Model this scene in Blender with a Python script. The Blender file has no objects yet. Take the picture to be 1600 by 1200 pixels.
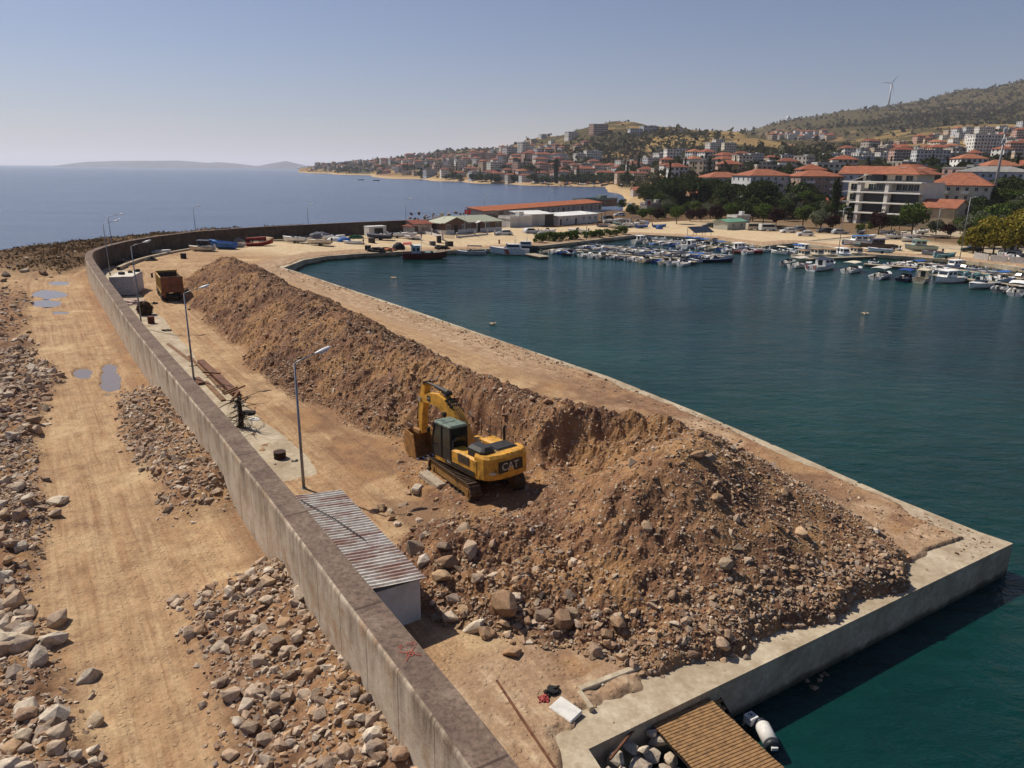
import bpy, bmesh, math, random
import numpy as np
from mathutils import Vector, Matrix, geometry
random.seed(7)
RNG = np.random.default_rng(11)
PI = math.pi
scene = bpy.context.scene
C = scene.collection

# ------------------------------------------------------------------ camera
FPX = 1150.0
TH = math.radians(16.27); RO = math.radians(0.55); CAMZ = 17.6
fwv = np.array([0, math.cos(TH), -math.sin(TH)]); r0 = np.array([1.0, 0, 0]); u0 = np.array([0, math.sin(TH), math.cos(TH)])
RV = math.cos(RO) * r0 + math.sin(RO) * u0
UV = -math.sin(RO) * r0 + math.cos(RO) * u0
CAM = np.array([0, 0, CAMZ])
cd = bpy.data.cameras.new('camera'); cam = bpy.data.objects.new('camera', cd); C.objects.link(cam)
cd.sensor_width = 36; cd.lens = 36 * FPX / 1600; cd.clip_start = 0.5; cd.clip_end = 120000
M3 = Matrix(((RV[0], UV[0], -fwv[0]), (RV[1], UV[1], -fwv[1]), (RV[2], UV[2], -fwv[2])))
cam.matrix_world = Matrix.Translation(Vector(CAM)) @ M3.to_4x4()
scene.camera = cam

# ------------------------------------------------------------------ sky, sun, exposure
SUN_EL = math.radians(50); SUN_AZ = math.radians(-57)       # azimuth from +Y towards +X
w = bpy.data.worlds.new('World'); scene.world = w; w.use_nodes = True
nt = w.node_tree; bg = nt.nodes['Background']
sky = nt.nodes.new('ShaderNodeTexSky'); sky.sky_type = 'NISHITA'; sky.sun_disc = False
sky.sun_elevation = SUN_EL; sky.sun_rotation = SUN_AZ
sky.altitude = 0; sky.air_density = 1.0; sky.dust_density = 0.7; sky.ozone_density = 2.5
hs = nt.nodes.new('ShaderNodeHueSaturation'); hs.inputs['Saturation'].default_value = .95; hs.inputs['Value'].default_value = 1.0
tn = nt.nodes.new('ShaderNodeMix'); tn.data_type = 'RGBA'; tn.blend_type = 'MULTIPLY'; tn.inputs[0].default_value = 1; tn.inputs[7].default_value = (.94, .95, 1.13, 1)
nt.links.new(sky.outputs[0], hs.inputs['Color']); nt.links.new(hs.outputs[0], tn.inputs[6]); nt.links.new(tn.outputs[2], bg.inputs[0]); bg.inputs[1].default_value = 0.058
sd = bpy.data.lights.new('sun', 'SUN'); so = bpy.data.objects.new('sun', sd); C.objects.link(so)
sd.energy = 5.0; sd.angle = math.radians(0.5); sd.color = (1.0, 0.925, 0.80)
sv = Vector((math.sin(SUN_AZ) * math.cos(SUN_EL), math.cos(SUN_AZ) * math.cos(SUN_EL), math.sin(SUN_EL)))
so.rotation_euler = sv.to_track_quat('Z', 'Y').to_euler()
vs = scene.view_settings; vs.view_transform = 'Standard'; vs.look = 'None'; vs.exposure = .12; vs.gamma = 1
scene.cycles.use_denoising = True
scene.cycles.max_bounces = 5; scene.cycles.diffuse_bounces = 2; scene.cycles.glossy_bounces = 2
scene.cycles.volume_bounces = 1; scene.cycles.transparent_max_bounces = 8

# ------------------------------------------------------------------ projection helpers
def ray(px, py): return fwv + RV * (px - 800) / FPX - UV * (py - 600) / FPX
def G(px, py, z=1.6):
    d = ray(px, py); return CAM + d * ((z - CAMZ) / d[2])
def drop(y, D=99):
    t = np.clip((np.asarray(y, float) - 112) / 38, 0, 1); k = np.clip((np.abs(D) - 14) / 14, 0, 1); return .7 * t * t * (3 - 2 * t) * k * k * (3 - 2 * k)
def proj(p):
    v = np.array(p, float) - CAM; z = v @ fwv
    return 800 + FPX * (v @ RV) / z, 600 - FPX * (v @ UV) / z, z

# ------------------------------------------------------------------ materials
def lin(c):
    if isinstance(c, str):
        c = [int(c[i:i + 2], 16) / 255 for i in (0, 2, 4)]
        c = [x / 12.92 if x <= .04045 else ((x + .055) / 1.055) ** 2.4 for x in c]
    return (c[0], c[1], c[2], 1)
class NB:
    """small node builder"""
    def __init__(s, name):
        s.m = bpy.data.materials.new(name); s.m.use_nodes = True; s.t = s.m.node_tree
        s.b = s.t.nodes['Principled BSDF']; s._tc = None
    def n(s, typ, **kw):
        n = s.t.nodes.new(typ)
        for k, v in kw.items():
            if k in n.inputs.keys() if isinstance(k, str) else False: pass
            setattr(n, k, v)
        return n
    def L(s, a, b): s.t.links.new(a, b)
    def obj(s):
        if s._tc is None: s._tc = s.t.nodes.new('ShaderNodeTexCoord')
        return s._tc.outputs['Object']
    def pos(s): return s.n('ShaderNodeNewGeometry').outputs['Position']
    def map(s, vec, scale=(1, 1, 1), rot=(0, 0, 0)):
        m = s.n('ShaderNodeMapping'); s.L(vec, m.inputs[0]); m.inputs['Scale'].default_value = scale; m.inputs['Rotation'].default_value = rot
        return m.outputs[0]
    def noise(s, vec, scale, detail=4, rough=.55, dist=0):
        n = s.n('ShaderNodeTexNoise'); s.L(vec, n.inputs['Vector']); n.inputs['Scale'].default_value = scale
        n.inputs['Detail'].default_value = detail; n.inputs['Roughness'].default_value = rough; n.inputs['Distortion'].default_value = dist
        return n.outputs[0]
    def vor(s, vec, scale, feature='F1', out=0):
        n = s.n('ShaderNodeTexVoronoi', feature=feature); s.L(vec, n.inputs['Vector']); n.inputs['Scale'].default_value = scale
        return n.outputs[out]
    def ramp(s, fac, stops):
        r = s.n('ShaderNodeValToRGB'); s.L(fac, r.inputs[0]); e = r.color_ramp.elements
        while len(e) < len(stops): e.new(.5)
        for i, (p, c) in enumerate(stops):
            e[i].position = p; e[i].color = lin(c) if not isinstance(c, (int, float)) else (c, c, c, 1)
        return r.outputs[0]
    def mix(s, fac, a, b, mode='MIX'):
        m = s.n('ShaderNodeMix', data_type='RGBA', blend_type=mode)
        for sock, v in ((m.inputs[0], fac), (m.inputs[6], a), (m.inputs[7], b)):
            if isinstance(v, (int, float)): sock.default_value = v
            elif isinstance(v, (str, tuple)): sock.default_value = lin(v)
            else: s.L(v, sock)
        return m.outputs[2]
    def math(s, op, a, b=None, clamp=False):
        m = s.n('ShaderNodeMath', operation=op, use_clamp=clamp)
        for i, v in enumerate((a, b)):
            if v is None: continue
            if isinstance(v, (int, float)): m.inputs[i].default_value = v
            else: s.L(v, m.inputs[i])
        return m.outputs[0]
    def attr(s, name):
        a = s.n('ShaderNodeAttribute'); a.attribute_name = name; return a.outputs['Fac']
    def bump(s, h, strength=.5, dist=.05):
        b = s.n('ShaderNodeBump'); b.inputs['Strength'].default_value = strength; b.inputs['Distance'].default_value = dist
        s.L(h, b.inputs['Height']); s.L(b.outputs[0], s.b.inputs['Normal'])
    def fin(s, col=None, rough=.9, metal=0, spec=.3):
        if col is not None:
            if isinstance(col, (str, tuple)): s.b.inputs['Base Color'].default_value = lin(col)
            else: s.L(col, s.b.inputs['Base Color'])
        s.b.inputs['Roughness'].default_value = rough; s.b.inputs['Metallic'].default_value = metal
        s.b.inputs['Specular IOR Level'].default_value = spec
        return s.m
_mats = {}
def paint(col, rough=.5, metal=0, dirt=.18, scale=3.0):
    """painted / plastic / plain surface with uneven tone and some grime"""
    key = (str(col), rough, metal, dirt, scale)
    if key in _mats: return _mats[key]
    b = NB('paint'); c = lin(col)
    n = b.noise(b.obj(), scale, 6, .65)
    d = tuple(x * (1 - dirt * 1.8) * .85 for x in c[:3]); l = tuple(min(1, x * (1 + dirt * .35)) for x in c[:3])
    cc = b.ramp(n, [(.3, d), (.55, c[:3]), (.8, l)])
    m = b.fin(cc, rough, metal, .4); _mats[key] = m
    return m

# ------------------------------------------------------------------ numpy noise
def _h(ix, iy, seed):
    n = (ix.astype(np.int64) * 374761393 + iy.astype(np.int64) * 668265263 + seed * 974711) & 0x7fffffff
    n = ((n ^ (n >> 13)) * 1274126177) & 0x7fffffff
    return ((n ^ (n >> 16)) & 0xffff) / 65535.0
def vnoise(x, y, seed=0):
    x = np.asarray(x, float); y = np.asarray(y, float)
    ix = np.floor(x); iy = np.floor(y); fx = x - ix; fy = y - iy
    fx = fx * fx * (3 - 2 * fx); fy = fy * fy * (3 - 2 * fy)
    a = _h(ix, iy, seed); b = _h(ix + 1, iy, seed); c = _h(ix, iy + 1, seed); d = _h(ix + 1, iy + 1, seed)
    return (a + (b - a) * fx) * (1 - fy) + (c + (d - c) * fx) * fy
def fbm(x, y, scale, octv=4, seed=0, gain=.5):
    s = 0; amp = 1; tot = 0; f = 1 / scale
    for o in range(octv):
        s = s + amp * (vnoise(np.asarray(x) * f + 17.3 * o, np.asarray(y) * f - 9.1 * o, seed + o) - .5); tot += amp; amp *= gain; f *= 2.03
    return s / tot * 2
def sstep(a, b, x):
    t = np.clip((np.asarray(x, float) - a) / (b - a), 0, 1); return t * t * (3 - 2 * t)

# ------------------------------------------------------------------ mesh builder and object helpers
class MB:
    def __init__(s): s.v = []; s.f = []; s.mi = []; s.cur = 0; s.sm = False
    def add(s, vs, fs):
        o = len(s.v); s.v += [tuple(map(float, p)) for p in vs]
        for f in fs: s.f.append(tuple(i + o for i in f)); s.mi.append(s.cur)
        return s
    def mat(s, i): s.cur = i; return s
    def box(s, c, d, rz=0, ry=0, rx=0, taper=None):
        hx, hy, hz = d[0] / 2, d[1] / 2, d[2] / 2; tx, ty = taper or (1, 1)
        p = [(-hx, -hy, -hz), (hx, -hy, -hz), (hx, hy, -hz), (-hx, hy, -hz), (-hx * tx, -hy * ty, hz), (hx * tx, -hy * ty, hz), (hx * tx, hy * ty, hz), (-hx * tx, hy * ty, hz)]
        R = Matrix.Rotation(rz, 3, 'Z') @ Matrix.Rotation(ry, 3, 'Y') @ Matrix.Rotation(rx, 3, 'X')
        return s.add([Vector(c) + R @ Vector(q) for q in p], [(0, 3, 2, 1), (4, 5, 6, 7), (0, 1, 5, 4), (1, 2, 6, 5), (2, 3, 7, 6), (3, 0, 4, 7)])
    def bbox(s, c, d, r=.04, rz=0):
        """box with chamfered vertical and top edges"""
        hx, hy, hz = d[0] / 2, d[1] / 2, d[2] / 2
        ring = [(-hx + r, -hy), (hx - r, -hy), (hx, -hy + r), (hx, hy - r), (hx - r, hy), (-hx + r, hy), (-hx, hy - r), (-hx, -hy + r)]
        R = Matrix.Rotation(rz, 3, 'Z'); vs = []
        for z, k in ((-hz, 1), (hz - r, 1), (hz, 0)):
            for x, y in ring:
                kx = (hx - r) / hx if not k else 1; ky = (hy - r) / hy if not k else 1
                vs.append(Vector(c) + R @ Vector((x * kx, y * ky, z)))
        fs = [tuple(range(7, -1, -1)), tuple(range(16, 24))]
        for L in (0, 8):
            fs += [(L + i, L + (i + 1) % 8, L + 8 + (i + 1) % 8, L + 8 + i) for i in range(8)]
        return s.add(vs, fs)
    def tube(s, pts, r, seg=8, cap=True):
        pts = [Vector(p) for p in pts]; rs = r if isinstance(r, (list, tuple)) else [r] * len(pts); vs = []; fs = []; up = None
        for i, p in enumerate(pts):
            t = (pts[min(i + 1, len(pts) - 1)] - pts[max(i - 1, 0)])
            t = t.normalized() if t.length > 1e-9 else Vector((0, 0, 1))
            if up is None: up = Vector((0, 0, 1)) if abs(t.z) < .9 else Vector((1, 0, 0))
            a = t.cross(up); a = a.normalized() if a.length > 1e-6 else t.orthogonal().normalized()
            b = a.cross(t).normalized(); up = b
            for k in range(seg):
                an = 2 * PI * k / seg; vs.append(p + (a * math.cos(an) + b * math.sin(an)) * rs[i])
        for i in range(len(pts) - 1):
            for k in range(seg):
                q = (k + 1) % seg; fs.append((i * seg + k, i * seg + q, (i + 1) * seg + q, (i + 1) * seg + k))
        if cap: fs.append(tuple(range(seg - 1, -1, -1))); fs.append(tuple((len(pts) - 1) * seg + k for k in range(seg)))
        return s.add(vs, fs)
    def extrude(s, poly, a, b, axis='y'):
        """polygon in a plane (x,z for axis y; x,y for axis z; y,z for axis x) between a and b"""
        def P(u, v, t): return (u, t, v) if axis == 'y' else ((u, v, t) if axis == 'z' else (t, u, v))
        n = len(poly); vs = [P(u, v, a) for u, v in poly] + [P(u, v, b) for u, v in poly]
        fs = [tuple(range(n - 1, -1, -1)), tuple(range(n, 2 * n))] + [(i, (i + 1) % n, n + (i + 1) % n, n + i) for i in range(n)]
        return s.add(vs, fs)
    def cyl(s, c, r, h, seg=16, axis='z', r2=None):
        d = {'x': (1, 0, 0), 'y': (0, 1, 0), 'z': (0, 0, 1)}[axis]; c = Vector(c); d = Vector(d)
        return s.tube([c - d * h / 2, c + d * h / 2], [r, r if r2 is None else r2], seg)
    def quad(s, *p): return s.add(p, [tuple(range(len(p)))])
    def mesh(s, name, mats):
        me = bpy.data.meshes.new(name); me.from_pydata(s.v, [], s.f)
        for m in (mats if isinstance(mats, (list, tuple)) else [mats]): me.materials.append(m)
        if len(me.materials) > 1: me.polygons.foreach_set('material_index', s.mi)
        bm = bmesh.new(); bm.from_mesh(me); bmesh.ops.recalc_face_normals(bm, faces=bm.faces); bm.to_mesh(me); bm.free()
        if s.sm: me.polygons.foreach_set('use_smooth', [True] * len(me.polygons))
        me.update(); return me
    def build(s, name, mats, parent=None, loc=(0, 0, 0), rz=0):
        o = bpy.data.objects.new(name, s.mesh(name, mats)); C.objects.link(o); o.location = loc; o.rotation_euler = (0, 0, rz)
        if parent is not None: o.parent = parent
        return o
def tag(o, label, cat, group=None, kind=None, same=False):
    o['label'] = label; o['category'] = cat
    if group: o['group'] = group
    if kind: o['kind'] = kind
    if same: o['_same'] = 1
    return o
def thing(name, label, cat, loc=(0, 0, 0), rz=0, group=None):
    o = bpy.data.objects.new(name, None); C.objects.link(o); o.location = loc; o.rotation_euler = (0, 0, rz); o.empty_display_size = .2
    return tag(o, label, cat, group)
def struct(o): o['kind'] = 'structure'; return o
def copy_tree(o, parent=None):
    c = o.copy(); C.objects.link(c)
    if parent is not None: c.parent = parent
    for ch in list(o.children): copy_tree(ch, c)
    return c
def place(o, loc, rz=0, sc=None, label=None, group=None):
    o.location = loc; o.rotation_euler = (0, 0, rz)
    if sc: o.scale = (sc, sc, sc) if isinstance(sc, (int, float)) else sc
    if label: o['label'] = label
    if group: o['group'] = group
    return o
def npmesh(name, V, F, mat, smooth=False, attrs=None):
    """V (n,3), F (m,3) or (m,4) arrays"""
    me = bpy.data.meshes.new(name); k = F.shape[1]
    me.vertices.add(len(V)); me.vertices.foreach_set('co', np.ascontiguousarray(V, dtype=np.float32).ravel())
    me.loops.add(F.size); me.loops.foreach_set('vertex_index', np.ascontiguousarray(F, dtype=np.int32).ravel())
    me.polygons.add(len(F)); me.polygons.foreach_set('loop_start', np.arange(0, F.size, k, dtype=np.int32))
    try: me.polygons.foreach_set('loop_total', np.full(len(F), k, dtype=np.int32))
    except Exception: pass
    for an, av in (attrs or {}).items():
        a = me.attributes.new(an, 'FLOAT', 'POINT'); a.data.foreach_set('value', np.ascontiguousarray(av, dtype=np.float32))
    me.materials.append(mat); me.update(calc_edges=True)
    me.polygons.foreach_set('use_smooth', np.full(len(F), smooth, dtype=bool))
    o = bpy.data.objects.new(name, me); C.objects.link(o); return o

# ------------------------------------------------------------------ plan of the place (metres, camera above the origin)
WALL = np.array([(1.9, 10.6), (-0.4, 14.5), (-3.9, 19.9), (-5.9, 23.0), (-8.8, 27.5), (-11.9, 32.2), (-14.7, 36.5), (-18.4, 42), (-23, 48.8), (-31.3, 61.2), (-36.9, 69.8), (-48, 87), (-56, 99.4),
                 (-61.5, 108.3), (-64.8, 114.6), (-66.8, 122), (-67.9, 131), (-67.4, 141), (-64.7, 152.3), (-57, 165.2), (-47.6, 174.6), (-38, 184.2), (-26.8, 193.2), (-9, 207)])   # inner top edge
WTOP = 4.8; WW = 1.0
QUAY = np.array([G(*p)[:2] for p in ((1583, 849), (1530, 831), (1400, 779), (1250, 713), (1100, 648), (950, 588), (800, 538), (650, 486), (550, 453), (443, 417))])
INNERQ = np.array([G(*p, .95)[:2] for p in ((475, 407), (510, 400), (560, 396), (640, 392), (700, 391), (775, 388), (850, 383), (905, 377), (1000, 366), (1100, 371), (1195, 384), (1245, 379), (1300, 386), (1350, 396), (1430, 401), (1510, 407), (1610, 421))])
MOLE_END = np.array([(2.3, 17.4), (2.7, 16.4), (3.4, 13.5), (5.5, 8.5)])
WLEN = float(np.hypot(*np.diff(WALL, axis=0).T).sum())
def seg_sd(x, y, P, want_s=True):
    """arc length and signed distance (positive to the right of the direction of travel) to polyline P"""
    x = np.asarray(x, float); y = np.asarray(y, float); best = np.full(x.shape, 1e9); S = np.zeros(x.shape); D = np.zeros(x.shape); acc = 0
    for i in range(len(P) - 1):
        ax, ay = P[i]; dx, dy = P[i + 1] - P[i]; L = math.hypot(dx, dy); ux, uy = dx / L, dy / L
        t = (x - ax) * ux + (y - ay) * uy; tc = np.clip(t, 0, L); ex = x - ax - ux * tc; ey = y - ay - uy * tc
        d2 = ex * ex + ey * ey; sg = np.where((x - ax) * uy - (y - ay) * ux >= 0, 1, -1.0); m = d2 < best
        best = np.where(m, d2, best); S = np.where(m, acc + tc, S); D = np.where(m, sg * np.sqrt(d2), D); acc += L
    return S, D
EDGE = np.vstack([MOLE_END[::-1], QUAY, INNERQ])          # outline of the quay towards the basin, seen with land on the left
LAND = np.vstack([EDGE, [(190, 120), (330, 200), (330, 345), (60, 330), (40, 318), (-2, 262), (-15, 244), (-19, 225), (-16, 212)], WALL[::-1], [(3.0, 8.5)]])
def in_poly(x, y, P):
    x = np.asarray(x, float); y = np.asarray(y, float); c = np.zeros(x.shape, bool); n = len(P)
    for i in range(n):
        x1, y1 = P[i]; x2, y2 = P[(i + 1) % n]
        if y1 == y2: continue
        k = ((y1 > y) != (y2 > y)) & (x < (x2 - x1) * (y - y1) / (y2 - y1) + x1); c ^= k
    return c

# ridge lines of the spoil heaps: (x, y, top z) with slope
RIDGES = [([(-45, 112, 3.4), (-39.5, 102.5, 5.4), (-33, 91, 5.4), (-26.3, 80.2, 5.6), (-20, 70.5, 5.4), (-15, 62.3, 5.6), (-10.5, 55, 5.1), (-6, 48.8, 4.9)], .56),
          ([(-6, 48.8, 4.8), (-1.2, 43.4, 5.0), (3.2, 38.4, 5.2), (6.9, 36, 5.4), (9.0, 32.0, 6.3), (8.5, 29.3, 6.6)], .64),
          ([(8.5, 29.3, 6.5), (10.4, 26.8, 4.7)], .60),
          ([(8.4, 29.3, 5.6), (5.4, 27.6, 3.7), (2.6, 27.4, 3.0), (-1.0, 27.6, 3.0), (-2.9, 27.4, 2.6)], .44),
          ([(8.4, 28.6, 4.8), (4.5, 25.2, 3.0), (.2, 24.8, 2.5)], .44),
          ([(4, 38, 4.2), (3, 32, 2.9)], .36)]
QEXT = np.vstack([QUAY[0] + (QUAY[0] - QUAY[2]) * 3, QUAY])
def heaps(x, y):
    xx = x + fbm(x, y, 5.0, 3, 31) * 1.1; yy = y + fbm(x, y, 5.0, 3, 41) * 1.1; h = np.full(np.shape(x), -9.0)
    for pts, sl in RIDGES:
        for (ax, ay, az), (bx, by, bz) in zip(pts[:-1], pts[1:]):
            dx, dy = bx - ax, by - ay; L2 = dx * dx + dy * dy
            t = np.clip(((xx - ax) * dx + (yy - ay) * dy) / L2, 0, 1); d = np.hypot(xx - ax - dx * t, yy - ay - dy * t)
            z = az + (bz - az) * t - sl * (np.sqrt(d * d + .5) - .5)
            h = np.maximum(h, z) + .22 * np.exp(-np.abs(h - z) * 2.5) * (h > -5)
    return h
EXC = np.array([-1.85, 35.3]); EXH = math.atan2(.86, -.52)     # excavator position and heading
PUD = []
for px, py, wx, wy in ((78, 459, 50, 13), (72, 473, 46, 10), (92, 442, 30, 6), (172, 590, 30, 46), (130, 582, 28, 15), (95, 488, 24, 5)):
    c = G(px, py, 1.5); ax = G(px + wx / 2, py, 1.5) - c; ay = G(px, py - wy / 2, 1.5) - c
    PUD.append((c[0], c[1], np.linalg.inv(np.array([[ax[0], ay[0]], [ax[1], ay[1]]])), np.hypot(*ax[:2])))
def ground(x, y, fine=True):
    """height of the loose ground and zone weights"""
    x = np.asarray(x, float); y = np.asarray(y, float)
    S, D = seg_sd(x, y, WALL); _, E = seg_sd(x, y, EDGE); E = -E          # E > 0 on land
    n1 = fbm(x, y, 6, 4, 1); n2 = fbm(x, y, .9, 3, 5); n3 = fbm(x, y, .28, 2, 8)
    # harbour side
    walk = sstep(4.2, 3.5, D + n1 * .5) * sstep(27, 31, S) * sstep(150, 120, S)
    walk = np.maximum(walk, sstep(3.2, 2.2, D + n1 * .9) * sstep(20, 14, S) * 0)
    z = 1.76 - drop(y, D) + .05 * n1 + .025 * n2 + .01 * n3
    rut = np.abs(((D - 6.5 + n1 * .35) / 1.9)); z = z - .07 * np.exp(-((rut - .5) / .13) ** 2) * (S < 165) + .03 * np.exp(-(rut / .25) ** 2)
    z = z - .30 * walk * sstep(-.55, -.25, n1 * .8 + n2 * .6 + .1) - .04 * walk
    h = heaps(x, y)
    smooth = np.exp(-((x - 5.6) / 2.6) ** 2 - ((y - 32.0) / 2.6) ** 2)
    h = h + (1 - .75 * smooth) * (fbm(x, y, 2.6, 4, 61) * .55 + np.abs(fbm(x, y, 1.3, 3, 71)) * .5 + fbm(x, y, .55, 4, 72, .65) * .26 + fbm(x, y, .22, 2, 73) * .07) * sstep(1.4, 2.2, h)
    # the level bench dug out round the excavator, and the cut face behind it
    ex, ey = x - EXC[0], y - EXC[1]; f = ex * math.cos(EXH) + ey * math.sin(EXH); l = ex * math.sin(EXH) - ey * math.cos(EXH)
    pit = sstep(1.22, .85, np.hypot((f - 1.9) / 6.3, (l + .0) / 3.3) + n2 * .06 + n1 * .06)
    bench = 2.1 + .10 * n2 + .05 * n3 - .40 * sstep(2.5, 5.0, f)
    h = h * (1 - pit) + bench * pit
    dig = sstep(1.15, .7, np.hypot((x - 4.8) / 4.6, (y - 34.4) / 2.9) + n2 * .06)
    h = h - dig * 1.6 * sstep(2.5, 4.5, h)
    def smin(a, b_, k): return -np.log(np.exp(-k * np.clip(a, -8, 12)) + np.exp(-k * np.clip(b_, -8, 12))) / k
    EN = (x - 2.3) * -.524 + (y - 17.4) * .851
    _, EQ = seg_sd(x, y, QEXT); EQ = -EQ
    h = smin(h, 1.6 + .66 * (EN - .1 + n1 * .8 + fbm(x, y, 2.2, 3, 63) * .7) + sstep(40, 60, y) * 3, 2.2)
    h = smin(h, 1.55 + .66 * (EQ - 3.3 + n1 * .8), 2.2)
    mound = sstep(-.25, .35, h - z)
    zz = np.maximum(z, h)
    # bare concrete rim along the water
    rim = sstep(1.15, .35, E + .7 * n1 + .35 * n2); endrim = sstep(1.5, .9, E + .6 * n1 + .3 * n2) * (y < 31 + (x - 22) * .5) * (x > 2)
    rim = np.maximum(rim, endrim)
    dampz = sstep(.0, .35, fbm(x, y, 3.2, 3, 353) + .25) * sstep(4.4, 5.6, D) * sstep(64, 50, y) * (S > 8)
    strip = sstep(6, 4.5, E) * sstep(-.2, .1, z - h)
    z = z + .22 * np.exp(-((EQ - 1.6) / .7) ** 2) * sstep(-.1, .4, fbm(x, y, 7, 3, 333)) - .06 * np.exp(-((EQ - 3.0 + .4 * n1) / .3) ** 2) - .06 * np.exp(-((EQ - 4.8 + .4 * n1) / .3) ** 2) * (EQ > 0); zz = np.maximum(zz, np.where(h > z + .3, zz, z))
    zz = zz - .36 * rim * sstep(.45, .05, h - z)
    # seaward side of the wall
    d = -D - WW
    zs = 1.5 + .06 * n1 + .035 * n2 + .015 * n3
    wob = n1 * 1.0
    lr = sstep(7.2, 8.8, d + wob * 1.4 + 2.2 * np.exp(-((S - 60) / 9) ** 2) + .6 * sstep(75, 95, S)) * sstep(122, 100, S)          # rubble left of the track
    ha = sstep(3.5, 1.6, d + wob) * sstep(10.0, 13, S) * sstep(29.5, 27, S + n1 * 1.2) * 0
    A = sstep(3.6, 2.3, d + wob * .7) * sstep(26.5, 29.5, S + n1) * sstep(53, 46, S + n1)
    B = sstep(4.7, 3.2, d + wob * .7) * sstep(21.5, 18.5, S + n1)
    K = sstep(1.7, .7, d + wob * .8)
    heap_s = np.maximum(A, B)
    zs = zs + heap_s * (.30 + .6 * np.clip(1 - d / 4, 0, 1) + .25 * n2 + .35 * n1) + lr * (.3 + .45 * n1 + .25 * n2) + K * .12
    zs = zs - .05 * np.exp(-(((d - 5.4 + .4 * n1) / .35) ** 2)) - .05 * np.exp(-(((d - 7.0 + .4 * n1) / .35) ** 2)) * (S > 30)
    grassy = sstep(118, 132, S + n1 * 6 - d * .1) * sstep(1.5, 4.5, d + n1)
    zs = zs + grassy * (.9 + .6 * n1 + .3 * n2)
    slope = sstep(24, 38, d - n1 * 1.5); zs = zs * (1 - slope) + slope * (-3) + 0
    crestz = np.exp(-((d - 15.5) / 3.5) ** 2); zs = zs + crestz * .8 * sstep(60, 90, S)
    for cx, cy, inv, rad in PUD:
        u = inv[0, 0] * (x - cx) + inv[0, 1] * (y - cy); v = inv[1, 0] * (x - cx) + inv[1, 1] * (y - cy)
        zs = zs - .30 * sstep(1.30, .6, np.hypot(u, v) + n2 * .28 + n1 * .3)
    sea = (D < -.5) & (S < WLEN - .5)
    out = np.where(sea, zs, zz)
    inland = sstep(26, 40, E + 5 * n1) * sstep(40, 60, x) * sstep(-40, -10, -x - 60 + x * 1.5)
    grassy = np.maximum(grassy, np.where(sea, 0, inland * .9)); sea2 = sea & (grassy < .01)
    zone = dict(mound=np.where(sea, 0, mound), damp=np.where(sea, 0, dampz * .75), rub=np.where(sea, np.maximum(np.maximum(heap_s, lr), K * .7), 0), grassy=grassy,
                d=D, s=S, yard=np.where(sea, 0, sstep(150, 165, S) * (1 - mound)), strip=np.where(sea, 0, strip), E=E, smooth=np.where(sea, 0, smooth), lr=np.where(sea, lr, 0),
                A=np.where(sea, A, 0), B=np.where(sea, B, 0), pit=pit, walk=walk)
    return out, zone
def gz(x, y): return float(ground(np.array([x]), np.array([y]))[0][0])
def on(px, py, z0=1.6):
    """point of the loose ground seen at a pixel of the photograph (two refinement steps)"""
    p = G(px, py, z0)
    for _ in range(8): p = G(px, py, .5 * p[2] + .5 * gz(p[0], p[1]))
    return p

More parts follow.
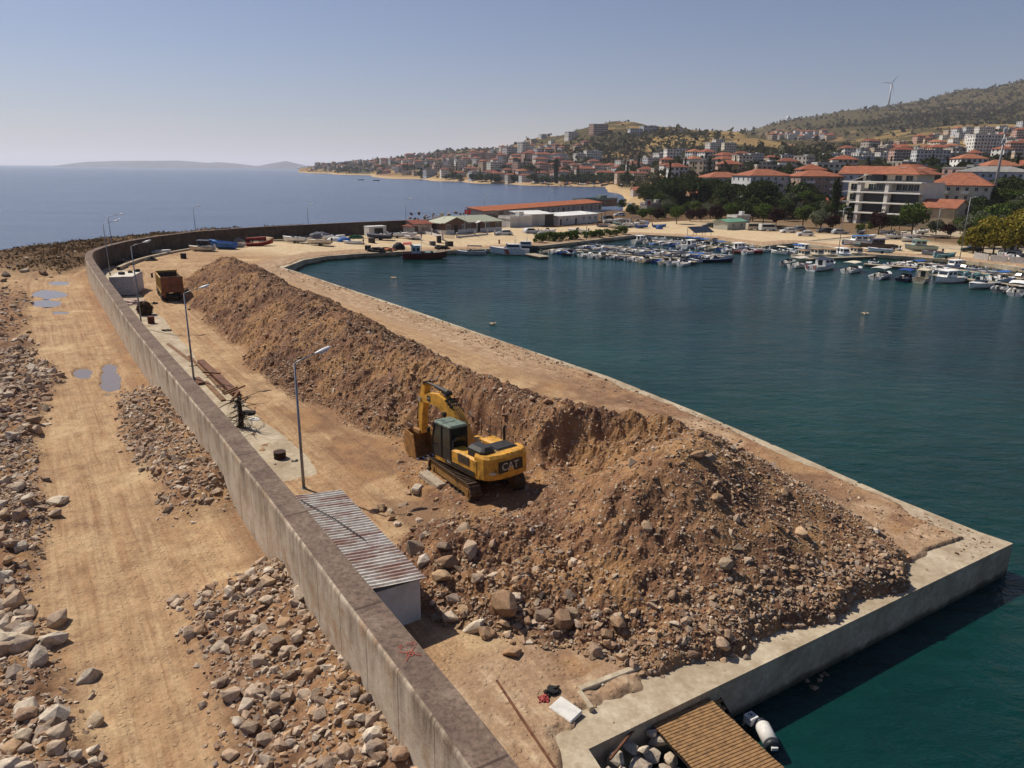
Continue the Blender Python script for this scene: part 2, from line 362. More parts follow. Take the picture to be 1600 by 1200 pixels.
# ------------------------------------------------------------------ ground, water, quay, terrain
def m_ground():
    b = NB('ground_dirt'); p = b.pos(); mound = b.attr('mound'); damp = b.attr('damp'); rub = b.attr('rub'); d = b.attr('d'); s_ = b.attr('s'); gr = b.attr('grassy'); yard = b.attr('yard'); strip = b.attr('strip')
    big = b.noise(p, .22, 5, .6); mid = b.noise(p, 1.1, 6, .65); fine = b.noise(p, 7, 5, .7)
    cv = b.n('ShaderNodeCombineXYZ'); b.L(d, cv.inputs[0]); b.L(s_, cv.inputs[1])
    streak = b.noise(b.map(cv.outputs[0], (2.6, .10, 1)), 1.0, 5, .6)
    streak2 = b.noise(b.map(cv.outputs[0], (7, .25, 1)), 1.0, 4, .6)
    track = b.ramp(big, [(.3, '8d6c52'), (.5, 'aa8866'), (.7, 'c3a47e')])
    track = b.mix(b.ramp(streak, [(.38, 0.), (.62, .8)]), track, 'bda07c')
    track = b.mix(b.ramp(streak2, [(.5, 0.), (.62, .3)]), track, '76583f')
    track = b.mix(b.ramp(mid, [(.47, 0.), (.68, .55)]), track, '7c5f48')
    track = b.mix(b.ramp(big, [(.56, 0.), (.7, .5)]), track, 'cbb28a')
    soil = b.ramp(mid, [(.25, '5a4233'), (.45, '836048'), (.6, '9d7756'), (.8, 'b38e68')])
    soil = b.mix(b.ramp(big, [(.4, 0.), (.6, .8)]), soil, '64483a')
    soil = b.mix(b.ramp(b.noise(p, .35, 3), [(.5, 0.), (.6, .6)]), soil, 'a98258')
    soil = b.mix(b.math('MULTIPLY', b.attr('smooth'), .8), soil, b.ramp(mid, [(.3, '9c7650'), (.6, 'b48f64')]))
    sandy = b.ramp(mid, [(.3, 'b89f7e'), (.55, 'ceb896'), (.75, 'dac8a8')])
    sandy = b.mix(b.ramp(big, [(.5, 0.), (.72, .5)]), sandy, 'b09068')
    stripc = b.ramp(mid, [(.3, '957860'), (.52, 'b3977a'), (.72, 'd0b99c')])
    stripc = b.mix(b.ramp(streak, [(.4, 0.), (.65, .6)]), stripc, '8a6d54')
    scrub = b.ramp(b.noise(p, 2.0, 6, .7), [(.3, '45392a'), (.5, '634d37'), (.7, '8a6a4a')])
    c = b.mix(yard, track, sandy); c = b.mix(strip, c, stripc)
    c = b.mix(b.math('MAXIMUM', b.math('MAXIMUM', mound, damp), b.math('MULTIPLY', rub, .85)), c, soil)
    c = b.mix(gr, c, scrub)
    cell = b.vor(p, 5.5, out=1); bw = b.n('ShaderNodeSeparateColor'); b.L(cell, bw.inputs[0])
    peb = b.math('MULTIPLY', b.ramp(bw.outputs[0], [(.66, 0.), (.7, 1.)]), b.ramp(b.vor(p, 5.5), [(.3, 1.), (.42, 0.)]))
    amount = b.math('ADD', b.math('MULTIPLY', b.math('MAXIMUM', mound, rub), .75), .05)
    c = b.mix(b.math('MULTIPLY', peb, amount), c, b.ramp(bw.outputs[1], [(0, '7d6654'), (.5, 'a8937c'), (1, 'c9b9a4')]))
    c = b.mix(b.ramp(fine, [(.35, .3), (.6, 0.)]), c, '4f3a2a')
    b.bump(b.math('ADD', b.math('MULTIPLY', fine, .6), b.math('ADD', b.math('MULTIPLY', mid, .8), b.math('MULTIPLY', peb, .35))), .9, .09)
    return b.fin(c, .95, 0, .12)
def m_concrete(base, dark, light, scale=1.0, streaks=False, joints=0):
    b = NB('concrete'); p = b.pos()
    n = b.noise(p, .5 * scale, 6, .65); n2 = b.noise(p, 4 * scale, 6, .7)
    c = b.ramp(n, [(.3, dark), (.52, base), (.72, light)])
    c = b.mix(b.ramp(n2, [(.35, .45), (.6, 0.)]), c, dark)
    if streaks:
        st = b.noise(b.map(p, (1.6, 1.6, .12)), 1.0, 5, .65)
        c = b.mix(b.ramp(st, [(.5, 0.), (.66, .6)]), c, streaks)
    sz = b.n('ShaderNodeSeparateXYZ'); b.L(p, sz.inputs[0]); wl = b.math('ADD', sz.outputs[2], b.math('MULTIPLY', n, .5))
    c = b.mix(b.ramp(wl, [(.2, 1.), (.42, .75), (.62, 0.)]), c, '3a3a2c')
    b.bump(n2, .5, .02)
    return b.fin(c, .9, 0, .2)
M_GROUND = m_ground()
M_QUAY = m_concrete('ae9f88', '8b7a64', 'c6b9a2')
na, nr = 1350, 1050
az = np.linspace(math.atan(-1.25), math.atan(.78), na); rr = np.exp(np.linspace(math.log(10.0), math.log(345), nr))
A_, R_ = np.meshgrid(az, rr); GX = R_ * np.sin(A_); GY = R_ * np.cos(A_)
land = in_poly(GX, GY, LAND); S_, D_ = seg_sd(GX, GY, WALL); _, E_ = seg_sd(GX, GY, EDGE)
keep = (land & (-E_ > .12)) | ((D_ < -.3) & (D_ > -46) & (S_ < WLEN - 1) & ~((D_ > -3) & (S_ > 160)))
idx = np.flatnonzero(keep.ravel()); remap = np.full(keep.size, -1); remap[idx] = np.arange(len(idx))
zz, zone = ground(GX.ravel()[idx], GY.ravel()[idx])
q = np.arange(keep.size).reshape(keep.shape)
Q = np.stack([q[:-1, :-1], q[:-1, 1:], q[1:, 1:], q[1:, :-1]], -1).reshape(-1, 4); Q = remap[Q]; Q = Q[(Q >= 0).all(1)]
go = npmesh('ground', np.stack([GX.ravel()[idx], GY.ravel()[idx], zz], 1), Q, M_GROUND, False, {k: zone[k] for k in ('mound', 'smooth', 'damp', 'rub', 'grassy', 'd', 's', 'yard', 'strip')})
go.data.polygons.foreach_set('use_smooth', (zone['mound'] < .3)[Q[:, 0]]); struct(go)

def slab(name, poly, z0, z1, mat):
    me = bpy.data.meshes.new(name); bm = bmesh.new()
    top = [bm.verts.new((x, y, z1 - float(drop(y)))) for x, y in poly]; bot = [bm.verts.new((x, y, z0)) for x, y in poly]; n = len(poly)
    tris = geometry.tessellate_polygon([[Vector((x, y, 0)) for x, y in poly]])
    for t in tris: bm.faces.new([top[i] for i in t])
    for i in range(n): bm.faces.new((top[i], bot[i], bot[(i + 1) % n], top[(i + 1) % n]))
    bmesh.ops.recalc_face_normals(bm, faces=bm.faces); bm.to_mesh(me); bm.free(); me.materials.append(mat)
    o = bpy.data.objects.new(name, me); C.objects.link(o); return o
def edge_points():
    out = []                                     # quay outline with notched, chipped rim along the water
    E2 = EDGE
    for i in range(len(E2) - 1):
        a, b_ = E2[i], E2[i + 1]; L = np.hypot(*(b_ - a)); out.append(tuple(a))
        if 4 <= i < 4 + len(QUAY) - 1:
            n = int(L / 1.9); u = (b_ - a) / L; nv = np.array([-u[1], u[0]])
            for k in range(1, n):
                j = .07 + .05 * math.sin(k * 2.1 + i); t = k / n
                out.append(tuple(a + (b_ - a) * (t - .008))); 
                if (k + i) % 3: out.append(tuple(a + (b_ - a) * t + nv * j)); out.append(tuple(a + (b_ - a) * (t + .10 / max(n, 1)) + nv * j)); out.append(tuple(a + (b_ - a) * (t + .10 / max(n, 1))))
    out.append(tuple(E2[-1])); return out
QP = edge_points() + [tuple(p) for p in LAND[len(EDGE):]]
struct(slab('quay', QP, -1.2, 1.6, M_QUAY))

def m_water():
    b = NB('water'); p = b.pos()
    def half(nx, ny, c, wdt):
        d = b.n('ShaderNodeVectorMath', operation='DOT_PRODUCT'); b.L(p, d.inputs[0]); d.inputs[1].default_value = (nx, ny, 0)
        return b.math('DIVIDE', b.math('ADD', d.outputs['Value'], c), wdt, True)
    harb = b.math('MULTIPLY', half(.84, .545, -9, 4), half(.8, -.6, 137, 6))
    big = b.noise(b.map(p, (.02, .02, .02)), 1, 4, .6)
    hc = b.ramp(big, [(.3, (.0012, .016, .016)), (.5, (.0025, .031, .028)), (.7, (.0045, .048, .038))])
    sc = b.ramp(big, [(.3, (.035, .062, .12)), (.7, (.05, .085, .15))])
    b.L(b.mix(harb, sc, hc), b.b.inputs['Base Color'])
    w1 = b.noise(b.map(p, (1.0, 1.9, 1), (0, 0, .5)), .55, 5, .66, .6); w2 = b.noise(b.map(p, (.9, 1.6, 1), (0, 0, -.3)), 2.6, 3, .6, .4)
    w3 = b.noise(b.map(p, (1, 2.2, 1), (0, 0, .2)), .16, 3, .55)
    calm = b.ramp(b.noise(b.map(p, (.012, .03, .02)), 1, 3), [(.35, .55), (.65, 1.)])
    h = b.math('ADD', b.math('MULTIPLY', w1, .85), b.math('ADD', b.math('MULTIPLY', w2, .2), b.math('MULTIPLY', w3, 1.6)))
    b.bump(b.math('MULTIPLY', h, calm), .62, .5)
    b.b.inputs['IOR'].default_value = 1.33
    b.L(b.mix(harb, (.2, .2, .2), (.06, .06, .06)), b.b.inputs['Roughness']); return b.fin(None, .09, 0, .5) if False else b.m
M_WATER = m_water()
wm = MB()
ys = [-60, 60, 140, 260, 500, 1000, 2200, 5000, 12000, 30000, 70000]
for i in range(len(ys) - 1):
    xs = [-70000, -9000, -1500, -300, -60, 60, 300, 1500, 9000, 70000]
    for j in range(len(xs) - 1): wm.quad((xs[j], ys[i], 0), (xs[j + 1], ys[i], 0), (xs[j + 1], ys[i + 1], 0), (xs[j], ys[i + 1], 0))
struct(wm.build('sea_water', M_WATER))

# terrain: columns across the view, each a list of (forward distance, height)
def colz(px, rows):
    out = []
    for r in rows:
        if len(r) == 3: out.append(r[1:])
        else:
            d = ray(px, r[0]); out.append((r[1], CAMZ + r[1] * d[2] / d[1]))
    return out
def az_of(px): d = ray(px, 265); return d[0] / d[1]
COLS = [(-200, [('', 100, -5), ('', 60000, -5)]), (462, [('', 2650, -5), ('', 60000, -5)]),
        (468, [('', 2600, -5), ('', 2640, 1), (263, 2720), ('', 3000, 4), ('', 3300, -5)]),
        (500, [('', 2280, -5), ('', 2300, 1), (265, 2400), (257, 2900), ('', 3600, -5)]),
        (560, [('', 1870, -5), ('', 1890, 1), (266, 2000), (252, 2700), ('', 3500, -5)]),
        (640, [('', 1270, -5), ('', 1285, 1), ('', 1310, 3), (263, 1600), (246, 2500), ('', 3500, -5)]),
        (700, [('', 1075, -5), ('', 1090, 1), ('', 1110, 3), (265, 1350), (240, 2400), ('', 3500, -5)]),
        (760, [('', 935, -5), ('', 950, 1), ('', 975, 3), (267, 1200), (250, 1600), (234, 2200), ('', 3500, 0)]),
        (850, [('', 845, -5), ('', 858, 1), ('', 880, 3), (268, 1000), (245, 1250), (213, 1700), ('', 2600, 20)]),
        (925, [('', 825, -5), ('', 838, 1), ('', 860, 3), (268, 980), (250, 1130), (200, 1500), ('', 2600, 30)]),
        (960, [('', 330, -5), ('', 360, -5), ('', 520, -5), ('', 640, 1.0), ('', 830, 3.0), (268, 960), (250, 1120), (196, 1500), ('', 2600, 30)]),
        (985, [('', 250, -5), ('', 330, 1.2), ('', 640, 2.2), (269, 830), (250, 1080), (197, 1480), ('', 2600, 40)]),
        (1060, [('', 240, -5), ('', 262, 1.5), ('', 330, 2.5), (268, 560), (250, 850), (226, 1100), (206, 1400), ('', 1800, 40), ('', 2600, 60)]),
        (1150, [('', 215, -5), ('', 232, 1.5), ('', 280, 2.5), (268, 520), (250, 760), (228, 1050), (210, 1350), ('', 1700, 60), (207, 2700), ('', 5000, 60)]),
        (1240, [('', 205, -5), ('', 220, 1.5), ('', 270, 2.5), (268, 480), (254, 720), (238, 950), (224, 1300), ('', 1600, 80), (187, 2600), ('', 5000, 60)]),
        (1390, [('', 190, -5), ('', 205, 1.5), ('', 260, 2.5), (270, 440), (252, 640), (225, 1150), (198, 1900), (162, 2800), ('', 5000, 80)]),
        (1500, [('', 180, -5), ('', 195, 1.5), ('', 250, 3), (268, 420), (246, 640), (218, 1100), (190, 1800), (140, 2800), ('', 5000, 80)]),
        (1600, [('', 170, -5), ('', 185, 1.5), ('', 240, 3), (266, 400), (240, 640), (212, 1050), (182, 1750), (121, 2800), ('', 5000, 80)]),
        (1900, [('', 150, -5), ('', 165, 1.5), ('', 230, 3), (260, 400), (235, 640), (205, 1050), (165, 1750), (80, 2800), ('', 5000, 80)]),
        (2600, [('', 150, -5), ('', 165, 1.5), ('', 230, 3), ('', 640, 40), ('', 1750, 190), ('', 2800, 420), ('', 5000, 80)])]
CA = np.array([az_of(c[0]) for c in COLS]); CT = [np.array(colz(*c)) for c in COLS]
def terrain(x, y):
    x = np.asarray(x, float); y = np.asarray(y, float); a = x / np.maximum(y, 1)
    a = a + fbm(y, y * 0, 160, 3, 91) * .004
    Z = np.stack([np.interp(y, t[:, 0], t[:, 1]) for t in CT]); i = np.clip(np.searchsorted(CA, a) - 1, 0, len(CA) - 2)
    t = np.clip((a - CA[i]) / (CA[i + 1] - CA[i]), 0, 1); t = t * t * (3 - 2 * t) * .5 + t * .5; n = np.arange(len(a.ravel())).reshape(a.shape)
    Zf = Z.reshape(len(CT), -1); z = Zf[i.ravel(), n.ravel()].reshape(a.shape) * (1 - t) + Zf[i.ravel() + 1, n.ravel()].reshape(a.shape) * t
    k = np.clip((z - 3) / 60, 0, 1)
    return z + k * (fbm(x, y, 260, 5, 77) * 20 + fbm(x, y, 60, 4, 78) * 3.5) * np.clip(2600 / np.maximum(y, 1), .0, 1)
def tz(x, y): return float(terrain(np.array([float(x)]), np.array([float(y)]))[0])
def hit(px, py, y0=150, y1=4000):
    """where the line of sight through a pixel first meets the terrain"""
    d = ray(px, py); ys_ = np.exp(np.linspace(math.log(y0), math.log(y1), 1600)); P = CAM[None] + d[None] * ((ys_ - CAM[1]) / d[1])[:, None]
    under = np.flatnonzero(P[:, 2] <= np.maximum(terrain(P[:, 0], P[:, 1]), .2))
    if not len(under): return None if py > 262 else hit(px, py + 1, y0, y1)
    p = P[under[0]]; return np.array([p[0], p[1], max(tz(p[0], p[1]), .2)])
def m_hills():
    b = NB('hillside'); p = b.pos(); big = b.noise(b.map(p, (1, 1, 1)), .0042, 6, .62, .4); mid = b.noise(p, .022, 6, .68); fine = b.noise(p, .12, 5, .7)
    ln = b.n('ShaderNodeSeparateXYZ'); b.L(p, ln.inputs[0])
    grass = b.ramp(mid, [(.3, '6e5b3a'), (.5, '8d744a'), (.7, 'a58a58')])
    soil = b.ramp(fine, [(.3, '6b4938'), (.7, '8d6850')])
    c = b.mix(b.ramp(b.noise(p, .0065, 5, .6), [(.52, 0.), (.6, .75)]), grass, soil)
    wood = b.ramp(fine, [(.3, '23261a'), (.55, '353624'), (.75, '4b4932')])
    wf = b.math('ADD', b.math('MULTIPLY', big, .75), b.math('MULTIPLY', mid, .45))
    high = b.math('DIVIDE', b.math('SUBTRACT', ln.outputs[2], 60), 900)
    c = b.mix(b.ramp(b.math('ADD', wf, high), [(.58, 0.), (.63, .85)]), c, wood)
    low = b.ramp(ln.outputs[2], [(.0, 1.), (.003, 1.), (.0045, 0.)]) if False else b.math('SUBTRACT', 1, b.math('DIVIDE', b.math('SUBTRACT', ln.outputs[2], 1.8), 2.5, True), True)
    sand = b.ramp(b.noise(p, .3, 4), [(.3, '9c8262'), (.7, 'b9a07a')])
    c = b.mix(low, c, sand)
    b.bump(fine, .6, 3.0)
    return b.fin(c, .95, 0, .1)
ta = np.concatenate([np.linspace(-1.5, az_of(455), 40), np.linspace(az_of(455), az_of(1640), 900)[1:], np.linspace(az_of(1640), 1.3, 40)[1:]])
ty = np.concatenate([np.exp(np.linspace(math.log(120), math.log(3600), 620)), np.exp(np.linspace(math.log(3600), math.log(65000), 40))[1:]])
TA, TY = np.meshgrid(ta, ty); TX = TA * TY; TZ = terrain(TX, TY)
TZ = np.where(TZ < -1, -6, TZ); TZ = np.where((TZ > -1) & in_poly(TX, TY, LAND), np.minimum(TZ, .75), TZ)
q = np.arange(TX.size).reshape(TX.shape); Q = np.stack([q[:-1, :-1], q[:-1, 1:], q[1:, 1:], q[1:, :-1]], -1).reshape(-1, 4)
struct(npmesh('terrain', np.stack([TX.ravel(), TY.ravel(), TZ.ravel()], 1), Q, m_hills(), True))
# far island on the horizon
def island():
    pts = [(108, 257.2), (140, 253), (180, 251.5), (240, 251.2), (275, 251), (300, 253), (325, 254.5), (335, 253.5), (350, 254), (372, 256), (390, 259), (405, 259), (420, 256), (432, 254), (442, 251.5), (452, 253.5), (462, 257), (478, 262)]
    b = MB(); V = []; Y0 = 7600
    for k, (fy, fz) in enumerate(((Y0, 0), (Y0 + 250, .8), (Y0 + 450, 1), (Y0 + 900, .5), (Y0 + 1300, -.1))):
        for px, py in pts:
            d = ray(px, py); top = CAMZ + (Y0 + 450) * d[2] / d[1]; X = (Y0 + 450) * d[0] / d[1]
            V.append((X + (fy - Y0) * .05, fy + 60 * math.sin(px * .3), (top + 3) * fz - 2 if fz > 0 else -3))
    n = len(pts); F = [(k * n + i, k * n + i + 1, (k + 1) * n + i + 1, (k + 1) * n + i) for k in range(4) for i in range(n - 1)]
    b.add(V, F); b.sm = True
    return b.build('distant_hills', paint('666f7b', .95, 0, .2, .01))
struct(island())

# ------------------------------------------------------------------ sea wall
def m_wall():
    b = NB('weathered_concrete'); p = b.pos(); s_ = b.attr('s')
    gn = b.n('ShaderNodeNewGeometry').outputs['Normal']; sx = b.n('ShaderNodeSeparateXYZ'); b.L(gn, sx.inputs[0]); px_ = b.n('ShaderNodeSeparateXYZ'); b.L(p, px_.inputs[0])
    up = b.math('GREATER_THAN', sx.outputs[2], .7)
    n = b.noise(p, .8, 6, .7); n2 = b.noise(p, 5, 6, .75)
    cv = b.n('ShaderNodeCombineXYZ'); b.L(s_, cv.inputs[0]); b.L(px_.outputs[2], cv.inputs[1])
    st = b.noise(b.map(cv.outputs[0], (1.1, .16, 1)), 1, 7, .72, .5); st2 = b.noise(b.map(cv.outputs[0], (.7, .5, 1)), 1, 5, .7)
    face = b.ramp(n, [(.3, 'a08f7c'), (.5, 'bbab97'), (.72, 'cabcaa')])
    face = b.mix(b.ramp(st2, [(.5, 0.), (.68, .7)]), face, '94714f')
    hgt = b.math('DIVIDE', b.math('SUBTRACT', px_.outputs[2], 2.6), 2.2, True)
    drip = b.math('MULTIPLY', b.ramp(st, [(.42, 0.), (.62, 1.)]), b.math('POWER', hgt, 1.3))
    face = b.mix(b.math('MULTIPLY', drip, .85), face, '4f3f33')
    cr = b.n('ShaderNodeTexWave', wave_type='BANDS', bands_direction='X'); b.L(cv.outputs[0], cr.inputs[0]); cr.inputs['Scale'].default_value = .314 / 2.3
    jt = b.math('ABSOLUTE', b.math('SUBTRACT', b.math('FRACT', b.math('DIVIDE', s_, 2.2)), .5))
    face = b.mix(b.ramp(jt, [(0, .75), (.009, .6), (.016, 0.)]), face, '55463a')
    top = b.ramp(n, [(.3, '5f5048'), (.5, '776559'), (.7, '8b7a6b')])
    top = b.mix(b.ramp(n2, [(.36, .8), (.55, 0.)]), top, '4c3f39')
    top = b.mix(b.ramp(n2, [(.62, 0.), (.72, .6)]), top, 'a99a88')
    jt2 = b.math('ABSOLUTE', b.math('SUBTRACT', b.math('FRACT', b.math('DIVIDE', s_, 7.3)), .5))
    top = b.mix(b.ramp(jt2, [(0, .8), (.004, .7), (.007, 0.)]), top, '3c312c')
    face = b.mix(b.math('DIVIDE', b.math('SUBTRACT', s_, 108), 20, True), face, b.ramp(st2, [(.35, '3a322d'), (.6, '564a41'), (.75, '6f6156')]))
    c = b.mix(up, face, top)
    b.bump(b.math('ADD', n2, b.math('MULTIPLY', st, .6)), .7, .03)
    return b.fin(c, .92, 0, .15)
M_WALL = m_wall()
def sweep(name, P, prof, mat, step=.8, parent=None):
    """sweep a profile [(d, z)] along P; d measured to the right of travel"""
    P = np.asarray(P, float); seg = np.hypot(*np.diff(P, axis=0).T); cs = np.r_[0, np.cumsum(seg)]; n = int(cs[-1] / step); ss = np.linspace(0, cs[-1], n)
    # smooth by spline-like averaging
    X = np.interp(ss, cs, P[:, 0]); Y = np.interp(ss, cs, P[:, 1])
    for _ in range(6):
        X[1:-1] = (X[:-2] + 2 * X[1:-1] + X[2:]) / 4; Y[1:-1] = (Y[:-2] + 2 * Y[1:-1] + Y[2:]) / 4
    tx = np.gradient(X); ty = np.gradient(Y); L = np.hypot(tx, ty); nx, ny = ty / L, -tx / L; k = len(prof)
    V = np.concatenate([np.stack([X + nx * (d + .012 * fbm(ss, ss * 0 + z, 3, 2, 5)), Y + ny * d, np.full(n, z) + (.02 * fbm(ss, ss * 0, 6, 3, 4) if z > 3 else 0)], 1)[:, None] for d, z in prof], 1).reshape(-1, 3)
    F = [];
    for i in range(n - 1):
        for j in range(k - 1): F.append((i * k + j, i * k + j + 1, (i + 1) * k + j + 1, (i + 1) * k + j))
    F = np.array(F); o = npmesh(name, V, F, mat, False, {'s': np.repeat(ss, k)})
    if parent: o.parent = parent
    return o, (X, Y, nx, ny, ss)
wall, WS = sweep('sea_wall', WALL, [(-WW - .06, .6), (-WW - .02, 4.66), (-WW, 4.74), (-WW + .05, WTOP), (-.05, WTOP), (0, 4.74), (.02, 4.6), (.04, 1.0)], M_WALL)
tag(wall, 'long stained concrete sea wall curving round between the dirt track and the quay', 'wall')
def wall_pt(s, d, z=0):
    X, Y, nx, ny, ss = WS; x = np.interp(s, ss, X); y = np.interp(s, ss, Y); a = np.interp(s, ss, nx); c = np.interp(s, ss, ny)
    return np.array([x + a * d, y + c * d, z])
# red survey mark painted on the wall top
def survey_mark():
    c = G(641, 1022, WTOP); M = paint('a03a28', .8, 0, .3); b = MB(); z = WTOP + .03
    s0, d0 = seg_sd(np.array([c[0]]), np.array([c[1]]), WALL)
    T = (wall_pt(s0[0] + .5, 0) - wall_pt(s0[0], 0))[:2]; T /= np.hypot(*T); N = np.array([T[1], -T[0]])
    def P(u, v): q = c[:2] + T * u + N * v; return (q[0], q[1], z)
    def stroke(pts, wd=.022):
        for (u1, v1), (u2, v2) in zip(pts[:-1], pts[1:]):
            L = math.hypot(u2 - u1, v2 - v1); ux, uy = -(v2 - v1) / L * wd / 2, (u2 - u1) / L * wd / 2
            b.quad(P(u1 + ux, v1 + uy), P(u2 + ux, v2 + uy), P(u2 - ux, v2 - uy), P(u1 - ux, v1 - uy))
    stroke([(.1 * math.cos(t), .1 * math.sin(t)) for t in np.linspace(0, 2 * PI, 15)])
    for t in (.8, 2.37, 3.94, 5.5): stroke([(.12 * math.cos(t), .12 * math.sin(t)), (.34 * math.cos(t), .34 * math.sin(t))])
    stroke([(-.03, 0), (.03, 0)], .05)
    def glyph(pts, u, v, k=.16): stroke([(u + y * k, v + x * k) for x, y in pts], .018)
    glyph([(0, 0), (0, 1), (.6, 1), (.6, .55), (0, .5)], .3, -.14)          # P
    glyph([(0, .1), (.1, 0), (.2, .1)], .3, .02)
    glyph([(.6, 1), (0, 1), (0, .55), (.6, .5), (.6, 0), (0, 0)], .3, .1)    # 5
    glyph([(.6, 1), (0, .8), (0, .2), (.6, 0), (.6, .5), (.3, .5)], .3, .24)  # G
    return b.build('painted_mark', M, wall)
survey_mark()
# raised kerb ledge round the far bend of the wall
kb, _ = sweep('wall_ledge', [tuple(wall_pt(s, 2.6)[:2]) for s in np.arange(126, 196, 4)], [(.3, 1.4), (.28, 2.1), (-.25, 2.12), (-.28, 1.4)], M_QUAY, 2.0)
tag(kb, 'low pale concrete ledge along the foot of the curved far wall', 'kerb')

# ------------------------------------------------------------------ rocks
def m_rock(stops, name='rock'):
    b = NB(name); isl = b.n('ShaderNodeNewGeometry').outputs['Random Per Island']; oi = b.n('ShaderNodeObjectInfo').outputs['Random']
    r = b.math('FRACT', b.math('ADD', isl, oi)); base = b.ramp(r, stops); b.t.nodes[-1]
    n = b.noise(b.pos(), 6, 6, .7); c = b.mix(b.ramp(n, [(.3, .7), (.6, 0.)]), base, '6f5f50'); c = b.mix(b.ramp(b.noise(b.pos(), 18, 4, .7), [(.45, 0.), (.7, .35)]), c, 'cdbda6')
    c = b.mix(b.ramp(b.noise(b.pos(), 1.7, 4), [(.52, 0.), (.68, .35)]), c, '8f745b')
    b.bump(n, .7, .04); return b.fin(c, .9, 0, .2)
ROCK = [(0, '7a6555'), (.14, 'a38c78'), (.26, 'b9a691'), (.38, '9a755a'), (.5, 'cbb9a3'), (.6, '8a7a70'), (.7, 'b8936d'), (.8, 'd6c8b5'), (.9, 'a5805f'), (1, '6f6158')]
M_ROCK = m_rock(ROCK); M_ROCKP = m_rock([(0, 'b5a48f'), (.3, 'c8baa6'), (.6, 'a9998a'), (.8, 'd3c7b4'), (1, 'b39876')], 'pale_rock')
M_ROCKD = m_rock([(0, '4b3d33'), (.4, '5e4c3e'), (.7, '77614e'), (1, '8d7a68')], 'dark_rock')
M_CLOD = m_rock([(0, '6f5340'), (.3, '8a684d'), (.6, '9f7b5a'), (.85, 'b4926e'), (1, '93826f')], 'rubble_rock')
def hull(n, sq, seed):
    r = random.Random(seed); bm = bmesh.new()
    for i in range(n):
        v = Vector((r.uniform(-1, 1), r.uniform(-1, 1), r.uniform(-1, 1))); v = v.normalized() * (.72 + .28 * r.random()) if r.random() < .45 else v * .8
        bm.verts.new((v.x * .5 * sq[0], v.y * .5 * sq[1], v.z * .5 * sq[2]))
    res = bmesh.ops.convex_hull(bm, input=bm.verts)
    bmesh.ops.delete(bm, geom=[v for v in bm.verts if not v.link_faces], context='VERTS')
    bmesh.ops.triangulate(bm, faces=bm.faces); bmesh.ops.recalc_face_normals(bm, faces=bm.faces)
    bm.verts.index_update(); V = np.array([v.co[:] for v in bm.verts]); F = np.array([[v.index for v in f.verts] for f in bm.faces]); bm.free(); return V, F
TPL = [hull(random.Random(i).choice((11, 13, 16)), (1, random.Random(i + 50).uniform(.6, .95), random.Random(i + 90).uniform(.42, .8)), i) for i in range(26)]
TPB = [hull(22 + i % 3 * 5, (1, .62 + .05 * (i % 6), .5 + .06 * (i % 5)), 400 + i) for i in range(16)]
def boulder_mesh(k, mat):
    """a bevelled, slightly pitted boulder of about unit size"""
    V, F = TPB[k % len(TPB)]; bm = bmesh.new(); vs = [bm.verts.new(v) for v in V]; [bm.faces.new([vs[i] for i in f]) for f in F]
    bmesh.ops.dissolve_limit(bm, angle_limit=.12, verts=bm.verts, edges=bm.edges)
    bmesh.ops.bevel(bm, geom=list(bm.edges), offset=.035, segments=1, profile=.5, affect='EDGES', clamp_overlap=True)
    bmesh.ops.triangulate(bm, faces=bm.faces); bmesh.ops.subdivide_edges(bm, edges=list(bm.edges), cuts=1, use_grid_fill=True)
    for v in bm.verts:
        q = v.co; v.co = q * (1 + .07 * float(fbm(q.x * 3 + k, q.y * 3 + q.z * 2.3, 1, 3, k)))
    bmesh.ops.recalc_face_normals(bm, faces=bm.faces)
    me = bpy.data.meshes.new('boulder'); bm.to_mesh(me); bm.free(); me.materials.append(mat); return me
BM = {m: [boulder_mesh(k, mm) for k in range(16)] for m, mm in (('n', M_ROCK), ('p', M_ROCKP), ('d', M_ROCKD), ('c', M_CLOD))}
RK = []   # x, y, size, zone, matkey
def scatter(n, x0, x1, y0, y1, dens, size, zname):
    x = RNG.uniform(x0, x1, n); y = RNG.uniform(y0, y1, n); z, zo = ground(x, y); pr = dens(x, y, zo)
    k = RNG.random(n) < pr; x, y, z = x[k], y[k], z[k]; sz = size(len(x), x, y, {a: b[k] for a, b in zo.items()})
    for a, b_, c, e in zip(x, y, z, sz): RK.append((a, b_, c, e, zname))
ln = lambda med, sig, lo, hi: (lambda n, x, y, zo: np.clip(med * np.exp(RNG.normal(0, sig, n)), lo, hi))
scatter(52000, -46, -7, 9, 66, lambda x, y, z: 1.0 * z['lr'] * (z['s'] < 70) * np.clip(.45 + 1.2 * fbm(x, y, 4, 2, 301) + .5, .15, 1), ln(.27, .66, .09, 1.15), 'track')
scatter(70000, -30, -7, 9, 44, lambda x, y, z: .9 * z['lr'] * np.clip(.6 + 1.3 * fbm(x, y, 3, 3, 307), .1, 1), ln(.15, .5, .05, .5), 'track')
scatter(9000, -85, -38, 55, 125, lambda x, y, z: .8 * z['lr'] * (np.hypot(x, y) < 130), ln(.42, .5, .2, 1.3), 'track')
scatter(60000, -32, 0, 9, 55, lambda x, y, z: np.maximum(z['A'], z['B']) * .95, ln(.22, .55, .08, .75), 'wallside')
scatter(16000, -70, 0, 9, 120, lambda x, y, z: .5 * (z['rub'] > .15) * (z['d'] < 0) * (z['d'] > -3.2) * np.clip(60 / np.hypot(x, y), .2, 1), ln(.10, .4, .05, .3), 'wallside')
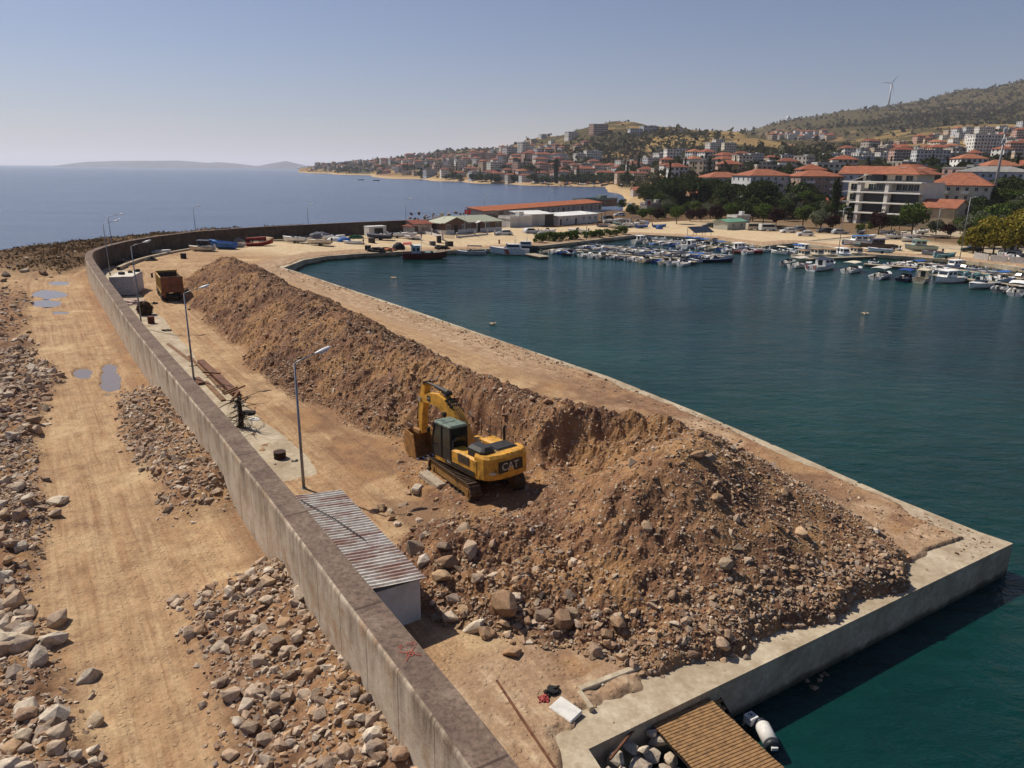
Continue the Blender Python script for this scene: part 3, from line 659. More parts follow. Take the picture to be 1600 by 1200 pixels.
def md(x, y, z):
    r = np.hypot(x, y); rocky = .30 + .75 * sstep(.0, .5, fbm(x, y, 4.5, 3, 201)) + .45 * sstep(7.5, 9.5, x + .35 * (33 - y)) * (y < 36) + .4 * sstep(2.6, 1.9, ground_h(x, y))
    return z['mound'] * np.clip(rocky, 0, 1) * np.clip((46 / r) ** .8, .25, 1) * (1 - .75 * z['pit']) * (1 - .8 * z['smooth'])
def ground_h(x, y): return ground(x, y)[0]
scatter(190000, -20, 21, 19, 60, md, ln(.10, .58, .045, .85), 'spoil')
scatter(110000, -50, 2, 50, 118, md, ln(.15, .52, .07, .9), 'spoil')
scatter(9000, -50, 21, 12, 110, lambda x, y, z: .30 * (z['d'] > 3.4) * (1 - z['mound']) * (z['s'] < 150) * np.clip(1.4 - np.abs(fbm(x, y, 3, 3, 222)) * 3, 0.1, 1), ln(.075, .45, .035, .28), 'spoil')
scatter(3000, -60, 0, 9, 100, lambda x, y, z: .22 * (z['d'] < -2), ln(.07, .4, .03, .2), 'wallside')
scatter(12000, -3, 18, 19, 28, lambda x, y, z: .75 * (z['mound'] > .2) * sstep(3.4, 2.2, ground_h(x, y)), ln(.20, .45, .09, .6), 'spoil')
def quay_debris(n):
    L = np.hypot(*np.diff(QEXT, axis=0).T); cs = np.r_[0, np.cumsum(L)]; t = RNG.uniform(cs[1] * 0, cs[-1], n); q = np.abs(RNG.normal(1.4, 1.3, n)) + .35
    X = np.interp(t, cs, QEXT[:, 0]); Y = np.interp(t, cs, QEXT[:, 1]); i = np.clip(np.searchsorted(cs, t) - 1, 0, len(L) - 1); u = (QEXT[i + 1] - QEXT[i]) / L[i][:, None]
    X, Y = X - u[:, 1] * q, Y + u[:, 0] * q; k = in_poly(X, Y, LAND) & (RNG.random(n) < np.clip(.35 + 1.6 * fbm(X, Y, 5, 3, 333), .04, 1)); X, Y = X[k], Y[k]
    z, _ = ground(X, Y); z = np.maximum(z, 1.6)
    for a, c, e in zip(X, Y, z): RK.append((a, c, e, float(np.clip(.11 * math.exp(RNG.normal(0, .55)), .04, .55)), 'spoil'))
quay_debris(6500)
for _ in range(900):
    t = RNG.uniform(.05, 1); q = abs(RNG.normal(1.2, .7)) + .3; a = np.array([2.3, 17.4]) + np.array([20.3, 12.5]) * t + np.array([-.524, .851]) * q
    if RNG.random() < np.clip(.3 + 1.8 * float(fbm(a[0], a[1], 3, 3, 339)), .03, 1): RK.append((a[0], a[1], max(1.6, gz(a[0], a[1])), float(np.clip(.10 * math.exp(RNG.normal(0, .6)), .035, .45)), 'spoil'))
EXPL = [(785, 947, 1.35), (742, 982, 1.0), (800, 1022, .75), (815, 1002, .5), (690, 905, .9), (735, 862, 1.0), (725, 832, 1.0), (692, 855, .8), (650, 862, 1.25), (848, 965, .9), (878, 968, 1.1), (930, 1020, .65), (760, 992, .7),
        (826, 978, .5), (700, 882, 1.0), (770, 905, .6), (1132, 885, .7), (1250, 975, .5), (1100, 985, .45), (935, 960, .6), (965, 975, .7), (1020, 985, .5), (630, 790, .7), (612, 800, .6), (595, 795, .8), (640, 770, .6), (655, 815, .6), (660, 880, .7),
        (905, 880, .5), (955, 1010, .5), (870, 990, .5), (745, 905, .6), (810, 880, .45), (1380, 870, .6), (1375, 890, .55), (1285, 880, .45), (1120, 780, .6), (710, 940, .7), (725, 955, .6), (790, 975, .6), (895, 960, .7), (990, 960, .5), (1060, 1000, .4),
        (610, 812, .55), (585, 800, .6), (622, 820, .5), (640, 805, .55), (710, 795, .5), (745, 820, .6), (770, 850, .55), (760, 835, .5), (805, 905, .5), (845, 930, .5)]
for px, py, sz in EXPL: p = on(px, py, 2); RK.append((p[0], p[1], p[2], sz * 1.12, 'foot'))
for px, py, sz in ((8, 1010, 1.15), (25, 545, 1.1), (48, 578, 1.25), (18, 500, .9), (45, 520, .9), (10, 605, 1.0), (70, 590, .7), (20, 855, .8), (14, 880, .8), (10, 905, .8), (18, 930, .7), (8, 830, .7), (30, 560, 1.0), (60, 540, .8)):
    p = on(px, py, 1.6); RK.append((p[0], p[1], p[2] + .1, sz, 'track'))
for px, py, sz in ((40, 405, 2.0), (68, 428, 2.2), (80, 433, 1.6), (38, 425, 2.2), (10, 432, 3.0), (25, 415, 1.8), (105, 398, 1.6), (118, 393, 1.5), (93, 402, 1.4), (58, 437, 1.0), (15, 418, 1.6), (3, 440, 2.4)):
    p = on(px, py, 1.6); RK.append((p[0], p[1], p[2], sz * .8, 'shore'))
_x = np.array([r[0] for r in RK]); _y = np.array([r[1] for r in RK]); _D = seg_sd(_x, _y, WALL)[1]; _E = -seg_sd(_x, _y, EDGE)[1]
_ok = (_D < 0) | (in_poly(_x, _y, LAND) & (_E > .15)); RK = [r for r, k in zip(RK, _ok) if k]
def rock_rot(i):
    r = random.Random(i); return Matrix.Rotation(r.uniform(0, 6.28), 3, 'Z') @ Matrix.Rotation(r.uniform(-.5, .5), 3, 'X') @ Matrix.Rotation(r.uniform(-.5, .5), 3, 'Y')
info = []
for i, (x, y, z, sz, zn) in enumerate(RK):
    u, v, dd = proj((x, y, z)); info.append(sz / dd if (-20 < u < 1620 and 150 < v < 1210 and dd > 0) else 0)
order = np.argsort(-np.array(info)); NIND = 285
LBL = {'track': ('angular pale boulder in the rubble left of the dirt track', 'boulders left of the dirt track'),
       'wallside': ('broken grey stone in the heaps between the dirt track and the sea wall', 'stones heaped against the sea wall'),
       'spoil': ('rough tan boulder in the excavated spoil heap on the quay', 'boulders in the spoil heap'),
       'foot': ('large tan boulder along the foot of the spoil heap near the shed', 'large boulders at the heap foot'),
       'shore': ('dark weathered boulder in the scrub at the shore end of the track', 'boulders at the shore end of the track')}
for k in order[:NIND]:
    x, y, z, sz, zn = RK[k]; mk = {'track': 'n' if k % 3 else 'p', 'wallside': 'n', 'spoil': 'c' if k % 2 else 'n', 'foot': 'c' if k % 2 else 'n', 'shore': 'd'}[zn]
    o = bpy.data.objects.new('boulder', BM[mk][int(k) % 16]); C.objects.link(o)
    o.matrix_world = Matrix.Translation((x, y, z + sz * .08)) @ rock_rot(int(k)).to_4x4() @ Matrix.Scale(sz, 4)
    tag(o, LBL[zn][0], 'boulder', LBL[zn][1], same=True)
def rock_mesh(name, ids, mat):
    Vs, Fs, n = [], [], 0
    for k in ids:
        x, y, z, sz, zn = RK[k]; V, F = TPL[int(k) % len(TPL)]; M = np.array(rock_rot(int(k))) * sz
        Vs.append(V @ M.T + (x, y, z + sz * .03)); Fs.append(F + n); n += len(V)
    o = npmesh(name, np.concatenate(Vs), np.concatenate(Fs), mat); return o
rest = [int(k) for k in order[NIND:]]
ra = np.array([RK[k][4] == 'spoil' for k in rest]); 
# one rubble object with two rock materials
rub = rock_mesh('rubble', rest, M_ROCK); rub.data.materials.append(M_CLOD)
cnt = []
for k in rest: cnt += [1 if (RK[k][4] == 'spoil' and (k * 7919) % 10 < 6) else 0] * len(TPL[k % len(TPL)][1])
rub.data.polygons.foreach_set('material_index', np.array(cnt, dtype=np.int32))
tag(rub, 'loose rubble and broken stone strewn over the heaps and verges', 'rubble', kind='stuff')

# ------------------------------------------------------------------ puddles
M_PUD = NB('puddle_water'); M_PUD = M_PUD.fin((.20, .155, .12), .04, 0, .5)
for i, (cx, cy, inv, rad) in enumerate(PUD):
    Ai = np.linalg.inv(inv); b = MB(); n = 28
    pts = [(cx, cy, 1.40)] + [(cx + k[0], cy + k[1], 1.40) for k in (Ai @ np.array([math.cos(t), math.sin(t)]) * 1.12 for t in np.linspace(0, 2 * PI, n, endpoint=False))]
    b.add(pts, [(0, 1 + k, 1 + (k + 1) % n) for k in range(n)]); o = b.build('puddle', M_PUD); struct(o)

# ------------------------------------------------------------------ street lamps
M_GALV = paint('8a8c92', .45, .5, .15); M_LAMPW = paint('d5d6d8', .4, 0, .08); M_GLASS = paint('c9ccd0', .15, 0, .05)
def lamp(px, py, dx, dy, label, h=6.7, base=None, arm=1.15, z=1.75):
    p = G(px, py, z) if base is None else base
    L = math.hypot(dx, dy); rz = math.atan2(dy, dx)
    t = thing('street_lamp', label, 'street lamp', tuple(p), rz, 'street lamps along the breakwater')
    b = MB(); b.sm = True; b.tube([(0, 0, -.5), (0, 0, h * .35), (0, 0, h)], [.085, .07, .045], 10); b.cyl((0, 0, .05), .14, .12, 10); b.build('pole', M_GALV, t)
    b = MB(); b.sm = True; b.tube([(0, 0, h - .12), (.06, 0, h + .02), (.35, 0, h + .14), (arm, 0, h + .36)], [.035, .035, .03, .03], 8); b.build('arm', M_GALV, t)
    b = MB(); b.sm = True; pr = []
    for x, wd, hh in ((0, .05, .04), (.15, .1, .07), (.4, .15, .1), (.7, .14, .09), (.85, .05, .04)):
        pr.append([(arm - .1 + x, wd * math.cos(a), h + .34 + x * .28 + hh * math.sin(a) * (1 if math.sin(a) > 0 else .6)) for a in np.linspace(0, 2 * PI, 10, endpoint=False)])
    b.add(sum(pr, []), [(i * 10 + k, i * 10 + (k + 1) % 10, (i + 1) * 10 + (k + 1) % 10, (i + 1) * 10 + k) for i in range(4) for k in range(10)] + [tuple(range(9, -1, -1)), tuple(range(40, 50))])
    hd = b.build('lamp_head', M_LAMPW, t)
    b = MB(); b.box((arm + .36, 0, h + .375), (.42, .2, .05), 0, -.27); b.build('lens', M_GLASS, hd)
    return t
lamp(475, 765, .75, .55, 'grey street lamp rising behind the corrugated roofed shed', z=1.7)
lamp(303, 593, .9, .3, 'grey street lamp beside the long rusty planks behind the sea wall')
lamp(0, 0, .95, .3, 'grey street lamp behind the wall close to the round bush', base=tuple(G(213, 492, 3.0) * [1, 1, 0] + [.4, 0, 1.7]), h=8.2)
lamp(0, 0, .95, .3, 'plain grey street lamp standing next to the white cabin', base=tuple(G(172, 428, 1.8)), h=7.4, arm=1.5)
lamp(0, 0, .95, .3, 'grey street lamp at the start of the wall bend behind the dark netting', base=tuple(G(179, 411, 1.8)), h=7.6, arm=1.7)
lamp(308, 383, .6, -.2, 'grey street lamp against the curved wall left of the blue boat', h=7.6)
lamp(483, 371, .6, -.3, 'grey street lamp against the far wall behind the beached speedboats', h=7.3)
lamp(635, 367, .6, -.3, 'grey street lamp against the far wall by the red roofed hut', h=8.3)
lamp(757, 340, .5, -.5, 'faint street lamp behind the near end of the long tiled block', h=7.2)
lamp(858, 328, .5, -.5, 'faint street lamp behind the middle of the long tiled block', h=7)
def pole(px, py, h, label, z=1.7, r=.06, arm=0):
    p = G(px, py, z); t = thing('light_pole', label, 'pole', tuple(p)); b = MB(); b.sm = True
    b.tube([(0, 0, -.3), (0, 0, h)], [r * 1.3, r * .7], 8); b.build('pole', M_GALV, t)
    if arm: b = MB(); b.tube([(0, 0, h - .1), (arm, -.2, h + .1)], [.03, .03], 6); b.box((arm + .2, -.25, h + .12), (.6, .2, .08)); b.build('lamp_head', M_LAMPW, t)
pole(916, 373, 6.5, 'thin bare pole at the waterside in front of the long white shed')
pole(1310, 394, 9.0, 'slim grey pole on the quay left of the boat with the blue canopy', arm=.8)
pole(1500, 402, 11.5, 'slim grey pole on the quay right of the green roofed cruiser', arm=.8)
pole(1461, 376, 8.0, 'slim grey pole in front of the tan red-roofed building', arm=.8)

# ------------------------------------------------------------------ corrugated shed beside the wall
def m_tin():
    b = NB('rusty_tin'); p = b.obj(); n = b.noise(b.map(p, (1.5, .35, 1)), 1.2, 5, .7); n2 = b.noise(p, 5, 4)
    c = b.ramp(n2, [(.3, 'b0a89d'), (.7, 'd6cfc5')])
    c = b.mix(b.ramp(n, [(.48, 0.), (.56, .6), (.7, .85)]), c, '8a5640')
    return b.fin(c, .6, 0, .3)
def shed():
    o = np.array([-3.25, 23.45]); u = np.array([-.535, .845]); v = np.array([-.845, -.535]); rz = math.atan2(u[1], u[0])
    t = thing('shed', 'low white shed with a rusty corrugated tin roof against the sea wall', 'shed', (o[0], o[1], 1.5), rz)
    L, W = 8.5, 2.72
    b = MB(); b.box((L / 2, W / 2, .95), (L, W, 1.9), 0); b.build('wall', paint('d6d0c8', .85, 0, .12, .8), t)
    b = MB(); n = 38 * 8; x0, x1 = -.18, L + .12; V = []
    for i in range(n + 1):
        x = x0 + (x1 - x0) * i / n; hh = .03 * max(-1, min(1, 1.6 * math.cos(i / 8 * 2 * PI)))
        for y, z in ((-.18, 1.98), (W * .5, 2.13), (W - .02, 2.30)): V.append((x, y, z + hh))
    F = [(i * 3 + j, i * 3 + j + 1, i * 3 + 4 + j, i * 3 + 3 + j) for i in range(n) for j in (0, 1)]
    n0 = len(V); V += [(x, y, z - .015) for x, y, z in V]; F += [tuple(n0 + q for q in f[::-1]) for f in F]
    b.add(V, F); rf = b.build('roof', m_tin(), t)
    b = MB(); b.tube([(7.9, 1.9, 2.28), (5.5, 1.2, 2.22), (3.6, .8, 2.15), (3.3, .75, 2.14)], .022, 5); b.build('dark_line', paint('1c1a19', .6), rf)  # thin dark line running slantwise over the tin roof
    b = MB(); b.box((L / 2, -.03, 1.93), (L + .1, .05, .07)); b.build('eaves_beam', paint('6b5646', .8), t)
shed()

# ------------------------------------------------------------------ excavator
def text_obj(name, s, size, mat, parent, loc, rot, depth=.006):
    cu = bpy.data.curves.new(name, 'FONT'); cu.body = s; cu.size = size; cu.extrude = depth; cu.align_x = 'CENTER'; cu.align_y = 'CENTER'; cu.offset = .012 * size
    tmp = bpy.data.objects.new(name, cu); me = bpy.data.meshes.new_from_object(tmp); bpy.data.objects.remove(tmp); bpy.data.curves.remove(cu)
    me.materials.clear(); me.materials.append(mat); me.name = name
    o = bpy.data.objects.new(name, me); C.objects.link(o); o.parent = parent; o.location = loc; o.rotation_euler = rot; return o
def excavator():
    z0 = 1.98; Yl = paint('cf9838', .5, 0, .3, 2.6); Yd = paint('8f6a35', .7, 0, .35, 2.5); Bk = paint('2a2724', .55, 0, .3); St = paint('5e4a39', .75, .1, .4, 4); Gl = paint('202625', .12, 0, .2, 1)
    Wh = paint('b9b4a6', .7, 0, .4, 6); Steel = paint('b9bcc0', .2, .8, .1)
    t = thing('excavator', 'yellow tracked excavator with black cab and bucket arm digging the spoil heap', 'excavator', (EXC[0], EXC[1], z0), EXH)
    t.rotation_euler = (0, math.radians(2), EXH)
    for sy in (1, -1):                                      # tracks
        y = sy * 1.27; b = MB(); n = 56; per = []
        Lh, r = 1.95, .48
        P = 4 * Lh + 2 * PI * r
        for i in range(n):
            s = P * i / n
            if s < 2 * Lh: q = (-Lh + s, .96, 0, 1)
            elif s < 2 * Lh + PI * r: a = PI / 2 - (s - 2 * Lh) / r; q = (Lh + r * math.cos(a), .48 + r * math.sin(a), math.cos(a), math.sin(a))
            elif s < 4 * Lh + PI * r: q = (Lh - (s - 2 * Lh - PI * r), 0, 0, -1)
            else: a = -PI / 2 - (s - 4 * Lh - PI * r) / r; q = (-Lh + r * math.cos(a), .48 + r * math.sin(a), math.cos(a), math.sin(a))
            per.append(q)
        V, F = [], []
        for x, z, nx, nz in per:
            for yy in (-.3, .3): V += [(x, y + yy, z), (x - nx * .06, y + yy, z - nz * .06)]
        for i in range(n):
            j = (i + 1) % n; a, c = i * 4, j * 4
            F += [(a, c, c + 2, a + 2), (a + 1, a + 3, c + 3, c + 1), (a, a + 1, c + 1, c), (a + 2, c + 2, c + 3, a + 3)]
        b.add(V, F)
        for x, z, nx, nz in per: b.box((x + nx * .025, y, z + nz * .025), (.035, .58, .06), 0, -math.atan2(nz, nx) + PI / 2)
        tr = b.build('track', St, t)
        b = MB(); b.extrude([(-1.9, .3), (1.9, .3), (2.0, .48), (1.7, .78), (-1.7, .78), (-2.0, .48)], y - .16, y + .2 * 1, 'y'); b.build('track_frame', Yd, tr)
        for x, rr in ((1.95, .36), (-1.95, .38)): b = MB(); b.cyl((x, y, .48), rr, .42, 18, 'y'); b.cyl((x, y + sy * .22, .48), rr * .45, .08, 12, 'y'); b.build('idler_wheel' if x > 0 else 'drive_sprocket', Yd, tr)
        for k in range(7): b = MB(); b.cyl((-1.35 + .45 * k, y, .2), .14, .4, 10, 'y'); b.build('roller', Bk, tr)
    b = MB(); b.box((0, 0, .75), (1.9, 2.0, .4), taper=(.8, .9)); b.cyl((0, 0, 1.04), .75, .2, 24); b.build('undercarriage', Yd, t)
    yaw = math.radians(7)
    def B(name, mb, m, par=None):
        o = mb.build(name, m, par or t)
        if par is None: o.rotation_euler = (0, 0, yaw)
        return o
    zt = 1.15
    b = MB(); b.bbox((-.3, 0, zt + .15), (4.0, 2.7, .3), .04); b.bbox((-1.0, .98, zt + .62), (2.3, .8, .72), .1); b.bbox((-1.0, -.98, zt + .68), (2.5, .8, .8), .1); b.bbox((-1.35, 0, zt + .55), (1.7, 1.3, .7), .05); b.bbox((.95, -.95, zt + .5), (1.2, .72, .5), .06)
    B('house_body', b, Yl)
    b = MB(); outl = [(-1.9, -1.36), (-2.55, -1.3), (-2.82, -1.1), (-2.98, -.5), (-3.0, .0), (-2.98, .5), (-2.82, 1.1), (-2.55, 1.3), (-1.9, 1.36)]
    n = len(outl); V = [(x, y, zt + .05) for x, y in outl] + [(x * 1.01, y * 1.01, zt + .3) for x, y in outl] + [(x, y, zt + 1.1) for x, y in outl] + [(x * .96 if x < -2 else x, y * .95, zt + 1.24) for x, y in outl]
    b.add(V, [tuple(range(n - 1, -1, -1)), tuple(range(3 * n, 4 * n))] + [(k * n + i, k * n + (i + 1) % n, (k + 1) * n + (i + 1) % n, (k + 1) * n + i) for k in range(3) for i in range(n)])
    cw = B('counterweight', b, Yl)
    for y in (-.75, -.15, .1): b = MB(); b.box((-2.78, y, zt + 1.22), (.22, .12, .1)); b.build('lifting_lug', Yl, cw)
    b = MB(); b.box((-3.02, 0.0, zt + .66), (.05, 1.42, .56)); pn = b.build('black_panel', Bk, cw)
    text_obj('white_lettering', 'CAT', .52, Wh, pn, (-3.052, 0.05, zt + .66), (PI / 2, 0, -PI / 2))
    b = MB(); b.quad((-3.052, .22, zt + .40), (-3.052, -.20, zt + .40), (-3.054, .02, zt + .66)); b.build('yellow_triangle', Yl, pn)
    b = MB(); b.box((-2.93, 1.0, zt + .42), (.02, .34, .12), -.46); b.build('worn_decal', Wh, cw)
    # bonnet: two black hoods over the engine
    b = MB(); b.bbox((-1.72, .82, zt + 1.25), (1.35, .85, .55), .16); h1 = B('engine_hood', b, Bk)
    b = MB(); b.bbox((-1.78, -.35, zt + 1.10), (1.25, 1.45, .36), .1); b.box((-1.78, -.35, zt + 1.30), (.9, 1.1, .03)); B('engine_hood', b, Bk)
    b = MB(); b.tube([(-1.2, -1.0, zt + 1.0), (-1.2, -1.0, zt + 1.9), (-1.3, -1.0, zt + 2.0)], .07, 10); B('exhaust_pipe', b, Bk)
    b = MB()
    for x in (-.1, .5, 1.2): b.tube([(x, -1.3, zt + .8), (x, -1.3, zt + 1.55)], .02, 6)
    b.tube([(-.1, -1.3, zt + 1.55), (1.2, -1.3, zt + 1.55)], .02, 6); b.tube([(-.1, -1.3, zt + 1.2), (1.2, -1.3, zt + 1.2)], .02, 6); B('handrail', b, Bk)
    b = MB(); b.box((-1.0, 1.385, zt + .70), (1.0, .02, .42)); gr = B('side_grille', b, Bk)
    for k in range(6): b = MB(); b.box((-1.0, 1.4, zt + .53 + k * .065), (.94, .02, .02)); b.build('louvre', St, gr)
    b = MB(); b.box((-.6, 1.375, zt + .17), (2.6, .02, .26)); sp = B('side_stripe', b, Bk)
    text_obj('side_lettering', 'CAT', .2, Wh, sp, (.3, 1.392, zt + .18), (PI / 2, 0, PI))
    # cab, left of the boom
    x0, x1, y0, y1, zb, zc = .15, 1.85, .38, 1.36, zt + .25, zt + 2.0
    b = MB()
    for x, y, sx in ((x0, y0, 0), (x0, y1, 0), (x1, y0, -.22), (x1, y1, -.22), (1.0, y1, -.05)): b.tube([(x, y, zb), (x, y, zb + .75), (x + sx, y, zc)], .055, 6)
    b.box(((x0 + x1) / 2, (y0 + y1) / 2, zb + .02), (x1 - x0, y1 - y0, .1)); b.box((x0 + .02, (y0 + y1) / 2, zb + .35), (.06, y1 - y0, .7)); b.box(((x0 + x1) / 2, y1 - .02, zb + .3), (x1 - x0, .06, .6)); b.box(((x0 + x1) / 2, y0 + .02, zb + .3), (x1 - x0, .06, .6)); b.box((x1 - .03, (y0 + y1) / 2, zb + .28), (.06, y1 - y0, .55))
    cab = B('cab', b, Bk)
    b = MB(); b.bbox(((x0 + x1) / 2 - .12, (y0 + y1) / 2, zc + .03), (x1 - x0 - .1, y1 - y0 + .08, .14), .06); b.box(((x0 + x1) / 2 + .1, (y0 + y1) / 2, zc + .115), (.55, .5, .03)); b.build('cab_roof', paint('66756a', .6, 0, .4), cab)
    for nm, q in (('rear_window', ((x0 - .005, y0 + .07, zb + .72), (x0 - .005, y1 - .07, zb + .72), (x0 - .005, y1 - .07, zc - .06), (x0 - .005, y0 + .07, zc - .06))),
                  ('side_window', ((x0 + .07, y1, zb + .62), (.95, y1, zb + .62), (.95, y1, zc - .06), (x0 + .07, y1, zc - .06))),
                  ('door_window', ((1.05, y1, zb + .62), (x1 - .1, y1, zb + .62), (x1 - .26, y1, zc - .06), (1.02, y1, zc - .06))),
                  ('side_window', ((x0 + .07, y0, zb + .62), (x1 - .1, y0, zb + .62), (x1 - .26, y0, zc - .06), (x0 + .07, y0, zc - .06))),
                  ('windscreen', ((x1 + .0, y0 + .06, zb + .56), (x1 + .0, y1 - .06, zb + .56), (x1 - .2, y1 - .06, zc - .06), (x1 - .2, y0 + .06, zc - .06)))):
        b = MB(); b.quad(*q); b.build(nm, Gl, cab)
    b = MB(); b.bbox((.6, .85, zb + .55), (.5, .5, .9), .06); b.build('seat', paint('3a3632', .9), cab)
    for y in (1.5,): b = MB(); b.tube([(x1 - .1, y1, zb + 1.2), (x1 + .15, y, zb + 1.3)], .015, 5); b.box((x1 + .15, y, zb + 1.25), (.05, .16, .28)); b.build('mirror', Bk, cab)
    b = MB(); b.tube([(.05, 1.3, zt + .9), (.05, 1.3, zt + 1.35), (.05, 1.05, zt + 1.45)], .05, 8); b.build('air_intake', paint('4a4d50', .5), cab)
    # boom, stick, bucket in the plane y = -.1
    yb = -.12
    up = [(.35, 1.55), (.9, 2.6), (1.7, 3.45), (2.5, 3.92), (3.2, 4.08), (4.1, 3.95), (5.0, 3.6)]; lo = [(4.95, 3.26), (4.1, 3.38), (3.25, 3.38), (2.6, 3.15), (2.0, 2.75), (1.35, 2.1), (.85, 1.45)]
    b = MB(); b.extrude(up + lo, yb - .3, yb + .3, 'y'); bo = B('boom', b, Yl)
    b = MB(); b.cyl((4.93, yb, 3.45), .13, .78, 14, 'y'); b.build('pivot_pin', Steel, bo)
    b = MB()
    for k in (-.12, 0, .12):
        b.tube([(.9, yb + k, 2.7), (1.7, yb + k, 3.54), (2.5, yb + k, 4.0), (3.2, yb + k, 4.15)], .035, 6)
    b.build('hydraulic_pipe', Yd, bo)
    b = MB()
    for x, z in ((1.95, 3.66), (2.15, 3.78), (2.35, 3.89)): b.box((x, yb, z), (.09, .62, .12), 0, -.7)
    b.build('pipe_clamp', Bk, bo)
    b = MB(); b.box((4.05, yb + .305, 3.66), (.34, .015, .3)); lp = b.build('black_badge', Bk, bo); text_obj('badge_lettering', 'CAT', .14, Wh, lp, (4.05, yb + .32, 3.66), (PI / 2, 0, PI))
    for y in (.42, -.66):
        b = MB(); b.tube([(1.3, y, 1.35), (1.75, y, 2.3)], .12, 12); b.tube([(1.75, y, 2.3), (2.15, y, 3.25)], .065, 10); b.cyl((2.15, y, 3.25), .12, .2, 10, 'y'); B('boom_cylinder', b, Bk)
    b = MB(); b.extrude([(4.55, 4.42), (4.82, 4.46), (5.22, 3.6), (5.42, 2.3), (5.35, 1.35), (5.12, 1.35), (4.98, 2.5), (4.76, 3.3)], yb - .2, yb + .2, 'y'); stk = B('stick', b, Yl)
    b = MB(); b.tube([(2.55, yb, 4.26), (3.7, yb, 4.36)], .12, 12); b.tube([(3.7, yb, 4.36), (4.66, yb, 4.4)], .06, 10); b.cyl((4.66, yb, 4.4), .1, .46, 10, 'y'); b.cyl((2.55, yb, 4.2), .14, .4, 10, 'y'); B('stick_cylinder', b, Bk)
    b = MB(); b.tube([(5.1, yb, 3.8), (5.6, yb, 3.0)], .1, 12); b.tube([(5.6, yb, 3.0), (5.85, yb, 2.0)], .05, 10); B('bucket_cylinder', b, Bk)
    b = MB(); b.tube([(5.85, yb, 2.0), (5.3, yb, 1.75)], .06, 8); b.tube([(5.85, yb, 2.0), (5.75, yb, 1.3)], .06, 8); B('bucket_link', b, Yd)
    # bucket curled towards the cab
    prof = [(5.95, 1.5), (6.2, 1.15), (6.28, .65), (6.1, .2), (5.75, -.08), (5.3, -.12), (4.95, .02)]
    b = MB(); wdt = .72; V = []
    for k, (x, z) in enumerate(prof):
        for y in (-wdt, wdt): V.append((x, yb + y, z))
    m = len(prof); F = [(i * 2, i * 2 + 1, i * 2 + 3, i * 2 + 2) for i in range(m - 1)]
    inn = [(x + (5.55 - x) * .07, z + (.75 - z) * .07) for x, z in prof]; o0 = len(V)
    for x, z in inn:
        for y in (-wdt, wdt): V.append((x, yb + y, z))
    F += [(o0 + i * 2, o0 + i * 2 + 2, o0 + i * 2 + 3, o0 + i * 2 + 1) for i in range(m - 1)]
    F += [(0, o0, o0 + 1, 1), (2 * m - 2, 2 * m - 1, o0 + 2 * m - 1, o0 + 2 * m - 2)]
    b.add(V, F)
    for y in (-wdt, wdt): b.extrude(prof + [(5.0, .35), (5.15, 1.35)], yb + y - .03, yb + y + .03, 'y')
    b.box((5.55, yb, 1.42), (.7, .62, .2))
    bk = B('bucket', b, paint('a87d4a', .6, .1, .4, 3))
    for k in range(5): b = MB(); b.box((4.86, yb - wdt + .08 + k * .33, .03), (.24, .12, .08), 0, .1, taper=(.4, .8)); b.build('tooth', Steel, bk)
    # clutter on the right-hand deck
    b = MB(); b.tube([(-.6, -1.25, zt + .9), (-.65, -1.25, zt + 2.1)], .02, 5); b.tube([(.0, -1.0, zt + .9), (.1, -1.1, zt + 2.2)], .015, 5); B('aerial', b, Bk)
excavator()

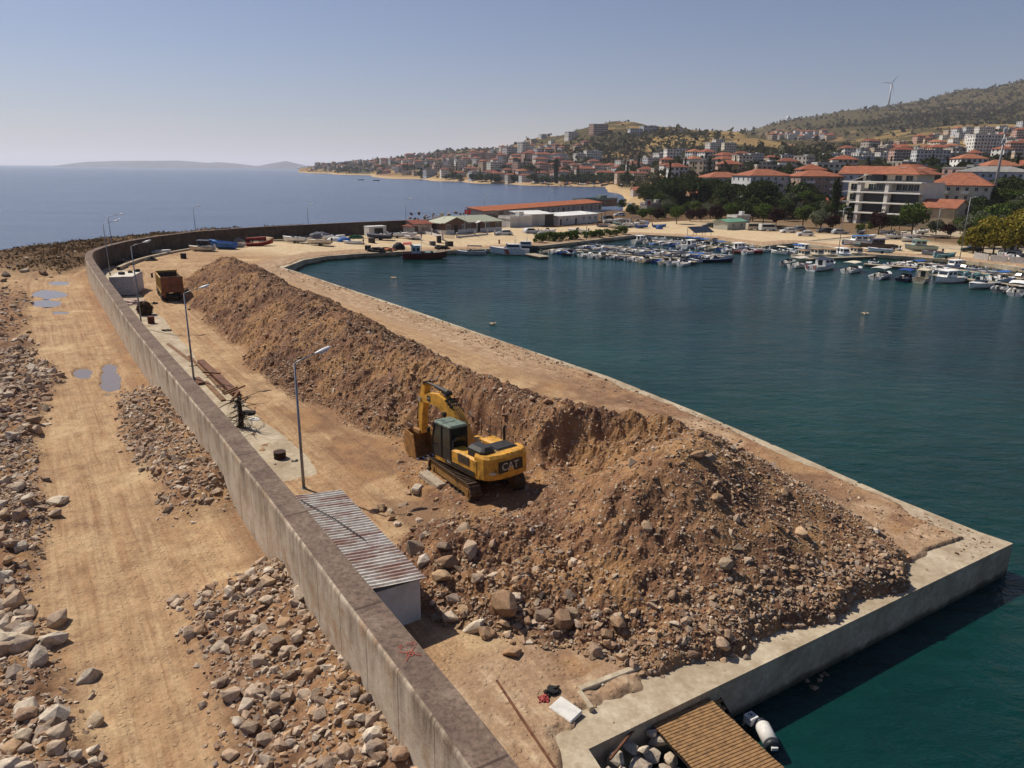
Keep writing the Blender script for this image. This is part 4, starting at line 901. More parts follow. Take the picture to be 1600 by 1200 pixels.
# ------------------------------------------------------------------ tipper truck
def truck():
    Rd = paint('7d4d33', .65, 0, .35, 1.4); Yl = paint('a9853f', .6, 0, .3, 1.6); In = paint('5a4434', .85, 0, .3, 1.5); Bk = paint('231f1d', .7, 0, .2); Cb = paint('a8622f', .5, 0, .2); Tr = paint('9a7044', .7, 0, .3)
    rear = (G(256, 472, 1.75) + G(287, 469, 1.75)) / 2; fr = G(244, 424, 4.6) - G(253, 435, 4.6); a = math.atan2(fr[1], fr[0])
    t = thing('dump_truck', 'brown and yellow tipper truck with an empty open tray on the dirt road', 'truck', (rear[0], rear[1], 1.74), a)
    b = MB(); b.box((3.6, .42, .82), (7.4, .12, .26)); b.box((3.6, -.42, .82), (7.4, .12, .26))
    for x in (.8, 2.2, 6.2): b.box((x, 0, .55), (.2, 2.0, .2))
    b.build('chassis', Bk, t)
    L, W, z0, z1 = 5.3, 2.46, 1.1, 2.95
    b = MB(); b.mat(0); b.box((L / 2 - .2, 0, z0 + .05), (L, W, .12)); ins = .07
    for sy in (1, -1):
        b.mat(0); b.box((L / 2 - .2, sy * (W / 2 - .04), (z0 + z1) / 2), (L, .08, z1 - z0)); b.box((L / 2 - .2, sy * (W / 2 - .02), z1 - .04), (L + .06, .16, .12)); b.box((L / 2 - .2, sy * (W / 2 + .02), z0 + .1), (L, .1, .22))
        for k in range(5): b.box((.2 + k * 1.2, sy * (W / 2 + .025), (z0 + z1) / 2), (.1, .06, z1 - z0 - .1))
    b.box((L - .22, 0, (z0 + z1) / 2 + .1), (.08, W, z1 - z0 + .2)); b.box((L - .1, 0, z1 + .2), (.4, W * .98, .06))
    tb = b.build('tray', Yl, t)
    b = MB(); b.box((L / 2 - .2, 0, z0 + .14), (L - .2, W - .2, .03)); b.build('tray_floor', In, tb)
    b = MB()
    for sy in (1, -1): b.box((L / 2 - .2, sy * (W / 2 - .095), (z0 + z1) / 2), (L - .1, .02, z1 - z0 - .1))
    b.box((L - .3, 0, (z0 + z1) / 2), (.02, W - .2, z1 - z0)); b.build('tray_lining', In, tb)
    b = MB(); b.box((-.26, 0, (z0 + z1) / 2 + .02), (.09, W - .02, z1 - z0 + .04)); b.box((-.31, 0, z1 + .0), (.1, W, .14)); b.box((-.31, 0, z0 + .12), (.1, W, .18)); b.box((-.32, 0, z0 + .75), (.05, W - .1, .08))
    b.build('tailgate', Rd, t)
    b = MB(); b.bbox((6.2, 0, 1.95), (1.75, 2.4, 1.9), .12); cab = b.build('cab', Cb, t)
    b = MB(); b.box((7.09, 0, 2.35), (.03, 2.0, .8)); b.build('windscreen', paint('20262a', .15), cab)
    for sy in (1, -1):
        b = MB(); b.box((6.4, sy * 1.215, 2.3), (.9, .02, .65)); b.build('window', paint('20262a', .15), cab)
        b = MB(); b.tube([(6.9, sy * 1.15, 2.7), (7.1, sy * 1.5, 2.65)], .02, 5); b.box((7.1, sy * 1.55, 2.35), (.1, .24, .55)); b.build('mirror', Bk, cab)
    for x in (.75, 2.1, 5.2, 6.5):
        for sy in (1, -1):
            b = MB(); y = sy * (.98 if x < 3 else 1.08); w_ = .55 if x < 3 else .3
            b.tube([(x, y - w_ / 2, .52), (x, y - w_ / 2 + .05, .52), (x, y + w_ / 2 - .05, .52), (x, y + w_ / 2, .52)], [.47, .52, .52, .47], 20); wh = b.build('wheel', Bk, t)
            b = MB(); b.cyl((x, y + sy * (w_ / 2 + .005), .52), .26, .03, 14, 'y'); b.cyl((x, y + sy * (w_ / 2 + .03), .52), .1, .08, 10, 'y'); b.build('rim', paint('75706a', .6, .3), wh)
    for sy in (1, -1): b = MB(); b.box((1.4, sy * 1.08, 1.08), (3.1, .5, .05)); b.box((-.2, sy * 1.08, .95), (.06, .5, .3)); b.build('mudguard', Tr, t)
    b = MB(); b.box((-.2, 0, .62), (.12, 2.3, .18)); bp = b.build('rear_bumper', Bk, t)
    for sy in (1, -1): b = MB(); b.box((-.27, sy * .95, .64), (.03, .3, .1)); b.build('tail_light', paint('8a1f16', .3), bp)
truck()

# ------------------------------------------------------------------ clutter on the breakwater
def P2(px, py, z=1.75): return on(px, py, z)
M_RUST = paint('6e4630', .8, .1, .4, 4); M_TIMB = paint('7a583a', .85, 0, .35, 3); M_BLK = paint('1d1b1a', .7, 0, .2); M_WHITE = paint('d9d6cf', .6, 0, .12)
def beam(p, q, wd, hh, label, name='timber_plank', cat='plank', m=None, lift=.1, group='planks and beams beside the sea wall'):
    p = np.array(p); q = np.array(q); c = (p + q) / 2; L = np.hypot(*(q - p)[:2]); b = MB(); b.bbox((0, 0, 0), (L, wd, hh), min(wd, hh) * .12)
    o = b.build(name, m or M_TIMB, None, (c[0], c[1], max(p[2], q[2]) + lift), math.atan2(q[1] - p[1], q[0] - p[0])); return tag(o, label, cat, group)
for (a, b_, wd, hh, lb, lift) in (((262, 540), (300, 568), .35, .2, 'long brown plank lying nearest the foot of the second lamp', .1), ((296, 560), (350, 616), .22, .25, 'thin dark beam stretched between two piles of planks', .18),
        ((314, 568), (370, 620), .55, .3, 'broad brown steel beam lying diagonally along the walkway edge', .2), ((322, 601), (350, 630), .35, .25, 'reddish plank close to the wall near the dead tree', .15),
        ((318, 592), (345, 589), .14, .12, 'short dark batten lying across the pale walkway', .3), ((296, 575), (315, 573), .14, .12, 'short dark batten beside the second lamp foot', .1),
        ((307, 596), (316, 605), .5, .35, 'stubby rusty offcut under the second lamp', .2), ((350, 632), (372, 616), .12, .12, 'bleached pole leaning over the plank ends', .55), ((353, 638), (384, 617), .1, .1, 'thin grey pole crossing over the plank ends', .7), ((362, 640), (372, 622), .16, .14, 'short pale timber beside the dead tree', .4)):
    beam(P2(*a), P2(*b_), wd, hh, lb, lift=lift, m=M_RUST if wd in (.55, .5) else M_TIMB)
def drum(px, py, r, h, label, m):
    p = P2(px, py); t = thing('oil_drum', label, 'drum', tuple(p)); b = MB(); b.sm = False
    b.tube([(0, 0, 0), (0, 0, h * .33), (0, 0, h * .35), (0, 0, h * .37), (0, 0, h * .66), (0, 0, h * .68), (0, 0, h * .70), (0, 0, h)], [r, r, r * 1.05, r, r, r * 1.05, r, r], 18); b.build('barrel', m, t)
    b = MB(); b.tube([(0, 0, h - .02), (0, 0, h + .03)], [r * 1.03, r * 1.03], 18); b.build('rim', m, t)
drum(438, 720, .34, .55, 'dark rusty cut-down drum on the pale walkway left of the near lamp', paint('3a2219', .8, .1, .3))
drum(237, 508, .34, .9, 'red-brown rusty drum beside the round dead bush', paint('5d2c20', .8, .1, .3))
drum(287, 404, .5, .9, 'dark drum standing alone on the sand left of the boats', M_BLK)
def branchy(name, label, cat, p, n, seed, h, mats, trunk=.12, up=True):
    r = random.Random(seed); t = thing(name, label, cat, tuple(p)); b = MB()
    b.tube([(0, 0, 0), (.05, .03, h * .4), (0, .1, h)], [trunk, trunk * .8, trunk * .5], 7); b.build('trunk', mats, t)
    b = MB()
    for i in range(n):
        a = r.uniform(0, 6.28); z = h * r.uniform(.1, .95); L = r.uniform(.7, 2.0) * (1 if up else 1.2); pts = [(0, 0, z)]; dz = r.uniform(-.5, .5)
        for k in range(1, 5): pts.append((math.cos(a + .15 * k) * L * k / 4, math.sin(a + .15 * k) * L * k / 4, max(.03, z + dz * L * k / 4 - .1 * k * k / 4)))
        b.tube(pts, [.035, .025, .018, .012, .006], 4)
    b.build('branch', mats, t); return t
M_DEAD = paint('3a2c22', .9, 0, .3)
branchy('dead_tree', 'uprooted dead tree with bare dark branches beside the sea wall', 'tree', P2(377, 672), 60, 3, 2.2, M_DEAD, .2)
def leafy(name, label, cat, p, n, rad, cols, size, seed, flat=1.0):
    r = random.Random(seed); t = thing(name, label, cat, tuple(p)); b = MB()
    for i in range(n):
        v = Vector((r.gauss(0, 1), r.gauss(0, 1), r.gauss(0, 1))).normalized() * rad * r.uniform(.55, 1.0); v.z = v.z * flat + rad * flat
        a = Vector((r.gauss(0, 1), r.gauss(0, 1), r.gauss(0, 1))).normalized() * size; c = a.orthogonal().normalized() * size * .25
        b.quad(v - a - c, v + a - c, v + a + c, v - a + c)
    b.build('crown', cols, t); b = MB()
    for k in range(9): b.tube([(0, 0, 0), (r.uniform(-.6, .6) * rad, r.uniform(-.6, .6) * rad, rad * flat)], [.03, .01], 4)
    b.build('stem', M_DEAD, t); return t
leafy('dead_bush', 'round dry brown bush dumped beside the wall lamp', 'bush', P2(228, 494), 900, .85, paint('5a452f', .95, 0, .35), .16, 5)
def heap(name, label, cat, p, r, h, mat, seed, lumps=40):
    rr = random.Random(seed); b = MB()
    for i in range(lumps):
        a = rr.uniform(0, 6.28); d = r * math.sqrt(rr.random()) * .95; pts = []; z = h * (1 - d / r) * rr.uniform(.4, 1)
        for k in range(5): pts.append((math.cos(a) * d + rr.uniform(-.35, .35) * r * .5, math.sin(a) * d + rr.uniform(-.35, .35) * r * .5, max(.04, z + rr.uniform(-.1, .1) * h)))
        b.tube(pts, rr.uniform(.06, .16) * r, 5)
    for i in range(10):
        V, F = TPL[i]; 
        b.add([Vector(v) * r * 1.1 + Vector((rr.uniform(-.5, .5) * r, rr.uniform(-.5, .5) * r, h * .3)) for v in V], [tuple(f) for f in F])
    return tag(b.build(name, mat, None, tuple(p)), label, cat)
heap('net_pile', 'black plastic netting heap beside the dead tree', 'nets', P2(388, 650), .7, .5, M_BLK, 1)
heap('sheet_pile', 'crumpled white sheeting lying in front of the black netting', 'sheeting', P2(397, 660), .55, .3, M_WHITE, 2, 18)
heap('net_pile', 'dark green fishing net heap on the ledge by the wall bend', 'nets', P2(206, 404), 1.9, 1.0, paint('20281f', .9), 3)
heap('net_pile', 'low dark net heap just behind the white cabin', 'nets', P2(192, 414), 1.5, .8, paint('2a2825', .9), 4)
heap('tyre_pile', 'small black heap on the ledge left of the beached boats', 'tyres', P2(236, 407), .9, 1.0, M_BLK, 5)
heap('debris_pile', 'pale pinkish rubbish heap behind the wall in front of the cabin', 'debris', P2(207, 476), 1.6, .5, paint('b8a097', .9, 0, .3), 6)
heap('debris_pile', 'scattered twigs on the walkway past the rusty drum', 'debris', P2(262, 519), .8, .2, M_DEAD, 7, 22)
heap('debris_pile', 'dark scrap on the ground behind the dump truck', 'debris', P2(242, 475), .4, .35, M_BLK, 8, 12)
heap('debris_pile', 'grey broken scrap beside the near lamp foot', 'debris', P2(463, 725), .45, .25, paint('57504a', .9), 9, 14)
heap('debris_pile', 'dark scrap between the rusty drum and the wall', 'debris', P2(430, 730), .25, .25, M_BLK, 10, 10)
def slabrock(px, py, d, rz, label, m=M_ROCKP):
    p = P2(px, py, 2); b = MB(); b.bbox((0, 0, 0), d, .06); o = b.build('concrete_block', m, None, (p[0], p[1], p[2] + d[2] * .3), rz); o.rotation_euler = (.12, -.15, rz); tag(o, label, 'concrete block')
slabrock(676, 752, (1.7, .6, .28), 2.3, 'pale broken concrete slab lying beside the excavator track'); slabrock(652, 766, (.6, .45, .3), 1.2, 'smaller pale concrete chunk left of the broken slab')
def cabin():
    a = G(174, 462, 1.7); c = G(211, 461, 1.7); W = np.hypot(*(c - a)[:2]); rz = math.atan2(c[1] - a[1], c[0] - a[0]); H, Dp = 2.25, 5.2
    t = thing('site_cabin', 'white box cabin with a pale flat roof behind the sea wall', 'cabin', ((a[0] + c[0]) / 2, (a[1] + c[1]) / 2, 1.7), rz)
    b = MB(); b.box((0, Dp / 2, H / 2), (W, Dp, H)); b.build('wall', paint('b9bbc0', .7, 0, .12), t)
    b = MB(); b.box((-W * .25, Dp / 2, H + .06), (W * .49, Dp + .2, .12)); b.box((W * .25, Dp / 2, H + .08), (W * .49, Dp + .2, .12)); b.build('roof', paint('cfc6b8', .8, 0, .2), t)
    b = MB(); b.box((W / 2 + .015, 1.5, 1.0), (.04, .9, 1.9)); b.build('door', paint('8f9298', .6), t)
    for dx, dy, s_ in ((-.4, 2.2, .5), (.3, 3.6, .4), (.9, 4.6, .5)): 
        q = np.array([(a[0] + c[0]) / 2, (a[1] + c[1]) / 2]) + np.array([math.cos(rz), math.sin(rz)]) * dx + np.array([-math.sin(rz), math.cos(rz)]) * dy
        b = MB(); b.bbox((0, 0, s_ * .3), (s_ * 1.4, s_, s_ * .6), .05); b.box((0, 0, s_ * .63), (s_ * .5, s_ * .3, .06)); tag(b.build('crate', M_BLK, None, (q[0], q[1], 1.7 + H + .15), rz + dx), 'dark crate left on the roof of the white cabin', 'crate', 'crates on the cabin roof')
cabin()
# bottom end of the mole
beam(G(776, 1066, 1.7), G(868, 1205, 1.7), .07, .07, 'long thin rusty rod lying on the dirt at the wall end', 'steel_rod', 'rod', M_RUST, .07, None)
beam(G(905, 1083, 1.62), G(1035, 1033, 1.62), .24, .26, 'pale concrete kerb beam half buried along the dug strip', 'kerb_beam', 'kerb', M_QUAY, .07, None)
beam(G(905, 1085, 1.62), G(925, 1112, 1.62), .16, .2, 'short concrete kerb end beside the white board', 'kerb_beam', 'kerb', M_QUAY, .06, None)
b = MB(); b.bbox((0, 0, 0), (.85, .62, .1), .03); o = b.build('white_board', paint('d8d4cd', .5, 0, .06), None, tuple(G(884, 1109, 1.75)), -.75); o.rotation_euler = (.06, .1, -.72); tag(o, 'clean white board lying beside the concrete kerb', 'board')
heap('debris_pile', 'red and white packaging scrap left of the white board', 'debris', G(850, 1094, 1.72), .22, .2, paint('9a3a35', .7), 11, 10)
heap('debris_pile', 'dark rubbish at the foot of the stones near the white board', 'debris', G(865, 1082, 1.75), .3, .25, M_BLK, 12, 10)
def platform():
    c = [G(1010, 1121, 1.35), G(1104, 1086, 1.35), G(1225, 1199, 1.35), G(1115, 1215, 1.35)]
    u = c[1] - c[0]; W = np.hypot(*u[:2]); u = u / W; v = np.array([u[1], -u[0], 0]); L = 4.2; rz = math.atan2(u[1], u[0])
    wood = paint('94714a', .75, 0, .3, 5); dk = paint('2b221b', .8)
    t = thing('wooden_platform', 'brown slatted wooden platform at the water below the quay end', 'platform', tuple(c[0]), rz)
    n = int(L / .115)
    b = MB()
    for k in range(n): b.bbox((W / 2, -.05 - k * .115, -.02), (W + .02 * math.sin(k * 7), .098, .04), .008)
    b.build('deck', wood, t)
    for x in (.08, W / 2, W - .08): b = MB(); b.box((x, -L / 2, -.12), (.1, L, .14)); b.build('bearer', dk, t)
    for x in (.1, W - .1):
        for y in (-.2, -2.0, -4.0): b = MB(); b.box((x, y, -.95), (.12, .12, 1.6)); b.build('leg', dk, t)
    s = thing('slatted_steps', 'dark slatted wooden steps beside the brown platform', 'steps', tuple(c[1] + np.array([.02, .05, -.1])), rz)
    for k in range(5): b = MB(); b.bbox((.28, .1 - k * .22, -.08 - k * .13), (.5, .15, .05), .01); b.build('tread', wood, s)
    for x in (.03, .53): b = MB(); b.extrude([(.2, -.2), (.2, .0), (-.95, -.62), (-.95, -.8)], x - .02, x + .02, 'x'); b.build('stringer', dk, s)
platform()
beam(G(1006, 1130, 1.2), G(952, 1206, 1.0), .07, .07, 'rusty iron pole leaning on the white stones below the platform', 'iron_pole', 'pole', M_RUST, .25, None)
for k, (px, py, sz, z) in enumerate(((985, 1160, .9, .9), (1030, 1150, .8, .8), (1015, 1175, .9, .6), (960, 1180, .8, .9), (1050, 1180, .7, .5), (1000, 1195, .9, .6), (1040, 1200, .8, .4), (975, 1205, .7, .8), (1020, 1140, .5, 1.0), (1060, 1160, .5, .6), (1085, 1195, .6, .2), (1005, 1165, .5, .9), (950, 1198, .5, 1.0), (1060, 1200, .5, .3))):
    p = G(px, py, z + .35); o = bpy.data.objects.new('pale_boulder', BM['p'][k % 16]); C.objects.link(o); o.matrix_world = Matrix.Translation((p[0], p[1], p[2] - .15)) @ rock_rot(k + 900).to_4x4() @ Matrix.Scale(sz, 4)
    tag(o, 'pale broken boulder stacked under the quay end beside the wooden platform', 'boulder', 'pale boulders beside the wooden platform', same=True)
for k in range(26):
    a = RNG.uniform(); p = G(1120 + 60 * a, 1125 + RNG.uniform(-20, 50), 0) if k % 2 else G(1270 + RNG.uniform(-20, 30), 1062 + RNG.uniform(-14, 14), 0)
    if k > 18: p = G(955 + 14 * (k - 18), 1215 + RNG.uniform(-6, 4), .2)
    o = bpy.data.objects.new('wet_boulder', BM['d'][k % 16]); C.objects.link(o); sz = RNG.uniform(.3, .75); o.matrix_world = Matrix.Translation((p[0], p[1], -.12)) @ rock_rot(k + 950).to_4x4() @ Matrix.Scale(sz, 4)
    tag(o, 'dark wet boulder at the waterline below the quay face', 'boulder', 'wet boulders below the quay face', same=True)
def buoy():
    a = G(1188, 1128, .35); c = G(1208, 1168, .35); rz = math.atan2(c[1] - a[1], c[0] - a[0]); L = np.hypot(*(c - a)[:2]) + .1; m = (a + c) / 2
    t = thing('mooring_buoy', 'white cylindrical buoy with dark ends floating beside the platform', 'buoy', tuple(m), rz); Dk = paint('2a2d33', .5)
    b = MB(); b.sm = True; b.tube([(-L / 2 + .2, 0, 0), (-L / 2 + .26, 0, 0), (L / 2 - .2, 0, 0)], [.2, .24, .25], 18); b.build('float', paint('d3cfc9', .5, 0, .1), t)
    b = MB(); b.sm = True; b.tube([(-L / 2, 0, 0), (-L / 2 + .03, 0, 0), (-L / 2 + .21, 0, 0)], [.1, .16, .225], 18); b.build('end_cap', Dk, t)
    b = MB(); b.sm = True; b.tube([(L / 2 - .21, 0, 0), (L / 2 - .02, 0, 0), (L / 2, 0, 0)], [.255, .24, .15], 18); b.build('end_cap', Dk, t)
    b = MB(); b.box((L / 2 + .04, 0, .05), (.1, .2, .1)); b.build('shackle', M_WHITE, t)
    p = G(1174, 1118, .55); t = thing('sign_box', 'small white box with a round emblem beside the floating buoy', 'sign', tuple(p), .5)
    b = MB(); b.bbox((0, 0, -.12), (.36, .34, .26), .02); b.build('box', M_WHITE, t)
    b = MB(); b.tube([(.10 * math.cos(a), .10 * math.sin(a), .012) for a in np.linspace(0, 2 * PI, 17)], .012, 4); b.box((0, .0, .012), (.05, .1, .01)); b.box((.03, .02, .012), (.05, .03, .012)); b.build('emblem', M_BLK, t)
    b = MB(); b.box((0, 0, -.5), (.12, .12, .7)); b.build('post', Dk, t)
buoy()
for px, py, lb in ((615, 434, 'tan driftwood floating in the basin near the red fishing boat'), (771, 506, 'pale driftwood floating in the middle of the basin'), (1352, 490, 'small floating scrap far out in the basin')):
    p = G(px, py, 0); b = MB(); b.tube([(-.8, 0, .02), (0, .15, .06), (.8, 0, .02)], [.07, .12, .08], 6); b.tube([(-.2, .1, .05), (.4, .5, .05)], [.06, .05], 5); b.bbox((.1, -.25, .05), (.7, .35, .1), .03); tag(b.build('driftwood', paint('a5917a', .9), None, tuple(p), px), lb, 'driftwood')
# dry scrub at the shore end of the track
def scrub_mat(cols, name='foliage'):
    b = NB(name); g = b.n('ShaderNodeNewGeometry'); c = b.ramp(g.outputs['Random Per Island'], cols); b.b.inputs['Subsurface Weight'].default_value = 0
    b.L(c, b.b.inputs['Base Color']); b.b.inputs['Roughness'].default_value = .8; b.b.inputs['Specular IOR Level'].default_value = .15
    tr = b.n('ShaderNodeBsdfTranslucent'); b.L(c, tr.inputs[0]); ms = b.n('ShaderNodeMixShader'); ms.inputs[0].default_value = .25
    b.L(b.b.outputs[0], ms.inputs[1]); b.L(tr.outputs[0], ms.inputs[2]); b.L(ms.outputs[0], b.t.nodes['Material Output'].inputs[0]); return b.m
def cards(P, size, seed, asp=.5):
    r = np.random.default_rng(seed); n = len(P); a = r.normal(size=(n, 3)); a /= np.linalg.norm(a, axis=1)[:, None]; t = r.normal(size=(n, 3)); b_ = np.cross(a, t); b_ /= np.linalg.norm(b_, axis=1)[:, None]
    s = (size * r.uniform(.6, 1.3, n))[:, None]; a = a * s; b_ = b_ * s * asp
    V = np.stack([P - a, P - b_ * .9 + a * .1, P + a, P + b_ + a * .1], 1).reshape(-1, 3); return V, np.arange(4 * n).reshape(-1, 4)
n = 60000; x = RNG.uniform(-105, -55, n); y = RNG.uniform(95, 215, n); z, zo = ground(x, y); k = (zo['grassy'] > .4) & (z > .3) & (RNG.random(n) < np.clip(.5 + fbm(x, y, 4, 3, 401), .05, 1)); P = np.stack([x[k], y[k], z[k] + RNG.uniform(0, .45, k.sum()) * np.clip(.6 + fbm(x[k], y[k], 3, 2, 402), .1, 1.3)], 1)
V, F = cards(P, np.full(len(P), .26), 5)
k2 = None; tag(npmesh('dry_scrub', V, F, scrub_mat([(0, '3a3022'), (.4, '55432f'), (.75, '6f573d'), (1, '4b422c')])), 'low dry scrub covering the shore bank outside the wall', 'scrub', kind='stuff')

# ------------------------------------------------------------------ boats
M_INN = paint('d6d0c6', .6, 0, .2); M_DKW = paint('5c4632', .7, 0, .3); M_SCR = paint('27313a', .12, 0, .1); M_ENG = paint('1e1f22', .4, 0, .15)
def hull_mb(L, W, H, deck=0.0, cov=.0, flare=.82, bowup=.35, pts=9):
    """open hull: x from stern to bow, water line about z=0; deck = share of the length covered from the bow"""
    b = MB(); st = []
    for i in range(pts):
        t = i / (pts - 1); x = -L / 2 + L * t; k = max(0, (t - .45) / .55); w_ = W / 2 * (1 - k ** 2.3 * .97) * (.92 + .08 * min(1, t * 4)); sh = H * (1 + bowup * t * t); ch = .12 + .5 * k ** 2 * H
        st.append([(x + .25 * k * k * .6, w_, sh), (x, w_ * flare, ch), (x - .0, w_ * .12, -.28 + .55 * k ** 3 * H), (x + .25 * k * k * .6, w_ * .86, sh), (x, w_ * .72, .22 + .35 * k * H)])
    V = []; 
    for (o, c, kk, i1, i2) in st:
        for y in (1, -1): V += [(p[0], y * p[1], p[2]) for p in (o, c, kk, i1, i2)]
    F = []
    for i in range(pts - 1):
        a, c = i * 10, (i + 1) * 10
        for s in (0, 5):
            for u, v in ((0, 1), (1, 2), (0, 3), (3, 4)): F.append((a + s + u, c + s + u, c + s + v, a + s + v))
        F.append((a + 2, c + 2, c + 7, a + 7)); F.append((a + 4, c + 4, c + 9, a + 9))
    F += [(0, 1, 2, 7, 6, 5), (3, 4, 9, 8), (0, 3, 8, 5)]
    b.add(V, F)
    dk = MB()
    if deck > 0:
        i0 = int((1 - deck) * (pts - 1)); V2 = []
        for (o, c, kk, i1, i2) in st[i0:]: V2 += [(o[0], o[1] * .97, o[2] + .02), (o[0], 0, o[2] + .10), (o[0], -o[1] * .97, o[2] + .02)]
        m = len(st[i0:]); F2 = [(i * 3 + j, i * 3 + 3 + j, i * 3 + 4 + j, i * 3 + 1 + j) for i in range(m - 1) for j in (0, 1)]
        F2.append((0, 1, 2)); o = len(V2); V2 += [(V2[0][0], V2[0][1] * .9, .25), (V2[2][0], V2[2][1] * .9, .25)]; F2.append((0, 2, o + 1, o)); dk.add(V2, F2)
    rail = MB(); rail.tube([(p[0][0], p[0][1] + .01, p[0][2] - .03) for p in st], .035, 5); rail.tube([(p[0][0], -p[0][1] - .01, p[0][2] - .03) for p in st], .035, 5)
    return b, dk, rail
def outboard(t, x, z, y=0, m=None, s=1.0):
    b = MB(); b.bbox((x - .16 * s, y, z + .42 * s), (.36 * s, .28 * s, .42 * s), .08 * s); b.box((x - .18 * s, y, z + .05 * s), (.14 * s, .1 * s, .6 * s)); b.box((x - .2 * s, y, z - .3 * s), (.4 * s, .08 * s, .1 * s)); b.build('outboard_motor', m or M_ENG, t)
def canopy(t, x0, x1, W, z0, z1, m, arch=.12):
    b = MB(); n = 6; V = []
    for i in range(n + 1):
        y = -W / 2 + W * i / n; z = z1 + arch * (1 - (2 * i / n - 1) ** 2)
        V += [(x0, y, z), (x1, y, z + .04), (x0, y, z - .04), (x1, y, z)]
    F = []
    for i in range(n): a = i * 4; F += [(a, a + 1, a + 5, a + 4), (a + 2, a + 6, a + 7, a + 3), (a, a + 4, a + 6, a + 2), (a + 1, a + 3, a + 7, a + 5)]
    F += [(0, 2, 3, 1), (n * 4, n * 4 + 1, n * 4 + 3, n * 4 + 2)]; b.add(V, F); cp = b.build('canopy', m, t)
    for x in (x0 + .05, x1 - .05):
        for y in (-W / 2 + .04, W / 2 - .04): p = MB(); p.tube([(x, y, z0), (x, y, z1)], .022, 5); p.build('canopy_post', M_GALV, t)
def make_boat(kind, hullc, trim, top=None, L=4.6, W=1.8, name='small_boat'):
    t = thing(name, 'boat', 'boat'); H = {'skiff': .52, 'dinghy': .5, 'speed': .62, 'canopy': .6, 'cabin': .85, 'cuddy': .75}[kind]
    dk = {'skiff': .3, 'dinghy': .14, 'speed': .5, 'canopy': .36, 'cabin': .5, 'cuddy': .45}[kind]
    hm = paint(hullc, .35, 0, .14, 1.6); tm = paint(trim, .5, 0, .15); tp = paint(top or 'd8d4cc', .7, 0, .15)
    b, d, r = hull_mb(L, W, H, dk); b.build('hull', hm, t)
    if d.v: d.build('foredeck', hm, t)
    r.build('rub_rail', tm, t)
    b = MB()
    for x in ((-L * .28, L * .02) if kind in ('skiff', 'dinghy', 'canopy') else (-L * .3,)): b.box((x, 0, .36), (.28, W * .78, .06))
    b.build('thwart', M_DKW if kind in ('skiff', 'dinghy') else M_INN, t)
    if kind in ('speed', 'canopy', 'cuddy'):
        zs = H * 1.12; b = MB(); x = L * (.02 if kind != 'cuddy' else .06)
        V = [(x, -W * .4, zs), (x + .45, -W * .3, zs + .02), (x + .45, W * .3, zs + .02), (x, W * .4, zs), (x - .22, -W * .37, zs + .42), (x + .12, -W * .26, zs + .46), (x + .12, W * .26, zs + .46), (x - .22, W * .37, zs + .42)]
        b.add(V, [(0, 1, 5, 4), (1, 2, 6, 5), (2, 3, 7, 6)]); b.build('windscreen', M_SCR, t)
        b = MB(); b.bbox((x - .55, W * .18, .6), (.5, .45, .55), .06); b.bbox((x - 1.1, -W * .18, .5), (.5, .45, .45), .06); b.build('seat', M_INN, t)
    if kind == 'canopy': canopy(t, -L * .38, L * .12, W * .92, H, H + 1.25, tp)
    if kind == 'cabin':
        x0, x1, z0, z1 = -L * .12, L * .22, H * .9, H + 1.15
        b = MB(); b.extrude([(x0, z0), (x1 + .35, z0), (x1, z1 - .1), (x1 - .05, z1), (x0, z1)], -W * .36, W * .36, 'y'); cb = b.build('wheelhouse', hm, t)
        b = MB(); b.bbox(((x0 + x1) / 2 - .25, 0, z1 + .04), (x1 - x0 + .9, W * .82, .09), .04); b.build('cabin_roof', tp, cb)
        for sy in (1, -1):
            for k in range(2): xx = x0 + .2 + (x1 - x0) * .5 * k; q = MB(); q.quad((xx, sy * (W * .36 + .012), z1 - .62), (xx + (x1 - x0) * .36, sy * (W * .36 + .012), z1 - .62), (xx + (x1 - x0) * .36, sy * (W * .36 + .012), z1 - .18), (xx, sy * (W * .36 + .012), z1 - .18)); q.build('window', M_SCR, cb)
        q = MB(); q.quad((x1 + .17, -W * .3, z1 - .62), (x1 + .17, W * .3, z1 - .62), (x1 + .045, W * .3, z1 - .2), (x1 + .045, -W * .3, z1 - .2)); q.build('window', M_SCR, cb)
        q = MB(); q.quad((x0 - .012, -W * .16, z0 + .1), (x0 - .012, W * .16, z0 + .1), (x0 - .012, W * .16, z1 - .15), (x0 - .012, -W * .16, z1 - .15)); q.build('door', M_SCR, cb)
        b = MB(); 
        for sy in (1, -1): b.tube([(L * .15, sy * W * .42, H * 1.1), (L * .15, sy * W * .42, H * 1.1 + .4), (L * .42, sy * W * .2, H * 1.3 + .4), (L * .46, 0, H * 1.35 + .42)], .018, 4)
        b.build('bow_rail', M_GALV, t)
    else: outboard(t, -L / 2, H * .75, 0, paint('c9cbce', .4) if (len(hullc + trim) + int(L * 10)) % 3 == 0 else M_ENG)
    return t
WHT, CRM, NVY, BLU, TEAL, GRY, RED_, TAN, GRN = 'eceae6', 'dccfb8', '1f2c4a', '2a62a8', '4e7f80', '9a9c9e', '9c2b2a', '9b7a58', '3f5f4a'
PROTO = []
